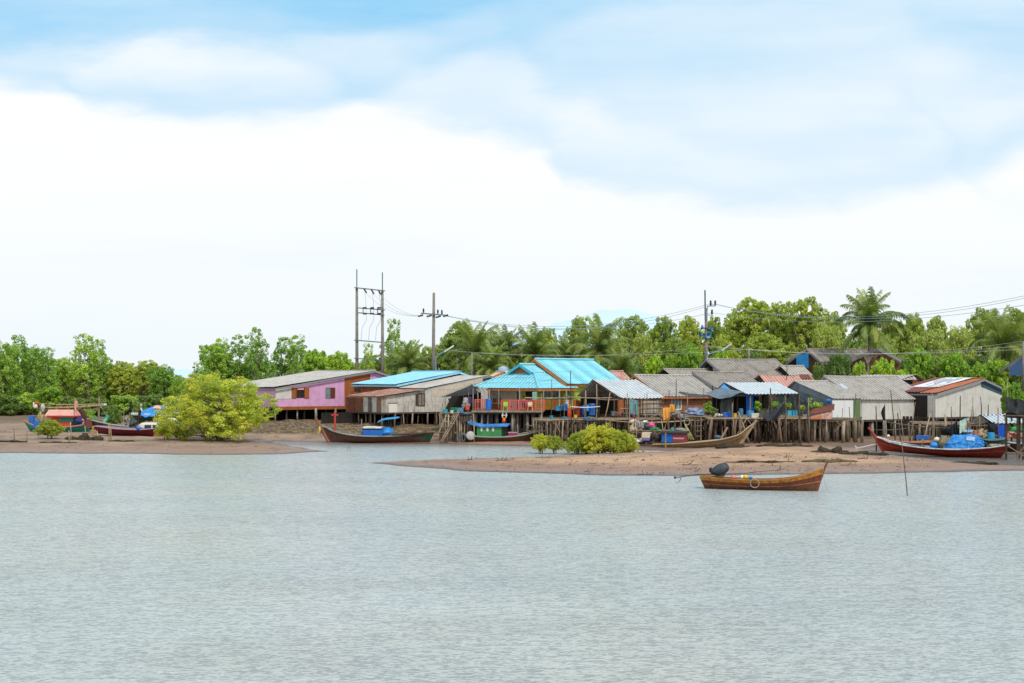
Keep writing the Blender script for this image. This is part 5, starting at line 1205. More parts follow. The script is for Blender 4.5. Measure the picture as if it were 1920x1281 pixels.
# unpainted wooden boat
HN = hm('bare_grey_brown_planks', (150, 126, 96), (122, 102, 76), (84, 76, 52), nsc=1.6)
b4 = Boat('wooden_boat', 'unpainted weathered wooden boat with a high curved bow drawn up on the sandbar', (1222, 121.5), (1408, 118.5),
          [(1222, 834), (1260, 833), (1310, 829.5), (1350, 825), (1385, 815.5), (1408, 797)], [(1226, 845), (1300, 847.5), (1350, 846), (1392, 834)], 2.0, HN, 1, PLANK, transom=0.55)
b4.strip('lower_planking', hm('mossy_planks', (98, 92, 62), (78, 70, 52), (60, 54, 42)), 0.0, 0.55, 0.01); b4.gunwale(hm('pale_gunwale_wood', (176, 154, 122)), 0.12); b4.strip('rubbing_strip', hm('pale_gunwale_wood', (176, 154, 122)), 0.74, 0.8, 0.05)
b4.stem([(1388, 832), (1402, 812), (1411, 798), (1418.5, 788)], hm('pale_stem_wood', (174, 158, 138), (136, 120, 100)), 0.17)
b4.thwarts(6, PLANK, 0.2, 0.85)
b4.rod((1352, 824), (1364, 801.5), 0.09, hm('pinkish_driftwood', (164, 140, 122)), 'post'); mb = MB(); mb.blob(b4.loc(1346, 820), (0.35, 0.2, 0.16), 0.2, 3, 12, 8); mb.build('blue_bundle', hm('blue_grey_cloth', (78, 104, 130)), b4.t, local=True, smooth=True)
for px0, px1, mt, nm in ((1240, 1261, BLUEP, 'blue_screen'), (1261, 1283, hm('maroon_screen_cloth', (140, 66, 74)), 'maroon_screen')):
    b4.block((px0, 813.5, px1, 830), 1.2, mt, nm, rnd=0.05)
b4.block((1238, 809, 1285, 813), 1.5, hm('charcoal_roof', (66, 66, 66)), 'cabin_roof', rnd=0.04); b4.block((1262, 821, 1282, 823.5), 1.24, hm('pinkish_print', (206, 150, 160)), 'printed_stripe')
b4.rod((1248, 812), (1248, 843), 0.06, BAMB, 'post', -1.1)
b4.rod((1195, 833), (1238, 820), 0.08, hm('black_iron', (44, 40, 38)), 'engine_shaft'); mb = MB(); mb.blob(b4.loc(1228, 819), (0.42, 0.4, 0.34), 0.3, 8, 14, 9); mb.build('engine', hm('oily_engine', (70, 52, 48), (50, 40, 38)), b4.t, local=True)
tb = b4.block((1204, 811, 1218, 826), 0.7, hm('cream_box', (214, 202, 170)), 'cream_box'); b4.block((1204, 821, 1218, 826), 0.74, hm('violet_box_base', (116, 110, 180)), 'box_base')

# big red boat at right
b5 = Boat('fishing_boat', 'large dark red boat with white gunwale and blue tarpaulin heap at the right', (1641, 111.5), (1890, 107.5),
          [(1641, 821), (1665, 829.5), (1700, 836.5), (1750, 841.5), (1800, 843), (1850, 840.5), (1890, 836)], [(1656, 846), (1710, 851), (1780, 857), (1876, 859.5)], 2.3, hm('dark_red_hull', (134, 44, 34), (112, 36, 30), (84, 34, 30)), 0, hm('blue_inside_paint', (34, 84, 140), (40, 100, 156)), transom=0.5)
b5.gunwale(hm('white_gunwale_paint', (206, 210, 210), (150, 150, 146)), 0.11); b5.strip('rubbing_strip', hm('pale_red_strip', (176, 120, 108)), 0.60, 0.63, 0.03)
b5.stem([(1657, 847), (1648, 832), (1641, 819), (1634, 809), (1628, 801.5)], hm('red_stem', (150, 62, 48), (120, 50, 42)), 0.15); b5.thwarts(5, PLANK, 0.1, 0.55, 0.8)
tp5 = thing('tarpaulin_heap', 'bright blue tarpaulin heap with a pale printed patch on the large red boat', 'tarpaulin', b5.world(1805, 842))
mb = MB(); c = b5.world(1804, 832)
def tarp(u, v):
    a = u*2*pi; b = v*pi/2; X = cos(a)*cos(b); Yy = sin(a)*cos(b); Z = sin(b)
    k = 1+0.2*mnoise.noise(V3((X*2.2, Yy*2.2, Z*2+3)))+0.16*(0.5-abs(mnoise.noise(V3((X*5, Yy*4, Z*3)))))+0.07*mnoise.noise(V3((X*11, Yy*9, Z*8)))
    xx = X*1.55*abs(cos(b))**-0.25 if cos(b) > 0.1 else X*1.55
    return c+b5.d*(max(-1.55, min(1.55, xx))*k)+b5.n*(Yy*0.95*k)+UP*(-0.42+1.02*Z**0.7*k*(1-0.22*max(0, -X))-0.05*sin(a*9)*(1-Z))
mb.grid(tarp, 72, 26, 3); mb.build('sheet', TARPB, tp5)
mb = MB(); pz = b5.world(1820, 822.5, -0.75); mb.box(pz, (0.62, 0.03, 0.34), rz=b5.rz, rot=Matrix.Rotation(b5.rz, 3, 'Z')@Matrix.Rotation(radians(-28), 3, 'X')@Matrix.Rotation(radians(7), 3, 'Y')); mb.build('printed_patch', surf('white_print', rgb((168, 194, 222)), rgb((92, 146, 200)), rnd=0, fine=0.1, nsc=5), tp5)
mb = MB(); mb.blob(b5.world(1771, 832, -0.2), (0.5, 0.5, 0.48), 0.35, 4, 16, 10); settag(mb.build('net_heap', surf('beige_net', rgb((150, 140, 112)), rgb((116, 110, 84)), nsc=7, bump=1), smooth=True), 'beige heap of nets left of the blue tarpaulin in the red boat', 'net')
mb = MB(); mb.blob(b5.world(1752, 836, -0.4), (0.34, 0.3, 0.26), 0.2, 9, 12, 8); settag(mb.build('blue_bundle', TARPB, smooth=True), 'small blue plastic bundle beside the beige nets in the red boat', 'bundle')
mb = MB(); c = b5.world(1730, 820, 0.9); mb.box(c, (0.95, 0.6, 0.25), rz=b5.rz+0.1); settag(mb.build('blue_cooler', BLUEP), 'flat blue and white cooler behind the bow half of the red boat', 'cooler')
mb = MB(); mb.blob(b5.world(1756, 824, -0.3), (0.22, 0.22, 0.2), 0.15, 2, 10, 7); settag(mb.build('float_ball', surf('pale_green_float', rgb((200, 206, 180))), smooth=True), 'pale float ball on the beige nets of the red boat', 'float')
mb = MB(); mb.blob(b5.world(1665.5, 817.8, 0.8), (0.13, 0.13, 0.13), 0.02, 2, 10, 7); settag(mb.build('float_ball', surf('cream_float', rgb((226, 206, 170))), smooth=True), 'cream float ball behind the bow of the red boat', 'float')
mb = MB(); mb.tube([P(1604, 838, 112), P(1605.5, 843, 112)], 0.05, 5); mb.tube([P(1603, 836, 112), P(1608, 840.5, 112), P(1645, 832.5, 111.5)], 0.045, 5); settag(mb.build('anchor_pole', WHITEP), 'white forked pole leading from the sand to the red boat bow', 'pole')
# boats behind the red one
b10 = Boat('fishing_boat', 'dark hulled boat with a pale blue gunwale behind the jetty at the right edge', (1872, 117), (1990, 116), [(1872, 827), (1900, 831), (1950, 832), (1990, 825)], [(1885, 850), (1930, 851), (1980, 850)], 2.0, hm('dark_brown_hull', (76, 52, 46), (60, 44, 40)), 1, PLANK)
b10.gunwale(hm('pale_blue_gunwale', (170, 184, 204)), 0.14)
b11 = Boat('fishing_boat', 'low brown boat with clutter lying behind the blue interior of the red boat', (1662, 117.5), (1775, 117.5), [(1662, 823), (1690, 829), (1730, 830), (1775, 826)], [(1672, 840), (1720, 842), (1768, 841)], 1.8, hm('tan_hull', (150, 104, 80), (120, 84, 66)), 0, PLANK)
b11.gunwale(hm('tan_gunwale', (170, 126, 100)), 0.1)
b12 = Boat('fishing_boat', 'dark boat with a green blue rim behind the blue tarpaulin heap', (1830, 114.5), (1890, 114.5), [(1830, 822), (1855, 826), (1890, 824)], [(1836, 842), (1860, 843), (1886, 842)], 1.6, hm('charcoal_hull', (58, 60, 62)), 1, PLANK)
b12.gunwale(hm('teal_gunwale', (70, 130, 130)), 0.1)

# left boats -------------------------------------------------------------------------
b6 = Boat('trawler', 'teal and dark green boat with a red cabin roof aground on the left mudflat', (42, 149), (172, 147),
          [(42, 790), (60, 797), (80, 801), (120, 801), (150, 798), (172, 790)], [(56, 809.5), (90, 815), (130, 815), (160, 814)], 2.6, hm('bright_teal_hull', (30, 150, 132), (40, 164, 146), (90, 150, 140)), 1, PLANK, transom=0.6)
b6.strip('dark_green_side', hm('dark_green_side', (28, 74, 62), (24, 62, 52)), 0.0, 1.0, 0.02, 0.42, 1.0); b6.gunwale(hm('rust_pink_gunwale', (178, 118, 98)), 0.16); b6.strip('keel_band', hm('rust_keel', (150, 96, 74)), 0.0, 0.25, 0.03, 0, 0.5)
cb = b6.block((97, 783, 135, 801), 1.6, hm('red_orange_cabin', (206, 86, 54), (188, 74, 48)), 'cabin'); b6.block((111, 783, 138, 790.5), 1.7, hm('teal_cabin_band', (20, 140, 122)), 'cabin_band', parent=cb); b6.block((84, 782, 110, 797), 1.3, hm('cream_cabin', (202, 178, 120)), 'wheelhouse')
b6.block((82, 769, 138, 781), 2.1, hm('faded_red_roof', (226, 176, 166), (212, 120, 104), nsc=0.9), 'cabin_roof', taper=0.22, rnd=0.05)
b6.block((88, 779.8, 140, 782.2), 2.3, hm('red_roof_edge', (170, 58, 44)), 'roof_edge')
b6.block((100, 768.4, 118, 777), 1.75, hm('bright_red_patch', (220, 44, 36)), 'roof_patch', taper=0.3)
for i, (a, b, r) in enumerate([((72, 757), (196, 757.5), .06), ((78, 764), (195, 759.5), .07), ((130, 769), (185, 766), .05)]): b6.rod(a, b, r, BAMB, 'outrigger_pole', 0.6-i*0.5, sag=0.1)
b6.rod((186, 744), (185, 788), 0.09, STILTW, 'mast', 0.3); b6.rod((84, 760), (81, 790), 0.07, STILTW, 'mast'); b6.rod((186, 756), (200, 780), 0.02, WIREM, 'stay')
b6.rod((132, 768), (126, 745), 0.03, BAMB, 'flag_stick', -0.5)
for (px, py, sx, sz, mt, lb, nm) in [(66, 761, .26, .30, CLOTHW, 'white bundle of floats on the mast over the teal boat stern', 'float_bundle'), (80, 765, .24, .34, CLOTHW, 'second white bundle hanging beside the mast of the teal boat', 'float_bundle'), (69, 756, .22, .12, REDP, 'red cloth on top of the white bundle', 'red_cloth'), (197, 759, .18, .12, WHITEP, 'white wrapping on the right end of the bamboo outriggers', 'wrapping'),
        (76, 782, .25, .6, surf('yellow_blue_cloth', rgb((206, 188, 96)), rgb((90, 110, 150)), nsc=4), 'yellow and blue striped clothes hanging on the teal boat', 'hanging_clothes'), (148, 792, .8, .42, surf('navy_cloth', rgb((36, 58, 110)), rgb((60, 50, 80))), 'dark blue net heap on the foredeck of the teal boat', 'net_heap'), (160, 790, .4, .35, PINKC, 'pinkish bundle beside the dark blue heap', 'bundle')]:
    mb = MB(); mb.blob(b6.world(px, py, -0.3), (sx, sx*.7, sz), 0.45, px, 16, 12); settag(mb.build(nm, mt, smooth=True), lb, 'bundle')
def barrel(label, px, pb, pt_, w, Y, mat, name='barrel', cat='barrel', lid=None, tilt=0.0):
    c = P(px, pb, Y); h = zat(pt_, Y)-c.z; r = w*Y/F/2
    t = thing(name, label, cat, c); ax = V3((tilt, 0, 1)).normalized()
    mb = MB(); mb.lathe(V3(c), [(0, 0.01), (r*0.92, 0.01), (r, 0.05*h), (r, .32*h), (r*1.04, .34*h), (r, .36*h), (r, .64*h), (r*1.04, .66*h), (r, .68*h), (r*0.98, .96*h), (r*0.9, h), (r*0.86, h*0.985), (0, h*0.985)], 16, axis=ax)
    mb.build('drum', mat, t, smooth=False)
    mb = MB(); mb.lathe(V3(c)+ax*h*0.97, [(r*0.95, 0), (r*0.99, 0.02), (r*0.95, 0.05), (r*0.5, 0.06), (0, 0.06)], 16, axis=ax); mb.build('lid', lid or mat, t); return t
barrel('blue barrel standing upright at the stern of the teal boat', 60, 799, 780, 11, 148.3, BLUEP); barrel('blue barrel leaning below the upright one on the teal boat', 66, 803, 789, 11, 147.4, BLUEP, tilt=0.45)
b7 = Boat('fishing_boat', 'grey brown boat with a tall dark bow post between the teal and the maroon boats', (163, 143), (292, 146), [(163, 786), (185, 791.5), (210, 797), (250, 801), (292, 802)], [(176, 806), (220, 811), (285, 812)], 2.2, hm('grey_brown_hull', (96, 70, 60), (74, 56, 50)), 0, hm('pale_green_inside', (128, 140, 128)), transom=0.5)
b7.gunwale(hm('pale_green_rail', (150, 158, 146)), 0.14); b7.stem([(176, 806), (168, 794), (162, 786), (155, 776), (149, 767)], hm('dark_stem', (78, 52, 44)), 0.3)
b7.rod((192, 795), (204, 780), 0.2, hm('green_white_paddle', (46, 150, 110), (170, 180, 168), nsc=1.5), 'rudder'); b7.rod((170, 784), (196, 790), 0.08, hm('teal_edge', (90, 130, 110)), 'bow_rail')
b7.block((160, 786, 174, 803), 1.2, hm('dark_red_brown_bow_board', (96, 52, 42)), 'bow_board', taper=0.25)
b8 = Boat('longtail_boat', 'maroon longtail boat with a white curved cabin and orange ribbons at the left', (170, 138.5), (294, 137), [(170, 800), (190, 801.5), (220, 804.5), (260, 806), (294, 804)], [(180, 813), (220, 817.5), (285, 819)], 2.0, hm('maroon_hull', (112, 32, 44), (92, 28, 40), (70, 30, 36)), 0, PLANK, transom=0.5)
b8.gunwale(hm('lilac_gunwale', (170, 150, 172)), 0.1)
cb = b8.block((256, 793, 297, 806), 1.4, hm('cream_white_cabin', (214, 208, 194), (196, 190, 178)), 'cabin', taper=0.2, rnd=0.25); b8.block((271, 797, 283, 803.5), 1.38, hm('dark_cabin_window', (50, 66, 84)), 'window', parent=cb); b8.block((286, 797, 293, 803.5), 1.3, hm('dark_cabin_window', (50, 66, 84)), 'window', parent=cb)
b8.rod((175, 799), (173, 815), 0.09, CLOTHO, 'ribbon'); b8.rod((177, 800), (170, 810), 0.06, hm('green_ribbon', (110, 160, 140)), 'ribbon')
mb = MB(); mb.blob(b8.world(260, 804, -.8), (0.3, 0.25, 0.22), 0.1, 3, 10, 8); settag(mb.build('plastic_drum', BLUEP, smooth=True), 'small blue drum beside the white cabin of the maroon boat', 'drum')
def flag(label, pb, ptop, Y, w, h, mat, side=1, name='flag_pole'):
    t = thing(name, label, 'flag', P(pb[0], pb[1], Y)); mb = MB(); mb.tube([P(*pb, Y), P(*ptop, Y)], [0.035, 0.02], 5); mb.build('pole', DPOLE, t)
    mb = MB(); q = P(*ptop, Y)
    mb.grid(lambda u, v: q+V3((side*w*u*(1-0.4*v)+0.05*sin(v*9), 0.10*sin(u*7+v*3), -h*v-0.25*h*u)), 8, 8, 1); mb.build('flag', mat, t, smooth=True)
flag('pink pennant on a stick above the teal boat', (139, 782), (139, 746), 142, 0.30, 1.35, PINKC, 1); flag('ragged black flag above the maroon boat', (244, 792), (247, 750), 141, -0.28, 1.2, BLACKC, 1)
flag('black flag on a dark pole beside the white cabin', (260, 795), (260, 764), 139, 0.2, 1.1, BLACKC, 1); flag('narrow white pennant right of the ragged black flag', (262, 790), (266, 755), 143, -0.2, 0.9, WHITEP, 1)
mb = MB(); mb.blob(P(238, 790, 140), (0.3, 0.3, 0.45), 0.5, 3, 14, 10); settag(mb.build('engine_heap', surf('grey_white_engine', rgb((150, 146, 138)), rgb((70, 66, 62)), nsc=5)), 'greyish engine with rags at the foot of the black flag', 'engine')
mb = MB(); mb.blob(P(250, 796, 140.4), (0.42, 0.4, 0.35), 0.5, 6, 14, 10); settag(mb.build('engine_heap', surf('dark_engine', rgb((80, 84, 88)), rgb((50, 50, 52)), nsc=5)), 'dark engine left of the white cabin of the maroon boat', 'engine')
b9 = Boat('fishing_boat', 'distant boat with pale hull under a rumpled blue sheet behind the maroon boat', (246, 161), (345, 163), [(246, 777), (280, 778.5), (315, 779), (345, 776)], [(256, 789), (300, 790), (340, 789)], 2.2, hm('dark_green_grey_hull', (52, 78, 78), (40, 62, 64)), 1, PLANK); b9.gunwale(hm('pale_grey_gunwale', (176, 184, 180)), 0.3)
mb = MB()
sa, sb, sc_, sd = P(256, 776, 160), P(300, 776, 160), P(312, 762, 161), P(284, 763, 163)
mb.grid(lambda u, v: sa.lerp(sb, u).lerp(sd.lerp(sc_, u), v)+V3((0, 0, 0.25*mnoise.noise(V3((u*4, v*4, 0)))-0.3*sin(pi*u)*(1-v))), 16, 8, 2); settag(mb.build('tarpaulin', TARPB, smooth=True), 'rumpled blue sheet slung over the distant boat', 'tarpaulin')
mb = MB(); sa, sb, sc_, sd = P(286, 765, 161), P(316, 768, 161), P(314, 762, 162), P(292, 760, 162); mb.grid(lambda u, v: sa.lerp(sb, u).lerp(sd.lerp(sc_, u), v), 6, 4, 2); settag(mb.build('pink_sheet', PINKC, smooth=True), 'pink sheet lying over the right end of the blue sheet', 'sheet')
hut = thing('reed_hut_roof', 'low brown thatched lean-to behind the blue sheet at the left', 'shelter', P(310, 795, 166)); mb = MB(); mb.quad(P(283, 781, 164), P(345, 781, 164), P(345, 770, 167), P(290, 770, 167)); mb.build('thatch', surf('thatch_brown', rgb((120, 96, 78)), rgb((90, 72, 60)), streak=rgb((60, 48, 40)), nsc=4), hut)
for px in (290, 315, 340): mb = MB(); mb.tube([P(px, 796, 164.5), P(px, 780, 164.5)], 0.06, 5); mb.build('post', DPOLE, hut)
mb = MB(); mb.box(P(299, 815, 137), (1.0, 0.6, 0.55)); settag(mb.build('brick_block', surf('brick_red_block', rgb((156, 92, 74)))), 'brick red block on the mud right of the maroon boat', 'block')
mb = MB(); mb.blob(P(322, 792, 134), (0.7, 0.5, 0.42), 0.2, 3, 12, 8); settag(mb.build('white_sack', WHITEP, smooth=True), 'white sheet bundle half hidden by the left branches of the big mangrove', 'bundle')

# ------------------------------------------------------------------ piers, rails, poles
def pier(name, label, px0, px1, py, Y, depth, rows, cols, seed, mat=STILT, rad=0.08, cat='pier', lean=0.08, thick=0.09, rag=0.4):
    x0, x1 = xat(px0, Y), xat(px1, Y); z = zat(py, Y); rg = random.Random(seed)
    t = thing(name, label, cat, ((x0+x1)/2, Y, gz((x0+x1)/2, Y)))
    n = int(depth/0.42)
    for i in range(n):
        a = x0+rg.uniform(-rag, rag)*0.6; b = x1+rg.uniform(-rag, rag); y = Y+i*0.42+0.1
        mb = MB(); mb.board(V3((a, y, z+rg.uniform(-.05, .03))), V3((b, y+rg.uniform(-.1, .1), z+rg.uniform(-.05, .03))), thick, 0.3); mb.build('plank', PLANK if i % 3 else BAMB, t)
    mb = MB(); mb.tube([V3((x0-0.2, Y+0.05, z-0.14)), V3(((x0+x1)/2, Y+0.05, z-0.2)), V3((x1+0.2, Y+0.05, z-0.13))], 0.08, 6); mb.build('beam', STILT, t)
    stilts(t, V3((x0, Y+0.1, 0)), V3((x1-x0, 0, 0)), V3((0, depth-0.3, 0)), cols, rows, z-0.08, rad, mat, 0.42, seed, lean=lean)
    if cat == 'pier':       # diagonal braces, loose sticks, stakes standing above the edge
        for i in range(int((x1-x0)*1.1)):
            x = rg.uniform(x0, x1); dx = rg.uniform(-1.2, 1.2); hh = rg.uniform(.5, z-.3)
            mb = MB(); mb.tube([V3((x, Y-.05, z-.1)), V3((x+dx, Y-.1, z-hh))], rg.uniform(.02, .045), 5); mb.build('brace', rg.choice((BAMB, STILTW, STILT)), t)
        for i in range(int((x1-x0)*1.3)):
            x = rg.uniform(x0, x1); mb = MB(); hh = rg.uniform(.3, 1.5) if rg.random() < .8 else 2.3
            mb.tube([V3((x, Y+rg.uniform(-.1, .5), z-rg.uniform(.2, 1.4))), V3((x+rg.uniform(-.2, .2), Y+.1, z+hh))], rg.uniform(.018, .04), 5); mb.build('stake', rg.choice((BAMB, STILTW, DPOLE)), t)
    return t
pier('work_platform', 'rickety pole platform with plastic tubs left of the turquoise house', 826, 886, 775.5, 130.6, 3.4, 3, 13, 41, STILTW, 0.06)
pier('pier_deck', 'low rough pole pier right of the porch deck carrying blue tubs and baskets', 1002, 1126, 786.5, 127.4, 5, 4, 22, 42, STILTW, 0.065, rag=0.6)
pier('pier_deck', 'rough plank pier in front of the silver roofed shed', 1128, 1246, 786, 126.2, 4.5, 3, 17, 43, STILT, 0.065, rag=0.6)
pier('pier_deck', 'short pier with hung clothes below the orange house', 1246, 1330, 781, 125.5, 8, 3, 15, 44, STILT, 0.08)
pier('pier_deck', 'long pier on closely set piles under the pale blue roofed shed', 1330, 1512, 783.5, 123.6, 8, 3, 33, 45, STILT, 0.085, lean=0.14)
pier('pier_deck', 'right section of the closely piled pier below the white sliding wall', 1512, 1612, 786, 125.6, 6, 3, 14, 46, STILTW, 0.13, lean=0.05)
pier('work_platform', 'cluttered pole platform behind the large red boat', 1738, 1838, 795, 121, 6, 3, 16, 47, STILTW, 0.08, rag=0.8)
for (px0, px1, Y, zt2, lb) in ((1180, 1330, 134, 2.5, 'dark backing added for the shade under the sheds in the middle'), (1330, 1620, 133.5, 2.5, 'dark backing added for the shade under the long pier'), (1620, 1760, 137.5, 2.3, 'dark backing added for the shade under the broad white walled house'), (1000, 1180, 135, 2.4, 'dark backing added for the shade behind the low rough pole pier'), (1757, 1900, 141, 2.4, 'dark backing added for the shade under the tall white walled house')):
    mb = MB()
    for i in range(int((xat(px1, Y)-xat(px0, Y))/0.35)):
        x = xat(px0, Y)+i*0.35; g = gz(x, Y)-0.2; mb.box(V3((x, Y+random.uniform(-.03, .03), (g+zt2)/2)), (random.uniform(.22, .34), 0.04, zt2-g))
    settag(mb.build('shade_backing', surf('black_brown_shade', rgb((44, 38, 33)), rgb((30, 27, 24)), rnd=0.2)), lb, 'shade backing')  # dark slats added to give the voids under the floors their shade
# low shed behind the red boat and the jetty at the edge
ls = thing('low_shed', 'low shed with a pale sheet roof behind the red boat', 'shed', P(1850, 800, 118))
mb = MB(); mb.sheet(P(1838, 777, 121), P(1885, 776, 122)-P(1838, 777, 121), P(1862, 795, 116.5)-P(1838, 777, 121), seed=2); mb.sheet(P(1885, 776.5, 122), P(1945, 778, 122)-P(1885, 776.5, 122), P(1910, 794, 117)-P(1885, 776.5, 122), seed=3); mb.build('roof', PALEBLUE, ls)
mb = MB(); mb.sheet(P(1838, 777.5, 120.9), V3((4, 1.5, 0)), P(1815, 794, 117)-P(1838, 777.5, 120.9), seed=4); mb.build('roof', DGREY, ls)
for px, Y in ((1836.5, 117), (1862, 117), (1816, 117.5), (1884, 118)): mb = MB(); mb.tube([V3((xat(px, Y), Y, gz(xat(px, Y), Y)-.2)), P(px, 781 if px != 1862 else 794, Y)], 0.07, 6); mb.build('post', BAMB, ls)
mb = MB(); mb.tube([P(1813, 798.5, 116.8), P(1866, 798, 116.8)], 0.05, 5); mb.build('rail', BAMB, ls)
jt = thing('jetty_frame', 'tall pole frame of a jetty with a flat stick roof at the right edge', 'jetty', P(1900, 862, 106))
for px, pb, Y in ((1887, 862, 105.5), (1912, 860, 107), (1919, 862, 105.5), (1908, 846, 112), (1897, 830, 118)): mb = MB(); mb.tube([V3((xat(px-.5, Y), Y, -0.6)), P(px, 778, Y)], 0.085, 7); mb.build('pole', DPOLE if px != 1887 else STILT, jt)
for i in range(7): mb = MB(); mb.tube([P(1881+i*0.4, 779.5-0.2*(i % 2), 105+i*0.6), P(1940, 781-0.3*(i % 3), 105+i*0.6)], 0.06, 5); mb.build('roof_pole', STILT, jt)
for a, b in (((1889, 836), (1921, 856)), ((1921, 832), (1905, 857)), ((1887, 849), (1925, 850)), ((1906, 858), (1928, 828))): mb = MB(); mb.tube([P(*a, 105.3), P(*b, 105.3)], 0.04, 5); mb.build('brace', STILTW, jt)
mb = MB(); drape(P(1886, 745, 106), P(1925, 752, 106), 0.9, 1.3, 0.3, 4); settag(mb.build('shade_net', TARPD, smooth=True), 'black shade net sagging above the jetty frame', 'net')
mb = MB(); mb.blob(P(1908, 777, 107), (1.0, 0.6, 0.3), 0.3, 3, 14, 8); settag(mb.build('net_heap', BLACKC, smooth=True), 'black net heap on the roof of the jetty frame', 'net')
# free poles: (x, y) foot, (x, y) head, distance, radius, material, label
POLES = [((1706, 931), (1689, 815), 73.6, .025, DPOLE, 'dark leaning pole standing alone in the water in front of the sandbar'),
 ((1033, 790), (1034.5, 712), 128, .04, DPOLE, 'dark upright pole in front of the right end of the turquoise porch roof'),
 ((1071, 800), (1069.5, 696), 127, .045, DPOLE, 'tall dark pole in front of the turquoise eave beside the silver roof'),
 ((1098, 790), (1098, 732), 128, .04, BAMB, 'pole at the left gable of the silver roofed shed'),
 ((1118, 785), (1118.5, 720), 129, .06, STILTW, 'thick pale post in the gable middle of the silver roofed shed'),
 ((1133, 790), (1144, 736), 127, .045, BAMB, 'leaning bamboo pole in front of the silver roofed shed'),
 ((1177, 800), (1181, 745), 126, .045, STILTW, 'pole at the right eave of the silver roofed shed'),
 ((1195, 800), (1198, 762), 125.7, .04, BAMB, 'short pole between the silver shed and the hung cloths'),
 ((1246, 832), (1240, 786), 124, .04, BAMB, 'thin upright pole rising from the unpainted boat'),
 ((1266, 775), (1268, 711), 130, .045, DPOLE, 'dark pole in front of the white window of the orange house'),
 ((1319, 783), (1319.5, 727), 130.5, .035, DPOLE, 'thin dark stick left of the grey blue awning'),
 ((1373, 800), (1373, 756), 124, .06, STILTW, 'stump post rising above the pier beside the yellow can'),
 ((1408, 842), (1384, 772), 122.8, .09, STILTW, 'thick leaning pole crossing behind the high bow of the unpainted boat'),
 ((1444.5, 785), (1444.5, 728), 124, .07, DPOLE, 'dark thick post in front of the pale blue roof'),
 ((1473, 842), (1472.5, 741), 123.4, .09, STILT, 'tall post at the right corner of the pale blue roofed shed'),
 ((1499, 840), (1498.5, 730), 123.4, .08, STILT, 'tall post right of the potted plants'),
 ((1517, 842), (1515.5, 746), 123.4, .05, STILTW, 'pale thin pole beside the red brown board'),
 ((1508, 800), (1511, 748), 124, .05, DPOLE, 'dark stick left of the pale thin pole'),
 ((1475, 712), (1474.5, 672), 150, .04, DPOLE, 'thin pole rising from the pink rusty roof'),
 ((1643, 812), (1642.5, 762), 117, .05, DPOLE, 'grey stick left of the black pennant'),
 ((1680, 800), (1670, 732), 118, .04, DPOLE, 'tall thin dark stick leaning against the white wall'),
 ((1690, 812), (1683, 775), 117, .05, DPOLE, 'short dark stick right of the tall thin one'),
 ((1697, 815), (1686, 762), 117.5, .03, STILTW, 'thin stick leaning left in front of the white wall'),
 ((1702, 822), (1716, 754), 117, .035, STILTW, 'pale stick leaning right with white tip'),
 ((1718, 838), (1746, 770), 113, .05, STILTW, 'long pale pole leaning right out of the red boat'),
 ((1748, 830), (1748.5, 737), 118, .04, GREYC, 'tall white pipe before the shaded wall'),
 ((1751, 806), (1749, 760), 119, .06, STILTW, 'grey thick pole beside the white pipe'),
 ((1773, 812), (1772, 777), 119, .09, STILTW, 'stout forked post before the tall white wall'),
 ((1783, 800), (1783.5, 762), 119.5, .035, DPOLE, 'slim bent stick left of the light green cloth'),
 ((1798, 812), (1800.5, 742), 119, .05, DPOLE, 'tall dark stick in the middle of the tall white wall'),
 ((1824, 790), (1824, 762), 120, .03, DPOLE, 'short twig stick above the low shed'),
 ((1840, 782), (1838.5, 744), 120, .04, DPOLE, 'dark stick above the roof peak of the low shed'),
 ((1851, 790), (1853, 759), 120, .04, DPOLE, 'second dark stick above the low shed'),
 ((1869, 812), (1871.5, 765), 116, .05, hm('red_brown_pole', (140, 84, 70)), 'red brown stick beside the hanging blue sheet'),
 ((1888, 780), (1889, 708), 108, .03, BAMB, 'tall thin cane rising above the jetty frame'),
 ((26, 831), (26, 803), 127, .05, BAMB, 'bamboo stake at the left edge of the mudflat'),
 ((50, 832), (50, 808), 126.5, .07, BAMB, 'thick bamboo stake below the teal stern'),
 ((103, 827), (102, 801), 130, .04, BAMB, 'bamboo stake right of the umbrella shaped mangrove'),
 ((129, 834), (129, 807), 125.5, .06, BAMB, 'bamboo stake at the left end of the net heap'),
 ((133, 830), (132, 792), 128, .05, STILTW, 'tall pale stake in front of the dark green hull'),
 ((160, 821), (159, 798), 134, .05, STILTW, 'pale stake under the bow of the teal boat'),
 ((183, 828), (182, 808), 129, .05, BAMB, 'short bamboo stake before the maroon bow'),
 ((204, 831), (204, 795), 127, .05, BAMB, 'left one of the two paired stakes before the maroon hull'),
 ((208, 831), (207, 797), 127.4, .05, BAMB, 'right one of the two paired stakes before the maroon hull'),
 ((227, 806), (233, 766), 137.5, .035, STILTW, 'thin leaning stick rising from the maroon boat'),
 ((652, 847), (651, 836), 118, .02, DPOLE, 'left of the thin sticks standing in the channel'),
 ((657, 848), (655, 834), 117, .02, DPOLE, 'right of the thin sticks standing in the channel'),
 ((1155, 876), (1152, 862), 96.5, .025, DPOLE, 'broken stick on the sandbar left of the bushes shade'),
 ((1448, 878), (1447, 866), 94, .03, DPOLE, 'stick stuck in the sand behind the moored longtail boat')]
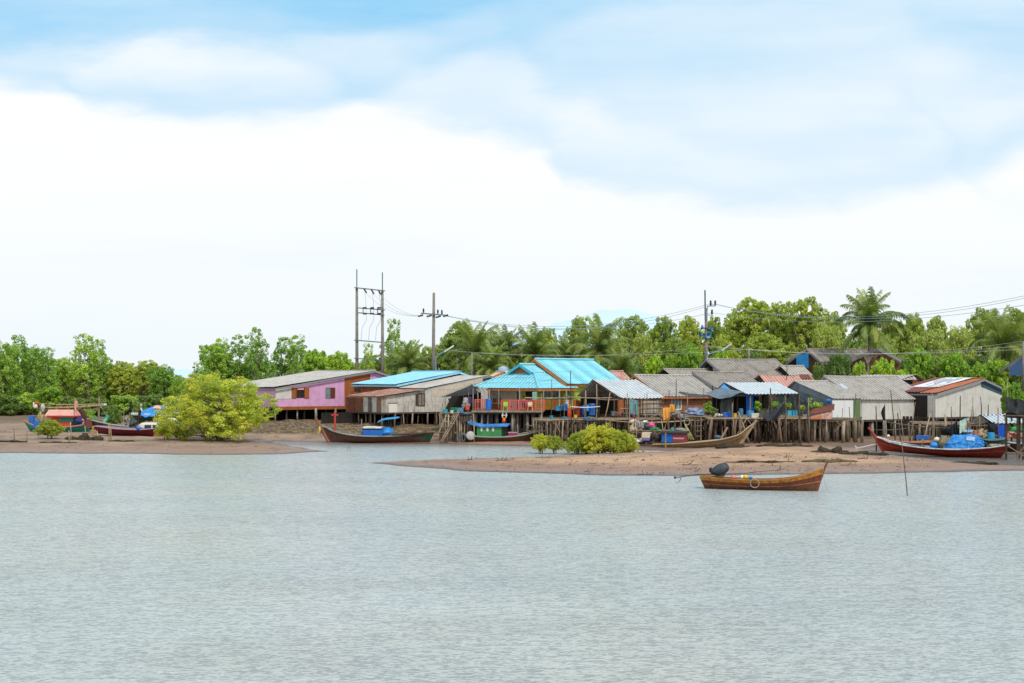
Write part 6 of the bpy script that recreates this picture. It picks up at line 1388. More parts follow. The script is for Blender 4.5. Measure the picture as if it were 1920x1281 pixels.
for a, b, Y, r, mt, lb in POLES:
    if max(a[1], b[1]) > 796:      # stands on the ground
        x = xat(a[0], Y); g = min(gz(x, Y), zat(a[1], Y)+0.1); foot = V3((x, Y, g-0.15))
    else: foot = P(*a, Y)
    hd = P(*b, Y); m_ = foot.lerp(hd, 0.5)+V3((0.04, 0, 0)); mb = MB(); mb.tube([foot, m_, hd], [r*1.15, r, r*0.75], 6)
    settag(mb.build('wooden_pole' if mt in (DPOLE, STILT) else 'bamboo_pole', mt, smooth=True), lb, 'pole')
RAILS = [((985, 746), (1088, 744.5), 127.8, .06, 'long rough rail over the blue tubs'), ((1060, 744), (1148, 745.5), 127.5, .05, 'rail across the gable opening of the silver shed'), ((1112, 747), (1158, 749.5), 127.3, .04, 'short rail below the first one at the silver shed'),
 ((1069, 762.6), (1125, 762.4), 127.0, .045, 'white pipe rail in front of the blue barrels'), ((1102, 782), (1197, 793), 125.4, .05, 'yellowish bamboo lying slanted in front of the silver shed'), ((1178, 792.5), (1300, 788), 124.6, .06, 'long bamboo rail above the unpainted boat'),
 ((1196, 789), (1242, 773.5), 125, .05, 'slanting pole left of the orange cloths'), ((1296, 789), (1335, 783.5), 124.6, .04, 'thin rail right of the ladder'), ((1282, 777.5), (1322, 781), 124.8, .05, 'rail under the colourful laundry heap'),
 ((1006, 787), (1045, 788), 126.6, .06, 'end rail of the low rough pier'), ((985, 797), (1012, 797), 127, .04, 'lower rail between the porch deck and the rough pier'), ((985, 807), (1024, 808), 127, .04, 'lowest rail near the bow of the green cabin boat'),
 ((1664, 792), (1772, 803), 115.5, .05, 'long slanting rail in front of the broad white wall'), ((1738, 797), (1772, 797), 120, .05, 'pipe rail behind the nets of the red boat'), ((1640, 806), (1700, 803), 118, .03, 'thin rail under the floor of the broad white walled house')]
for a, b, Y, r, lb in RAILS:
    p, q = P(*a, Y), P(*b, Y); mb = MB(); mb.tube([p.lerp(q, i/5)-UP*(0.08*sin(pi*i/5)) for i in range(6)], [r*1.1, r, r, r, r*.9, r*.8], 6)
    settag(mb.build('rail_pole', WHITEP if 'white pipe' in lb else (BAMB if 'bamboo' in lb else STILTW), smooth=True), lb, 'rail')
    for qq, k in ((p, 0), (q, 1)): pass
def ladder(label, a0, a1, w, Y, Y2, n, mat=STILTW):
    t = thing('ladder', label, 'ladder', P(*a0, Y)); p, q = P(*a0, Y), P(*a1, Y2); d = V3((w*Y/F, 0, 0))
    for o_ in (V3((0, 0, 0)), d): mb = MB(); mb.tube([p+o_, q+o_*0.9], 0.05, 5); mb.build('side_rail', mat, t)
    for i in range(n): c = p.lerp(q, (i+0.7)/n*0.95); mb = MB(); mb.tube([c-V3((.1, 0.06, 0)), c+d+V3((.1, -0.06, 0))], 0.035, 5); mb.build('rung', mat, t)
ladder('wooden ladder leaning on the pier right of the life ring', (1301, 825), (1303, 784), 13, 124, 125.2, 4); ladder('rickety ladder leaning left of the pole platform', (820, 818), (838, 776), 15, 129.4, 130.6, 4)
ladder('long leaning ladder in front of the pole platform', (826, 828), (862, 766), 4, 128.8, 130.2, 3)
# ------------------------------------------------------------------ utility poles, cables, loudspeakers, lamps
hf = thing('power_pole', 'twin concrete power pole frame with steel crossarms behind the pink house', 'power pole', P(693, 770, 172)); Yh = 172
for px, pt_, rod_, pb in ((669, 540, 505, 770), (717, 545, 511, 770)):
    mb = MB(); mb.tube([P(px+.5, pb, Yh), P(px, pt_, Yh)], [0.24, 0.16], 8); mb.build('pole', POLEC, hf, smooth=True)
    mb = MB(); mb.tube([P(px, pt_+3, Yh-.2), P(px, rod_, Yh-.2)], 0.07, 5); mb.build('lightning_rod', STEELB, hf)
for a, b in (((664.5, 539.5), (722, 545.5)), ((672, 577.5), (722, 581.5)), ((671, 586.5), (721, 591)), ((664, 638), (715, 642)), ((664, 672), (714, 675.5))):
    mb = MB(); mb.board(P(*a, Yh-.25), P(*b, Yh-.25), 0.13, 0.1); mb.build('crossarm', STEELB, hf)
for px, py in ((684.5, 545), (698.5, 547), (712, 548.5)):
    mb = MB(); q = P(px, py, Yh-.3); mb.lathe(q, [(.05, -.35), (.13, -.3), (.06, -.2), (.13, -.12), (.06, -.02), (.13, .05), (.06, .15), (.13, .22), (.05, .3)], 8, axis=V3((-.5, 0, .8))); mb.build('insulator', INSUL, hf)
for px in (684, 698, 711):
    mb = MB(); q = P(px, 577.5, Yh-.35); mb.box(q, (0.42, 0.2, 0.2)); mb.box(q+V3((0, 0, -0.7)), (0.42, 0.2, 0.2)); mb.build('cutout', INSUL, hf); mb = MB(); mb.tube([q-V3((.2, 0, 0)), q-V3((.2, 0, .7))], 0.06, 5); mb.build('fuse_tube', STEELB, hf)
    mb = MB(); mb.tube([P(px, 549, Yh-.3), P(px+2, 565, Yh-.4), P(px+3, 600, Yh-.4), P(px-5, 615, Yh-.4), P(px-7, 638, Yh-.3)], 0.025, 4); mb.build('jumper_cable', WIREM, hf)
sp_ = thing('power_pole', 'single concrete power pole with a crossarm of insulators left of the palms', 'power pole', P(812, 770, 168)); Ys = 168
mb = MB(); mb.tube([P(812, 775, Ys), P(813.5, 549, Ys)], [0.27, 0.16], 8); mb.build('pole', POLEC, sp_, smooth=True)
mb = MB(); mb.board(P(789, 587.5, Ys-.3), P(838, 591.5, Ys-.3), 0.14, 0.12); mb.build('crossarm', STEELB, sp_)
for px, py in ((794, 582), (821, 584), (828.5, 585)): mb = MB(); mb.lathe(P(px, py+3, Ys-.3), [(.04, -.1), (.13, 0), (.07, .08), (.14, .16), (.07, .24), (.12, .32), (.04, .42)], 8); mb.build('insulator', INSUL, sp_)
for px, py in ((789, 592), (805, 592.5), (822, 594), (836, 592)): mb = MB(); mb.lathe(P(px, py, Ys-.4), [(.05, -.35), (.14, -.25), (.08, -.1), (.14, 0), (.08, .12), (.14, .22), (.05, .3)], 8, axis=V3((.9, 0, .25))); mb.build('insulator', INSUL, sp_)
lp = thing('power_pole', 'power pole with blue loudspeakers and a side arm right of the middle', 'power pole', P(1323, 760, 165)); Yl = 165
mb = MB(); mb.tube([P(1324, 760, Yl), P(1324, 578, Yl)], [0.25, 0.16], 8); mb.build('pole', POLEC, lp, smooth=True); mb = MB(); mb.tube([P(1322.5, 600, Yl-.2), P(1321.8, 544, Yl-.2)], 0.09, 6); mb.build('pole_extension', STEELB, lp)
mb = MB(); mb.board(P(1326, 574, Yl), P(1342, 574, Yl), .1, .08); mb.board(P(1326.5, 574, Yl), P(1326.5, 582, Yl), .1, .08, up=V3((0, 1, 0))); mb.build('crossarm', STEELB, lp); mb = MB(); mb.board(P(1326, 591, Yl), P(1336, 591, Yl), .07, .06); mb.build('crossarm', STEELB, lp)
for px, py in ((1332.5, 573), (1341, 573), (1335, 590)): mb = MB(); mb.lathe(P(px, py, Yl), [(.05, 0), (.14, .1), (.08, .2), (.15, .3), (.08, .4), (.13, .5), (.04, .6)], 8); mb.build('insulator', INSUL, lp)
SPK = surf('blue_loudspeaker', rgb((70, 130, 170)), rgb((90, 150, 186)), rnd=0.1, rough=0.5)
for px, py, ax, lb in ((1328, 629, V3((.15, -1, -.05)), 'front facing'), (1333.5, 617, V3((.8, -.5, .1)), 'upper right'), (1314, 628, V3((-.9, -.3, -.1)), 'lower left'), (1317.5, 614.5, V3((-.7, .3, .2)), 'upper left')):
    q = P(px, py, Yl-.35); ax = ax.normalized(); t = thing('loudspeaker', lb+' blue horn loudspeaker on the power pole', 'loudspeaker', q)
    mb = MB(); mb.lathe(q, [(.06, -.35), (.09, -.3), (.1, -.15), (.2, .0), (.34, .12), (.36, .13), (.33, .12), (.18, .0), (.08, -.1)], 16, axis=ax); mb.build('horn', SPK, t, smooth=True)
    mb = MB(); mb.lathe(q, [(0, -.5), (.13, -.48), (.14, -.3), (.05, -.28)], 12, axis=ax); mb.build('driver', surf('dark_blue_driver', rgb((40, 70, 100)), rnd=0), t)
for (x0, y0, x1, y1, x2, y2, Y, lb) in ((817.5, 696, 817, 670, 851, 648, 166, 'street lamp arm with a white tube lamp beside the single power pole'), (1324, 690, 1326, 668, 1371, 645, 163, 'street lamp arm with a white tube lamp above the highest grey roof')):
    t = thing('street_lamp', lb, 'street lamp', P(x0, y0, Y)); mb = MB(); mb.tube([P(x0, y0, Y), P(x1, y1, Y), P(x1+4, y1-4, Y), P(x2-16, y2+10.5, Y)], 0.06, 6); mb.build('arm', surf('blue_grey_arm', rgb((120, 160, 190)), rnd=0), t)
    mb = MB(); mb.board(P(x2-18, y2+12, Y), P(x2, y2, Y), 0.14, 0.28); mb.build('lamp_head', WHITEP, t)
mb = MB(); mb.tube([P(884, 745, 158), P(885, 660, 158)], 0.09, 6); settag(mb.build('thin_pole', POLEC, smooth=True), 'thin grey pole in front of the leftmost palm of the row', 'pole')
mb = MB(); mb.tube([P(1404, 690, 160), P(1404, 652, 160)], 0.14, 6); settag(mb.build('thin_pole', POLEC, smooth=True), 'short concrete pole behind the highest grey roof', 'pole')
mb = MB(); mb.tube([P(1919, 740, 140), P(1919, 640, 140)], 0.12, 6); settag(mb.build('thin_pole', POLEC, smooth=True), 'concrete pole at the right edge of the photo', 'pole')
def wire(a, Ya, b, Yb, sag, r, label, group, mat=WIREM):
    p, q = P(*a, Ya), P(*b, Yb); n = 24; mb = MB(); mb.tube([p.lerp(q, i/n)-UP*(sag*4*(i/n)*(1-i/n)) for i in range(n+1)], r, 4)
    settag(mb.build('power_cable', mat), label, 'cable', group)
g = 'cables between the twin pole frame and the single pole'
for i, px in enumerate((685.5, 699.5, 713)): wire((px, 550+i*1.2, ), 171.6, (789+i*2, 592), 167.7, 0.9-0.1*i, .016, 'one of three thin cables sagging from the twin pole frame to the single pole', g)
g = 'main cables from the single pole to the loudspeaker pole'
for i, (yb, s_) in enumerate(((573, 1.9), (573.5, 2.2), (590, 1.7))): wire((837, 592+i*.5), 167.6, ((1332.5, 1341, 1335)[i], yb-3.5), 165, s_, .02, 'one of three teal cables sagging over the turquoise roofs', g)
g = 'main cables running off to the right edge'
for i, (yb, s_, yr) in enumerate(((573, 2.0, 545), (573.5, 2.1, 549), (590, 1.5, 566))): wire(((1332.5, 1341, 1335)[i], yb-3.5), 165, (1990, yr-6), 120, s_, .018, 'one of three teal cables running from the loudspeaker pole off to the right', g)
WW = surf('white_cable', rgb((196, 202, 196)), rnd=0)
g = 'thin pale low cables across the trees'
for a, Ya, b, Yb, s_ in (((822, 655), 160, (1324, 650), 160, 0.9), ((885, 661), 158, (1404, 655), 160, 0.5), ((1324, 648), 160, (1919, 648), 140, 0.9), ((1404, 654), 160, (1919, 640), 140, 0.9), ((1326, 650), 160, (1919, 655), 140, 0.6)):
    wire(a, Ya, b, Yb, s_, .011, 'one of the thin pale low cables strung across the trees', g, WW)

# ------------------------------------------------------------------ things on decks and shore
def tub(label, px, pb, pt_, w, Y, mat, name='plastic_tub', cat='tub'):
    c = P(px, pb, Y); h = zat(pt_, Y)-c.z; r = w*Y/F/2; mb = MB()
    mb.lathe(c, [(0, 0.01), (r*.78, 0.01), (r*.96, h*.9), (r*1.08, h*.92), (r*1.08, h), (r*.94, h), (r*.78, h*.1), (0, h*.08)], 18); return settag(mb.build(name, mat, smooth=False), label, cat)
def crate(label, px0, py0, px1, py1, Y, mat, name='crate', cat='crate', d=0.4, rz=0.1):
    a, b = P(px0, py1, Y), P(px1, py0, Y); w, h = b.x-a.x, b.z-a.z; c = (a+b)/2; t = thing(name, label, cat, (c.x, c.y, a.z))
    mb = MB(); mb.box(c-UP*h*.06, (w*.94, d*.94, h*.88), rz=rz); mb.build('body', mat, t)
    mb = MB(); mb.box(V3((c.x, c.y, b.z-h*.06)), (w, d, h*.12), rz=rz); mb.build('rim', mat, t)
    mb = MB()
    for i in range(4): mb.box(V3((c.x+w*(i-1.5)*.24, c.y-0.0, c.z-h*.05)), (w*.04, d*1.0, h*.8), rz=rz)
    mb.build('rib', mat, t); return t
def heap(label, px, py, Y, size, mat, name='bundle', cat='bundle', rough=0.5, seed=None):
    mb = MB(); mb.blob(P(px, py, Y), (size[0], size[1], size[2]*.9), rough, seed if seed is not None else px*0.37, 26, 16); return settag(mb.build(name, mat, smooth=True), label, cat)
barrel('tall blue barrel standing on the porch deck behind the green cabin boat', 916, 769, 748.5, 11.5, 131.9, BLUEP, lid=BLUEP)
tub('teal tub at the left end of the pole platform', 835, 774, 767.5, 10, 130.5, surf('teal_plastic', rgb((30, 170, 186)), rnd=0)); tub('green tub on the pole platform', 850, 771.5, 764.5, 12, 131.2, GRNP); tub('wide light blue tub on the pole platform', 862, 773.5, 765, 15, 130.6, surf('sky_blue_tub', rgb((64, 160, 210)), rnd=0)); tub('small white bucket on the pole platform', 847, 775, 769.5, 7, 130.3, WHITEP)
heap('grey sheet of canvas at the right end of the pole platform', 870, 775, 130.5, (0.55, 0.4, 0.12), TARPG, 'canvas_sheet', 'canvas')
crate('orange red crate beside the left porch rail', 873, 760, 880, 769, 131.6, REDP); heap('cream bundle behind the hanging purple shirt', 874, 757, 132.6, (0.3, 0.2, 0.5), CLOTHW)
def cloth(label, a, b, h, Y, mat, name='hanging_cloth', fold=0.08, sd=1, Y2=None):
    mb = MB(); drape(P(*a, Y), P(*b, Y2 or Y), h, h, fold, sd, 14, 8, mb=mb); return settag(mb.build(name, mat, smooth=True), label, 'cloth')
cloth('purple shirt hanging at the left of the porch', (877, 744.5), (884.5, 744.5), 0.62, 131.4, CLOTHP, 'hanging_shirt')
def chair(label, px, pb, Y, mat, hh=0.85):
    c = P(px, pb, Y); t = thing('plastic_chair', label, 'chair', c)
    mb = MB(); mb.box(c+V3((0, 0, hh*.5)), (.42, .42, .04)); mb.build('seat', mat, t); mb = MB(); mb.box(c+V3((0, .2, hh*.78)), (.42, .04, hh*.42)); mb.build('backrest', mat, t)
    for sx in (-1, 1):
        for sy in (-1, 1): mb = MB(); mb.tube([c+V3((sx*.22, sy*.2, 0)), c+V3((sx*.18, sy*.18, hh*.5))], .025, 5); mb.build('leg', mat, t)
chair('lime green plastic chair at the edge of the porch deck', 948, 770.5, 131.8, LGRNP); chair('cream plastic chair at the edge of the porch deck', 994, 770.5, 131.8, surf('cream_plastic', rgb((226, 190, 160)), rnd=0))
# ladder with an orange float below the lime chair
ladder('white wooden boarding ladder below the lime green chair', (942, 783), (943, 771), 7, 131.3, 131.5, 2, WHITEP)
mb = MB(); mb.tube([P(944.5, 792.5, 131.2), P(945, 788, 131.2), P(945.5, 783.5, 131.2)], [.12, .15, .12], 8); settag(mb.build('net_float', surf('bright_orange_float', rgb((240, 110, 20)), rnd=0), smooth=True), 'bright orange float hanging under the porch deck', 'float')
heap('dark pot on the porch behind the pink rail', 957, 762, 133, (.13, .13, .13), surf('navy_pot', rgb((60, 60, 110))), 'cooking_pot', 'pot', 0.05)
cloth('big teal net hung behind the right part of the pink rail', (998, 735), (1007, 735), 0.75, 133.2, surf('teal_green_net', rgb((120, 180, 168)), rnd=0), 'hanging_net')
for a in [('light blue bucket left of the blue tubs', 1045.5, 770.5, 761.5, 10, 128.4, LBLUEP), ('teal bucket between two blue ones', 1053, 770, 761, 6, 128.6, surf('teal_bucket', rgb((40, 156, 190)), rnd=0)), ('blue basin flat on the rough pier', 1059, 785, 781.5, 9, 127.6, LBLUEP), ('small blue basin under the dark pole', 1034, 784.5, 779.5, 8, 127.6, LBLUEP),
          ('maroon round tub on the rough pier', 1082, 781, 766, 13, 128, surf('maroon_tub', rgb((124, 50, 40)), rnd=0)), ('small yellow bucket in front of the maroon tub', 1079, 783.5, 778, 7, 127.5, YELP), ('white bag behind the blue buckets', 1063, 762, 751, 7, 129, WHITEP)]: tub(*a)
crate('tall red orange basket on the rough pier', 1064, 765, 1072, 781.5, 127.7, REDP, 'basket', 'basket'); crate('square blue tub above the red orange basket', 1056, 757.5, 1064, 770, 128.3, BLUEP)
barrel('largest blue barrel under the silver shed', 1110, 779, 757.5, 12.5, 128.3, BLUEP); barrel('dark blue barrel left of the largest under the silver shed', 1095, 779, 761, 8, 128.6, BLUEP); barrel('light blue barrel beside the largest under the silver shed', 1101.5, 771, 760, 5, 127.8, LBLUEP)
heap('blue bundle at the edge of the rough pier', 1100, 785, 127.2, (.22, .2, .13), TARPB); heap('dark grey rag pile on the rough pier', 1112, 787, 127, (.5, .3, .12), TARPG, 'rag_pile'); heap('pale rags beside the slanting bamboo', 1188, 790, 125.6, (.35, .2, .13), CLOTHW, 'rag_pile')
tub('dark blue bucket inside the silver shed', 1149, 780, 771, 8, 129, TARPG); tub('blue bucket behind the teal net', 1183, 779, 768, 7, 128.5, BLUEP); heap('red cloth under the teal net', 1187, 781, 128.5, (.2, .2, .2), surf('dull_red_cloth', rgb((150, 60, 60))))
cloth('teal net hanging from the right eave of the silver shed', (1181, 747), (1197, 752), 1.3, 127.6, NETT, 'hanging_net', 0.15, 4)
heap('pile of dark red crates and rags inside the silver shed', 1158, 778, 129.5, (.5, .3, .3), surf('brown_rags', rgb((120, 84, 70)), rgb((80, 60, 54))), 'rag_pile')
# hung orange cloths and the clutter under them
cloth('large orange oilskin hanging left of the window of the orange house', (1243, 765), (1256, 764), 1.12, 125.0, CLOTHO, 'oilskin', 0.16, 2); cloth('smaller orange oilskin hanging higher up', (1256, 758), (1266, 759), 0.62, 125.2, CLOTHO, 'oilskin', 0.12, 5)
heap('grey plastic sacks right of the orange oilskins', 1268, 776, 125.4, (.4, .25, .35), surf('grey_sack', rgb((150, 146, 138)), rgb((110, 100, 90))), 'sack_pile', 'sacks'); heap('pinkish rags on the rail above the unpainted boat', 1278, 781, 125, (.35, .2, .22), CLOTHW, 'rag_pile')
heap('colourful blue and white laundry heap on the pier', 1303, 774.5, 125.8, (.75, .35, .36), surf('blue_white_laundry', rgb((110, 150, 186)), rgb((190, 170, 196)), nsc=3), 'laundry_heap', 'laundry'); crate('grey green cooler right of the laundry heap', 1311, 766, 1320, 778, 126.2, surf('grey_green_plastic', rgb((110, 136, 132)), rnd=0), 'cooler', 'cooler')
lr = thing('life_ring', 'white ring hanging above the yellow rope coil', 'life ring', P(1288, 791, 124.4)); mb = MB(); c = P(1288, 791, 124.4); mb.tube([c+V3((cos(a)*.24, 0, sin(a)*.3)) for a in [2*pi*i/20 for i in range(21)]], .05, 6, cap=False); mb.build('ring', RUBBER, lr, smooth=True)
mb = MB()
for i in range(6): mb.tube([P(1284, 795, 124.3), P(1287+i*.6, 805, 124.2), P(1285+i*3.2, 825, 124.0-i*.1)], [.05, .06, .02], 5)
settag(mb.build('rope_coil', surf('yellow_grey_rope', rgb((176, 166, 104)), rgb((140, 130, 100)), nsc=5)), 'yellowish rope bundle hanging down below the white ring', 'rope')
for a in [('pink bag in the clutter above the unpainted boat', 1221, 799, (.32, .25, .25), PINKP), ('green sheet below the pink bag', 1227, 805, (.45, .3, .15), GRNP), ('dark crate left of the pink bag', 1213, 801, (.35, .3, .32), surf('dark_slate_crate', rgb((70, 84, 90)))), ('white bottles above the clutter', 1210, 791, (.2, .15, .13), WHITEP),
          ('beige sacks at the left of the clutter', 1188, 805, (.35, .25, .45), surf('beige_sack', rgb((176, 160, 134)))), ('white plastic heap beside the big bush', 1196, 826, (.45, .3, .25), WHITEP), ('black tarp over the clutter', 1225, 809, (1.1, .4, .16), BLACKC), ('teal bottle beside the bamboo post', 1261, 806, (.12, .1, .16), surf('teal_bottle', rgb((50, 160, 150)))),
          ('pale grey buckets behind the maroon screen', 1274, 806, (.45, .25, .16), surf('pale_grey_green', rgb((160, 170, 160)))), ('greyish pink rags on the left posts', 1200, 800, (.3, .2, .5), CLOTHW), ('blue grey basket low at the left', 1192, 815, (.3, .25, .2), TARPG)]:
    heap(a[0], a[1], a[2], 123.4 if a[1] < 1262 else 123.2, a[3], a[4], {PINKP: 'plastic_bag', BLACKC: 'black_tarpaulin'}.get(a[4], 'gear_pile'))
pier('work_platform', 'low cluttered staging behind the unpainted boat', 1186, 1286, 808, 122.9, 2.4, 3, 12, 61, STILTW, 0.05)
# goods on the long pier
for a in [('blue crate behind the pale bundle', 1356, 773, 1363, 783, 124.3, BLUEP), ('second blue crate right beside the first', 1365, 773, 1372, 783, 124.4, BLUEP), ('light blue box below the bright blue door', 1402, 770.5, 1413, 783, 124.6, LBLUEP), ('white foam box in front of the light blue box', 1408, 775, 1423, 783, 124.0, WHITEP),
          ('left pale teal crate under the potted plants', 1476, 770, 1484, 779, 124.1, surf('teal_crate', rgb((70, 170, 200)), rnd=0)), ('right teal crate under the potted plants', 1485, 770, 1494.5, 779.5, 124.1, surf('teal_crate2', rgb((60, 160, 190)), rnd=0))]: crate(*a)
barrel('dull blue drum right of the yellow can', 1389.5, 783, 767, 8, 125.5, surf('dull_blue_drum', rgb((70, 120, 156)), rnd=0)); tub('yellow can on the long pier', 1378, 783, 775, 7, 124.2, YELP, 'plastic_can', 'can'); heap('pale rags left of the blue crates', 1348, 780, 124.5, (.4, .25, .2), CLOTHW, 'rag_pile')
heap('grey stones of netting beside the white foam box', 1430, 781, 124.1, (.4, .3, .16), NET, 'net_heap', 'net')
dc = thing('dark_tarpaulin', 'dark tarpaulin sagging from two posts over the edge of the long pier', 'tarpaulin', P(1450, 784, 123.2)); mb = MB(); a_, b_ = P(1436, 766, 123.2), P(1472, 755, 123.2)
mb.grid(lambda u, v: a_.lerp(b_, u)+V3((0, 0.15*sin(u*6+v*4), -UP.z*(0.55+0.7*sin(pi*(0.25+0.7*u))*1.0)*v-0.35*sin(pi*u)*(1-v))), 18, 10, 2); mb.build('sheet', surf('blue_black_sheet', rgb((54, 60, 70)), rgb((40, 44, 52)), rnd=0), dc, smooth=True)
mb = MB(); a_, b_ = P(1425, 772, 123.5), P(1441, 766, 123.3); mb.grid(lambda u, v: a_.lerp(b_, u)+V3((0, 0.1*sin(u*5), -0.75*v)), 8, 6, 2); mb.build('side_sheet', surf('mottled_grey_sheet', rgb((96, 96, 88)), rgb((60, 62, 60)), rnd=0, nsc=4), dc, smooth=True)
rb = thing('hull_board', 'red brown curved boat board lying on the pier in front of the white sliding wall', 'board', P(1540, 780, 124.6)); mb = MB(); mb.poly([P(1518, 778, 124.4), P(1564, 769, 124.4), P(1565, 757, 124.8), P(1519, 768, 124.8)]); mb.build('board', surf('red_brown_board', rgb((112, 66, 54)), rgb((90, 54, 46)), rnd=0), rb)
mb = MB(); mb.poly([P(1520, 786, 124.2), P(1560, 786, 124.2), P(1560, 772, 124.3), P(1520, 780.5, 124.3)]); mb.build('lower_board', surf('orange_white_board', rgb((178, 112, 84)), rgb((190, 184, 180)), rnd=0, nsc=1.4), rb)
heap('blue can hanging under the eave beside the red brown board', 1553, 752, 125.5, (.22, .2, .22), BLUEP, 'hanging_can', 'can', 0.08)
tub('pale bucket under the potted shrub', 1508, 785, 777, 10, 124, surf('grey_bucket', rgb((160, 166, 170))))
# potted plants
def plant(label, px, pb, pt_, w, Y, seed, mat=LM_man, pot=None):
    c = P(px, pb, Y); h = zat(pt_, Y)-c.z; t = thing('potted_plant', label, 'plant', c); r = w*Y/F/2
    mb = MB(); mb.lathe(c, [(0, 0), (.12, 0), (.17, .25), (.19, .27), (.15, .27), (0, .22)], 12); mb.build('pot', pot or surf('dark_pot', rgb((90, 70, 60))), t)
    rg = random.Random(seed); cl = [(rg.uniform(-.6, .6)*r, rg.uniform(-.4, .4)*r, .3+rg.uniform(.1, .9)*(h-.35), r*.5) for _ in range(9)]
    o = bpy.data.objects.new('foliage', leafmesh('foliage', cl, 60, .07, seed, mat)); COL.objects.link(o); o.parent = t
    mb = MB(); mb.tube([c+UP*.2, c+UP*h*.8], .02, 4); mb.build('stem', TRUNK, t)
for a in [('spiky green plant right of the laundry heap', 1328, 779, 752, 18, 126.5, 1), ('dark green potted plant at the left end of the long pier', 1338, 782, 762, 14, 125.5, 2, LM_drk), ('tall yellow green plant before the grey tarpaulin wall', 1422, 778, 750, 14, 125.5, 3), ('leafy plant in the middle of the grey tarpaulin wall', 1452, 770, 752, 14, 125.6, 4),
          ('bright plant on the left teal crate', 1479, 771, 757, 12, 124.2, 5), ('tall bright plant above the pale bucket', 1504, 780, 758, 13, 124.3, 6), ('climbing bright plant beside the pale thin pole', 1520, 772, 745, 9, 124.8, 7), ('low bright bush behind the red brown board', 1533, 768, 756, 18, 125.6, 8)]: plant(*a)
# behind the red boat
cloth('black net hung like a pyramid behind the nets of the red boat', (1795, 788), (1783, 800), 1.5, 115.5, BLACKC, 'hanging_net', 0.3, 3); heap('dark net heap under the hung black net', 1785, 808, 116, (.9, .4, .5), BLACKC, 'net_heap', 'net', 0.3)
cloth('light green and white cloth hung right of the black net', (1799, 790), (1812, 784), 1.0, 115.2, surf('green_white_cloth', rgb((150, 206, 198)), rgb((226, 206, 190)), nsc=3, rnd=0), 'hanging_cloth', 0.12, 6)
cloth('deep blue sheet hanging at the right end of the low shed', (1872, 797), (1884, 797), 1.1, 115.6, surf('deep_blue_sheet', rgb((24, 84, 190)), rnd=0), 'hanging_sheet', 0.08, 7)
barrel('teal blue drum under the low shed', 1858, 824, 812, 14, 115.6, LBLUEP); barrel('reddish drum left of the striped rags', 1828, 818, 808, 8, 116, surf('terracotta_drum', rgb((176, 112, 90))))
heap('blue and white sacks behind the tarpaulin heap', 1817, 812, 117, (.45, .3, .25), surf('blue_white_sack', rgb((110, 150, 200)), rgb((210, 210, 214)), nsc=4), 'sack_pile'); heap('beige nets right of the terracotta drum', 1845, 816, 116.4, (.5, .3, .4), surf('beige_net2', rgb((170, 150, 116)), rgb((126, 112, 90)), nsc=6), 'net_heap', 'net')
heap('dark flag cloths above the teal blue drum', 1862, 802, 116, (.35, .2, .5), BLACKC, 'flag_bundle'); heap('orange brown nets at the right end of the low shed', 1878, 821, 116, (.5, .3, .25), surf('orange_brown_net', rgb((180, 130, 84))), 'net_heap', 'net')
heap('green bag behind the jetty poles', 1907, 807, 117, (.5, .3, .22), GRNP, 'plastic_bag', 'bag'); heap('pinkish boards heap behind the jetty poles', 1910, 816, 117, (1.0, .4, .28), surf('pinkish_heap', rgb((206, 160, 140)), rgb((170, 80, 60)), nsc=3), 'gear_pile'); heap('small grey engine on the red boat stern', 1852, 838, 108.4, (.3, .25, .3), METAL, 'engine', 'engine'); heap('pile of rope on the stern deck of the red boat', 1872, 836, 107.6, (.6, .4, .12), surf('pale_rope', rgb((170, 158, 140))), 'rope_pile', 'rope')
pn = thing('flag_pole', 'black triangular pennant in front of the broad white wall', 'flag', P(1659, 812, 117)); mb = MB(); mb.tube([P(1660, 812, 117), P(1659, 757, 117)], [.035, .02], 5); mb.build('pole', DPOLE, pn)
mb = MB(); q = P(1659, 759, 117); mb.grid(lambda u, v: q+V3((-0.40*u*min(1, v*1.9)*(1.25-v*0.9), 0.06*sin(u*6+v*4), -1.3*v)), 6, 10, 1); mb.build('flag', BLACKC, pn); flag('white ragged pennant above the light green cloth', (1814, 815), (1813, 783), 116.5, 0.22, 0.35, WHITEP)
flag('dark cloth on a stick beside the blue sacks', (1842, 818), (1848, 803), 116.3, -0.2, 0.5, BLACKC)
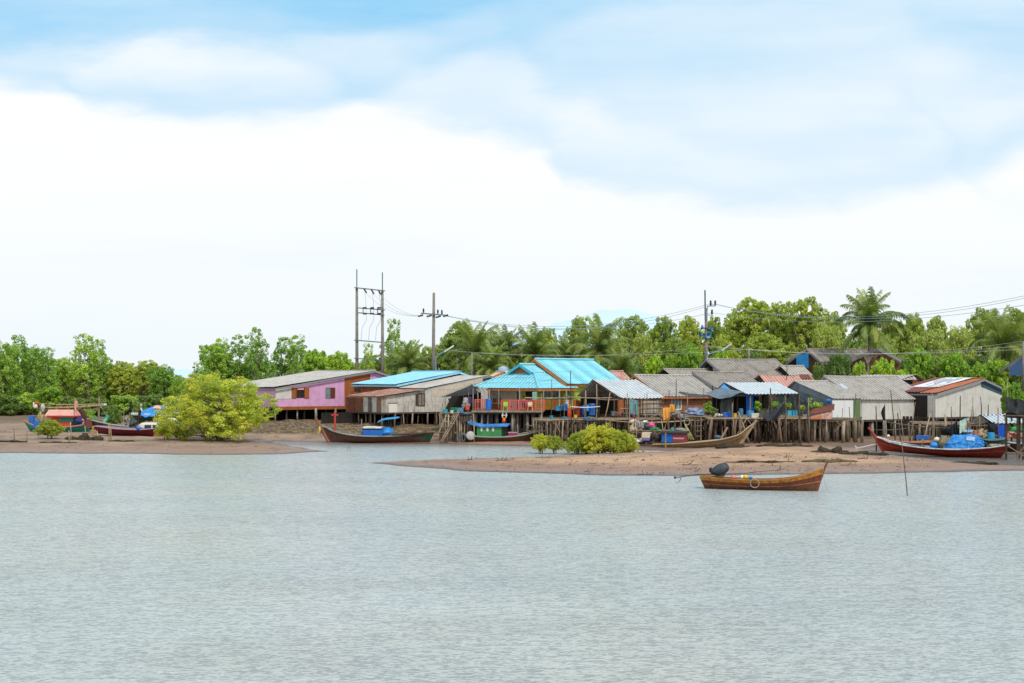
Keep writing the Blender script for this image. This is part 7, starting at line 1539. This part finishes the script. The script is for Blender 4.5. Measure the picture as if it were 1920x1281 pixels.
# nets and debris on the sand
def mound(label, px, py, wpx, hm_, dm, Y, mat=NET, name='fishing_net_heap', sd=None):
    x = xat(px, Y); g = gz(x, Y); mb = MB(); sx = wpx*Y/F/2; s0 = sd or px
    for i in range(5):
        u = (i-2)/2.4; mb.blob(V3((x+u*sx, Y+0.25*sin(i*2.2+s0), g+0.02)), (sx*.36, dm*.8, hm_*(1-.35*abs(u))*(.8+.4*sin(i*3.1+s0))), 0.35, s0*.1+i, 14, 9)
    settag(mb.build(name, mat, smooth=True), label, 'net')
for a in [('black net heap behind the high bow of the unpainted boat', 1374, 848, 58, .28, .5, 117.5), ('long dark net spread in front of the pier piles', 1470, 846, 92, .26, .6, 119), ('thick rolled dark net on the sand, the darkest one', 1556, 853.5, 62, .42, .45, 110), ('flat dark net trailing right of the thick rolled one', 1618, 857.5, 80, .25, .5, 107.5),
          ('brown rope net roll beside the bow tip of the moored boat', 1558, 872, 88, .22, .35, 97), ('long stringy net line on the sand above the engine', 1425, 873, 108, .1, .2, 96.5), ('low grey weed mound on the spit at right', 1822, 868, 84, .2, .5, 99.5),
          ('heap of grey nets held by stakes on the left mudflat', 158, 828, 62, .45, .7, 128.5), ('low dark net at the far left of the mudflat', 16, 834, 62, .2, .5, 125), ('flat dark weed line below the net heap at left', 108, 836, 66, .12, .4, 124), ('dark weed mat right of the paired stakes', 232, 831, 60, .15, .5, 126)]:
    mound(*a[:7], mat=NET if 'brown' not in a[0] else surf('brown_rope_net', rgb((110, 98, 70)), rgb((80, 72, 52)), nsc=7, bump=1))
x = xat(1208, 113); tub('upturned pale round basin on the sand beside the bushes', 1208, 849.5, 844.5, 9, 113.5, surf('yellowish_basin', rgb((206, 190, 150)), rnd=0), 'basin', 'basin')
def twig(label, px, py, Y, L, ang, r, sd):
    rg = random.Random(sd); x = xat(px, Y); g = gz(x, Y); p = V3((x, Y, g+.03)); d = V3((cos(ang), sin(ang)*1.0, 0.02)); pts = [p+d*(L*i/5)+V3((0, rg.uniform(-.05, .05), rg.uniform(0, .04))) for i in range(6)]
    mb = MB(); mb.tube(pts, [r*(1-.12*i) for i in range(6)], 5)
    for i in (2, 3, 4): mb.tube([pts[i], pts[i]+V3((rg.uniform(-.1, .3), rg.uniform(-.3, .3), rg.uniform(.05, .3)))], r*.6, 4)
    settag(mb.build('driftwood', DPOLE), label, 'driftwood', 'driftwood on the sandbar')
rg = random.Random(77)
for i in range(26):
    px = rg.uniform(860, 1740); py = rg.uniform(858, 882); Y = dep(py, 0.35); twig('piece of dark driftwood lying on the sandbar', px, py, Y, rg.uniform(.3, 1.3), rg.uniform(-.5, .5), rg.uniform(.015, .035), i)
# litter and stones nobody could count
def litter():
    rg = random.Random(3); mb = MB()
    for i in range(1500):
        if i % 3: px = rg.uniform(760, 1760); py = rg.uniform(852, 890)
        else: px = rg.uniform(-20, 600); py = rg.uniform(806, 850)
        Y = dep(py, 0.3); x = xat(px, Y); g = gz(x, Y)
        if g < 0.04: continue
        s_ = rg.uniform(.02, .07)*(1 if rg.random() < .93 else 1.9); c = V3((x, Y, g+s_*.15)); k = [V3((rg.uniform(.6, 1.5)*s_*a, rg.uniform(.6, 1.2)*s_*b, 0)) for a, b in ((1, 0), (0, 1), (-1, 0), (0, -1))]
        mb.add([c+q for q in k]+[c+V3((0, 0, s_*rg.uniform(.4, .9)))], [(0, 1, 4), (1, 2, 4), (2, 3, 4), (3, 0, 4)])
    o = mb.build('shore_stones', surf('dark_stones', rgb((96, 78, 66)), rgb((120, 100, 86)), nsc=1, rnd=0)); settag(o, 'scatter of small dark stones and debris over the mud and sand', 'stones', kind='stuff')
litter()
# leafless branches in front of the back house
bt = thing('bare_tree', 'leafless pale branching shrub in front of the brown gable of the back house', 'tree', P(1628, 705, 160)); mb = MB(); rg = random.Random(4); c = P(1628, 706, 160)
mb.tube([c, c+V3((0, 0, 1.6))], [.14, .1], 6); mb.build('trunk', TRUNKP, bt); mb = MB()
for i in range(9):
    a = -1.1+i*.27; e = c+V3((sin(a)*1.3, rg.uniform(-.3, .3), 1.6+cos(a)*1.5)); mb.tube([c+UP*(1.2+.04*i), c+V3((sin(a)*.5, 0, 2.2)), e], [.07, .05, .02], 5); mb.tube([c.lerp(e, .7)+UP*.4, e+V3((rg.uniform(-.4, .4), 0, .5))], [.03, .012], 4)
mb.build('branches', TRUNKP, bt)

# ------------------------------------------------------------------ the person on the porch
def person():
    c = P(982, 769.5, 132.9); t = thing('person', 'person in a purple shirt with short dark hair sitting behind the pink porch rail', 'person', c)
    J = {'pelvis': (0, 0, .48), 'waist': (0, .02, .66), 'chest': (0, .0, .88), 'neck': (0, -.02, 1.05), 'head': (0, -.03, 1.2), 'top': (0, -.02, 1.3),
         'hl': (-.1, -.02, .46), 'kl': (-.15, -.42, .47), 'al': (-.15, -.46, .08), 'tl': (-.16, -.6, .03), 'hr': (.1, -.02, .46), 'kr': (.14, -.43, .47), 'ar': (.13, -.46, .08), 'tr': (.13, -.6, .03),
         'sl': (-.19, 0, .97), 'el': (-.25, -.1, .72), 'wl': (-.16, -.34, .56), 'sr': (.19, 0, .97), 'er': (.25, -.1, .72), 'wr': (.16, -.34, .56)}
    Rr = dict(pelvis=.15, waist=.13, chest=.16, neck=.055, head=.095, top=.07, hl=.09, kl=.06, al=.04, tl=.035, hr=.09, kr=.06, ar=.04, tr=.035, sl=.06, el=.04, wl=.028, sr=.06, er=.04, wr=.028)
    E_ = [('pelvis', 'waist'), ('waist', 'chest'), ('chest', 'neck'), ('neck', 'head'), ('head', 'top'), ('pelvis', 'hl'), ('hl', 'kl'), ('kl', 'al'), ('al', 'tl'), ('pelvis', 'hr'), ('hr', 'kr'), ('kr', 'ar'), ('ar', 'tr'), ('chest', 'sl'), ('sl', 'el'), ('el', 'wl'), ('chest', 'sr'), ('sr', 'er'), ('er', 'wr')]
    for sd, w in ((-1, 'wl'), (1, 'wr')):
        wx, wy, wz = J[w]
        J[w+'p'] = (wx, wy-.07, wz-.01); Rr[w+'p'] = .032; E_.append((w, w+'p'))
        for f_ in range(4):
            k = w+'f%d' % f_; ox = (f_-1.5)*.02; ln = (.07, .08, .075, .06)[f_]
            J[k] = (wx+ox, wy-.07-ln*.6, wz-.02); J[k+'e'] = (wx+ox, wy-.07-ln, wz-.045); Rr[k] = .009; Rr[k+'e'] = .008; E_ += [(w+'p', k), (k, k+'e')]
        k = w+'t'; J[k] = (wx-sd*.045, wy-.08, wz-.02); Rr[k] = .011; E_.append((w+'p', k))
    def skin(name, keys, edges, grow, mat, lv=1):
        me = bpy.data.meshes.new(name); idx = {k: i for i, k in enumerate(keys)}
        me.from_pydata([J[k] for k in keys], [(idx[a], idx[b]) for a, b in edges if a in idx and b in idx], []); o = bpy.data.objects.new(name, me); COL.objects.link(o); o.parent = t
        m = o.modifiers.new('skin', 'SKIN'); m.use_smooth_shade = True
        for k, i in idx.items(): r = Rr[k]*grow; me.skin_vertices[0].data[i].radius = (r, r)
        me.skin_vertices[0].data[0].use_root = True
        s_ = o.modifiers.new('sub', 'SUBSURF'); s_.levels = lv; s_.render_levels = lv; me.materials.append(mat); return o
    keys = ['pelvis']+[k for k in J if k != 'pelvis']; skin('body', keys, E_, 1.0, SKIN, 2)
    skin('shirt', ['waist', 'pelvis', 'chest', 'sl', 'sr', 'el', 'er'], E_, 1.17, CLOTHP); skin('trousers', ['pelvis', 'hl', 'kl', 'hr', 'kr'], E_, 1.2, surf('dark_trousers', rgb((44, 44, 56)), rnd=0))
    mb = MB(); mb.blob(V3((0, .0, 1.26)), (.108, .118, .105), .06, 1, 14, 9); mb.build('hair', surf('black_hair', rgb((26, 22, 20)), rnd=0), t, local=True, smooth=True)
    mb = MB(); mb.tube([V3((0, -.12, 1.215)), V3((0, -.145, 1.19)), V3((0, -.12, 1.18))], [.008, .016, .012], 6); mb.build('nose', SKIN, t, local=True)
    for sx in (-1, 1):
        mb = MB(); mb.blob(V3((sx*.035, -.118, 1.22)), (.012, .008, .008), 0, 1, 8, 6); mb.build('eye', BLACKC, t, local=True)
        mb = MB(); mb.blob(V3((sx*.1, -.02, 1.2)), (.012, .022, .032), 0, 1, 8, 6); mb.build('ear', SKIN, t, local=True)
    mb = MB(); mb.tube([V3((-.025, -.118, 1.155)), V3((0, -.124, 1.152)), V3((.025, -.118, 1.155))], .005, 5); mb.build('mouth', surf('lips', rgb((130, 70, 64)), rnd=0), t, local=True)
    st = thing('low_stool', 'low wooden stool under the person in the purple shirt', 'stool', c+V3((0, .05, 0))); mb = MB(); mb.box(c+V3((0, .05, .33)), (.4, .36, .05)); mb.build('seat', PLANK, st)
    for sx in (-1, 1):
        for sy in (-1, 1): mb = MB(); mb.tube([c+V3((sx*.16, .05+sy*.14, 0)), c+V3((sx*.14, .05+sy*.12, .31))], .02, 5); mb.build('leg', PLANK, st)
person()
# ------------------------------------------------------------------ sky, sun, camera
def sky():
    w = bpy.data.worlds.new('World'); SC.world = w; w.use_nodes = True
    nt = w.node_tree; nt.nodes.clear(); T = NT(nt)
    el, rot = radians(52), radians(150)
    ns = T.n('ShaderNodeTexSky', sky_type='NISHITA'); ns.sun_disc = False; ns.sun_elevation = el; ns.sun_rotation = rot; ns.dust_density = 2.0
    tc = T.n('ShaderNodeTexCoord').outputs['Generated']
    sp = T.n('ShaderNodeSeparateXYZ'); T.put(sp.inputs[0], tc)
    ya = T.math('MAXIMUM', sp.outputs[1], 0.05)
    U = T.math('DIVIDE', sp.outputs[0], ya); Vv = T.math('DIVIDE', sp.outputs[2], ya)
    wv = T.n('ShaderNodeCombineXYZ'); T.put(wv.inputs[0], T.math('MULTIPLY', U, 0.55)); T.put(wv.inputs[1], T.math('MULTIPLY', Vv, 1.5))
    n1 = T.noise(wv.outputs[0], 7, 5, 0.55); n2 = T.noise(wv.outputs[0], 26, 4, 0.6); n3 = T.noise(T.mapr(wv.outputs[0], (1, 1, 1), (5, 3, 2)), 4, 3, 0.5)
    U2 = T.math('ADD', U, T.math('ADD', T.math('MULTIPLY', T.math('SUBTRACT', n1, 0.5), 0.05), T.math('MULTIPLY', T.math('SUBTRACT', n2, 0.5), 0.03)))
    V2 = T.math('ADD', Vv, T.math('ADD', T.math('MULTIPLY', T.math('SUBTRACT', n3, 0.5), 0.05), T.math('MULTIPLY', T.math('SUBTRACT', n2, 0.5), 0.03)))
    # undersides of the cloud layers: each is a line over the azimuth with a soft lower edge, fading upwards
    X = T.math('ADD', T.math('MULTIPLY', U2, F), 960.0)
    Yp = T.math('SUBTRACT', HZ, T.math('MULTIPLY', V2, F))
    def curve(pts):
        r = T.n('ShaderNodeValToRGB'); cr = r.color_ramp; cr.interpolation = 'EASE'
        T.put(r.inputs[0], T.math('DIVIDE', T.math('ADD', X, 200.0), 2400.0))
        while len(cr.elements) < len(pts): cr.elements.new(0.5)
        for e, (x, y) in zip(cr.elements, pts): e.position = (x+200)/2400
        for e, (x, y) in zip(cr.elements, pts): e.color = ((y+300)/1000,)*3+(1,)
        return T.math('SUBTRACT', T.math('MULTIPLY', r.outputs[0], 1000.0), 300.0)
    def layer(pts, soft, thick, st, floor_=0.0):
        d = T.math('SUBTRACT', curve(pts), Yp)        # above the underside: positive
        e = T.ramp(d, -soft*0.5, soft)
        fade = T.math('ADD', T.math('MULTIPLY', T.ramp(d, thick, 0.0), 1-floor_), floor_)
        return T.math('MULTIPLY', T.math('MULTIPLY', e, fade), st)
    L = [layer([(-200, 122), (60, 112), (200, 104), (350, 92), (520, 92), (660, 84), (800, 50), (1000, 0), (1300, -80), (2200, -200)], 40, 400, 0.85, 1.0),
         layer([(-200, 160), (110, 176), (190, 222), (350, 242), (470, 236), (580, 224), (690, 190), (780, 150), (900, 100), (1200, 0), (2200, -150)], 42, 160, 0.62, 0.15),
         layer([(-200, -250), (300, -150), (700, 110), (860, 160), (1100, 180), (1400, 185), (1600, 170), (1800, 150), (2200, 150)], 90, 400, 0.46, 0.9),
         layer([(-200, 0), (500, 120), (740, 222), (900, 246), (1010, 285), (1080, 350), (1200, 372), (1400, 388), (1560, 380), (1700, 356), (1800, 330), (1920, 290), (2200, 240)], 50, 160, 0.5, 0.3),
         layer([(-200, -200), (900, 0), (1060, 190), (1200, 258), (1350, 292), (1500, 298), (1620, 280), (1750, 240), (1900, 190), (2200, 150)], 60, 170, 0.38),
         layer([(-200, -200), (1650, 150), (1860, 400), (1950, 414), (2200, 400)], 60, 70, 0.2),
         layer([(-200, -200), (1600, -150), (1760, 90), (1900, 170), (2200, 180)], 90, 200, 0.35)]
    tot = L[0]
    for f in L[1:]: tot = T.math('SUBTRACT', T.math('ADD', tot, f), T.math('MULTIPLY', tot, f))
    mott = T.math('ADD', 0.86, T.math('MULTIPLY', T.math('SUBTRACT', T.noise(T.mapr(wv.outputs[0], (1, 1.8, 1)), 5, 5, 0.55), 0.5), 1.5))
    f = T.math('MULTIPLY', tot, mott, clamp=True)
    grey = T.math('MULTIPLY', T.ramp(T.noise(T.mapr(wv.outputs[0], (0.7, 2.4, 1), (3, 1, 0)), 6, 5, 0.6), 0.48, 0.75), 0.07)   # faint grey relief inside the white
    f = T.math('ADD', f, grey, clamp=True)
    skyc = T.mix(1.0, ns.outputs[0], (0.13, 0.13, 0.13, 1), 'MULTIPLY')
    blue = T.mix(0.93, skyc, rgb((142, 212, 252)))
    cloud = T.mix(T.ramp(Vv, 0.02, 0.16), (0.91, 0.965, 0.99, 1), (1.0, 1.02, 1.03, 1))
    col = T.mix(f, cloud, blue)
    back = T.ramp(sp.outputs[1], 0.05, 0.3)       # overhead and behind: even bright overcast
    col = T.mix(back, (0.93, 0.97, 1.0, 1), col)
    bg = T.n('ShaderNodeBackground'); T.put(bg.inputs[0], col); bg.inputs[1].default_value = 1.0
    T.put(T.n('ShaderNodeOutputWorld').inputs[0], bg.outputs[0])
    s = bpy.data.lights.new('sun', 'SUN'); s.energy = 2.6; s.angle = radians(7); s.color = (1.0, 0.95, 0.87)
    so_ = bpy.data.objects.new('sun', s); COL.objects.link(so_)
    # sun stands behind the viewer's right shoulder, high
    d = V3((sin(rot)*cos(el), cos(rot)*cos(el), sin(el)))
    so_.rotation_euler = d.to_track_quat('Z', 'Y').to_euler()
sky()
cam = bpy.data.cameras.new('camera'); co = bpy.data.objects.new('camera', cam); COL.objects.link(co)
co.location = (0, 0, H); co.rotation_euler = (radians(90), 0, 0)
cam.sensor_width = 36; cam.lens = F*36/1920; cam.clip_end = 20000; cam.clip_start = 0.5
cam.shift_y = (HZ-640.5)/1920
SC.camera = co
SC.view_settings.view_transform = 'Standard'; SC.view_settings.look = 'None'; SC.view_settings.exposure = 0
SC.render.engine = 'CYCLES'
try: SC.cycles.max_bounces = 6
except Exception: pass
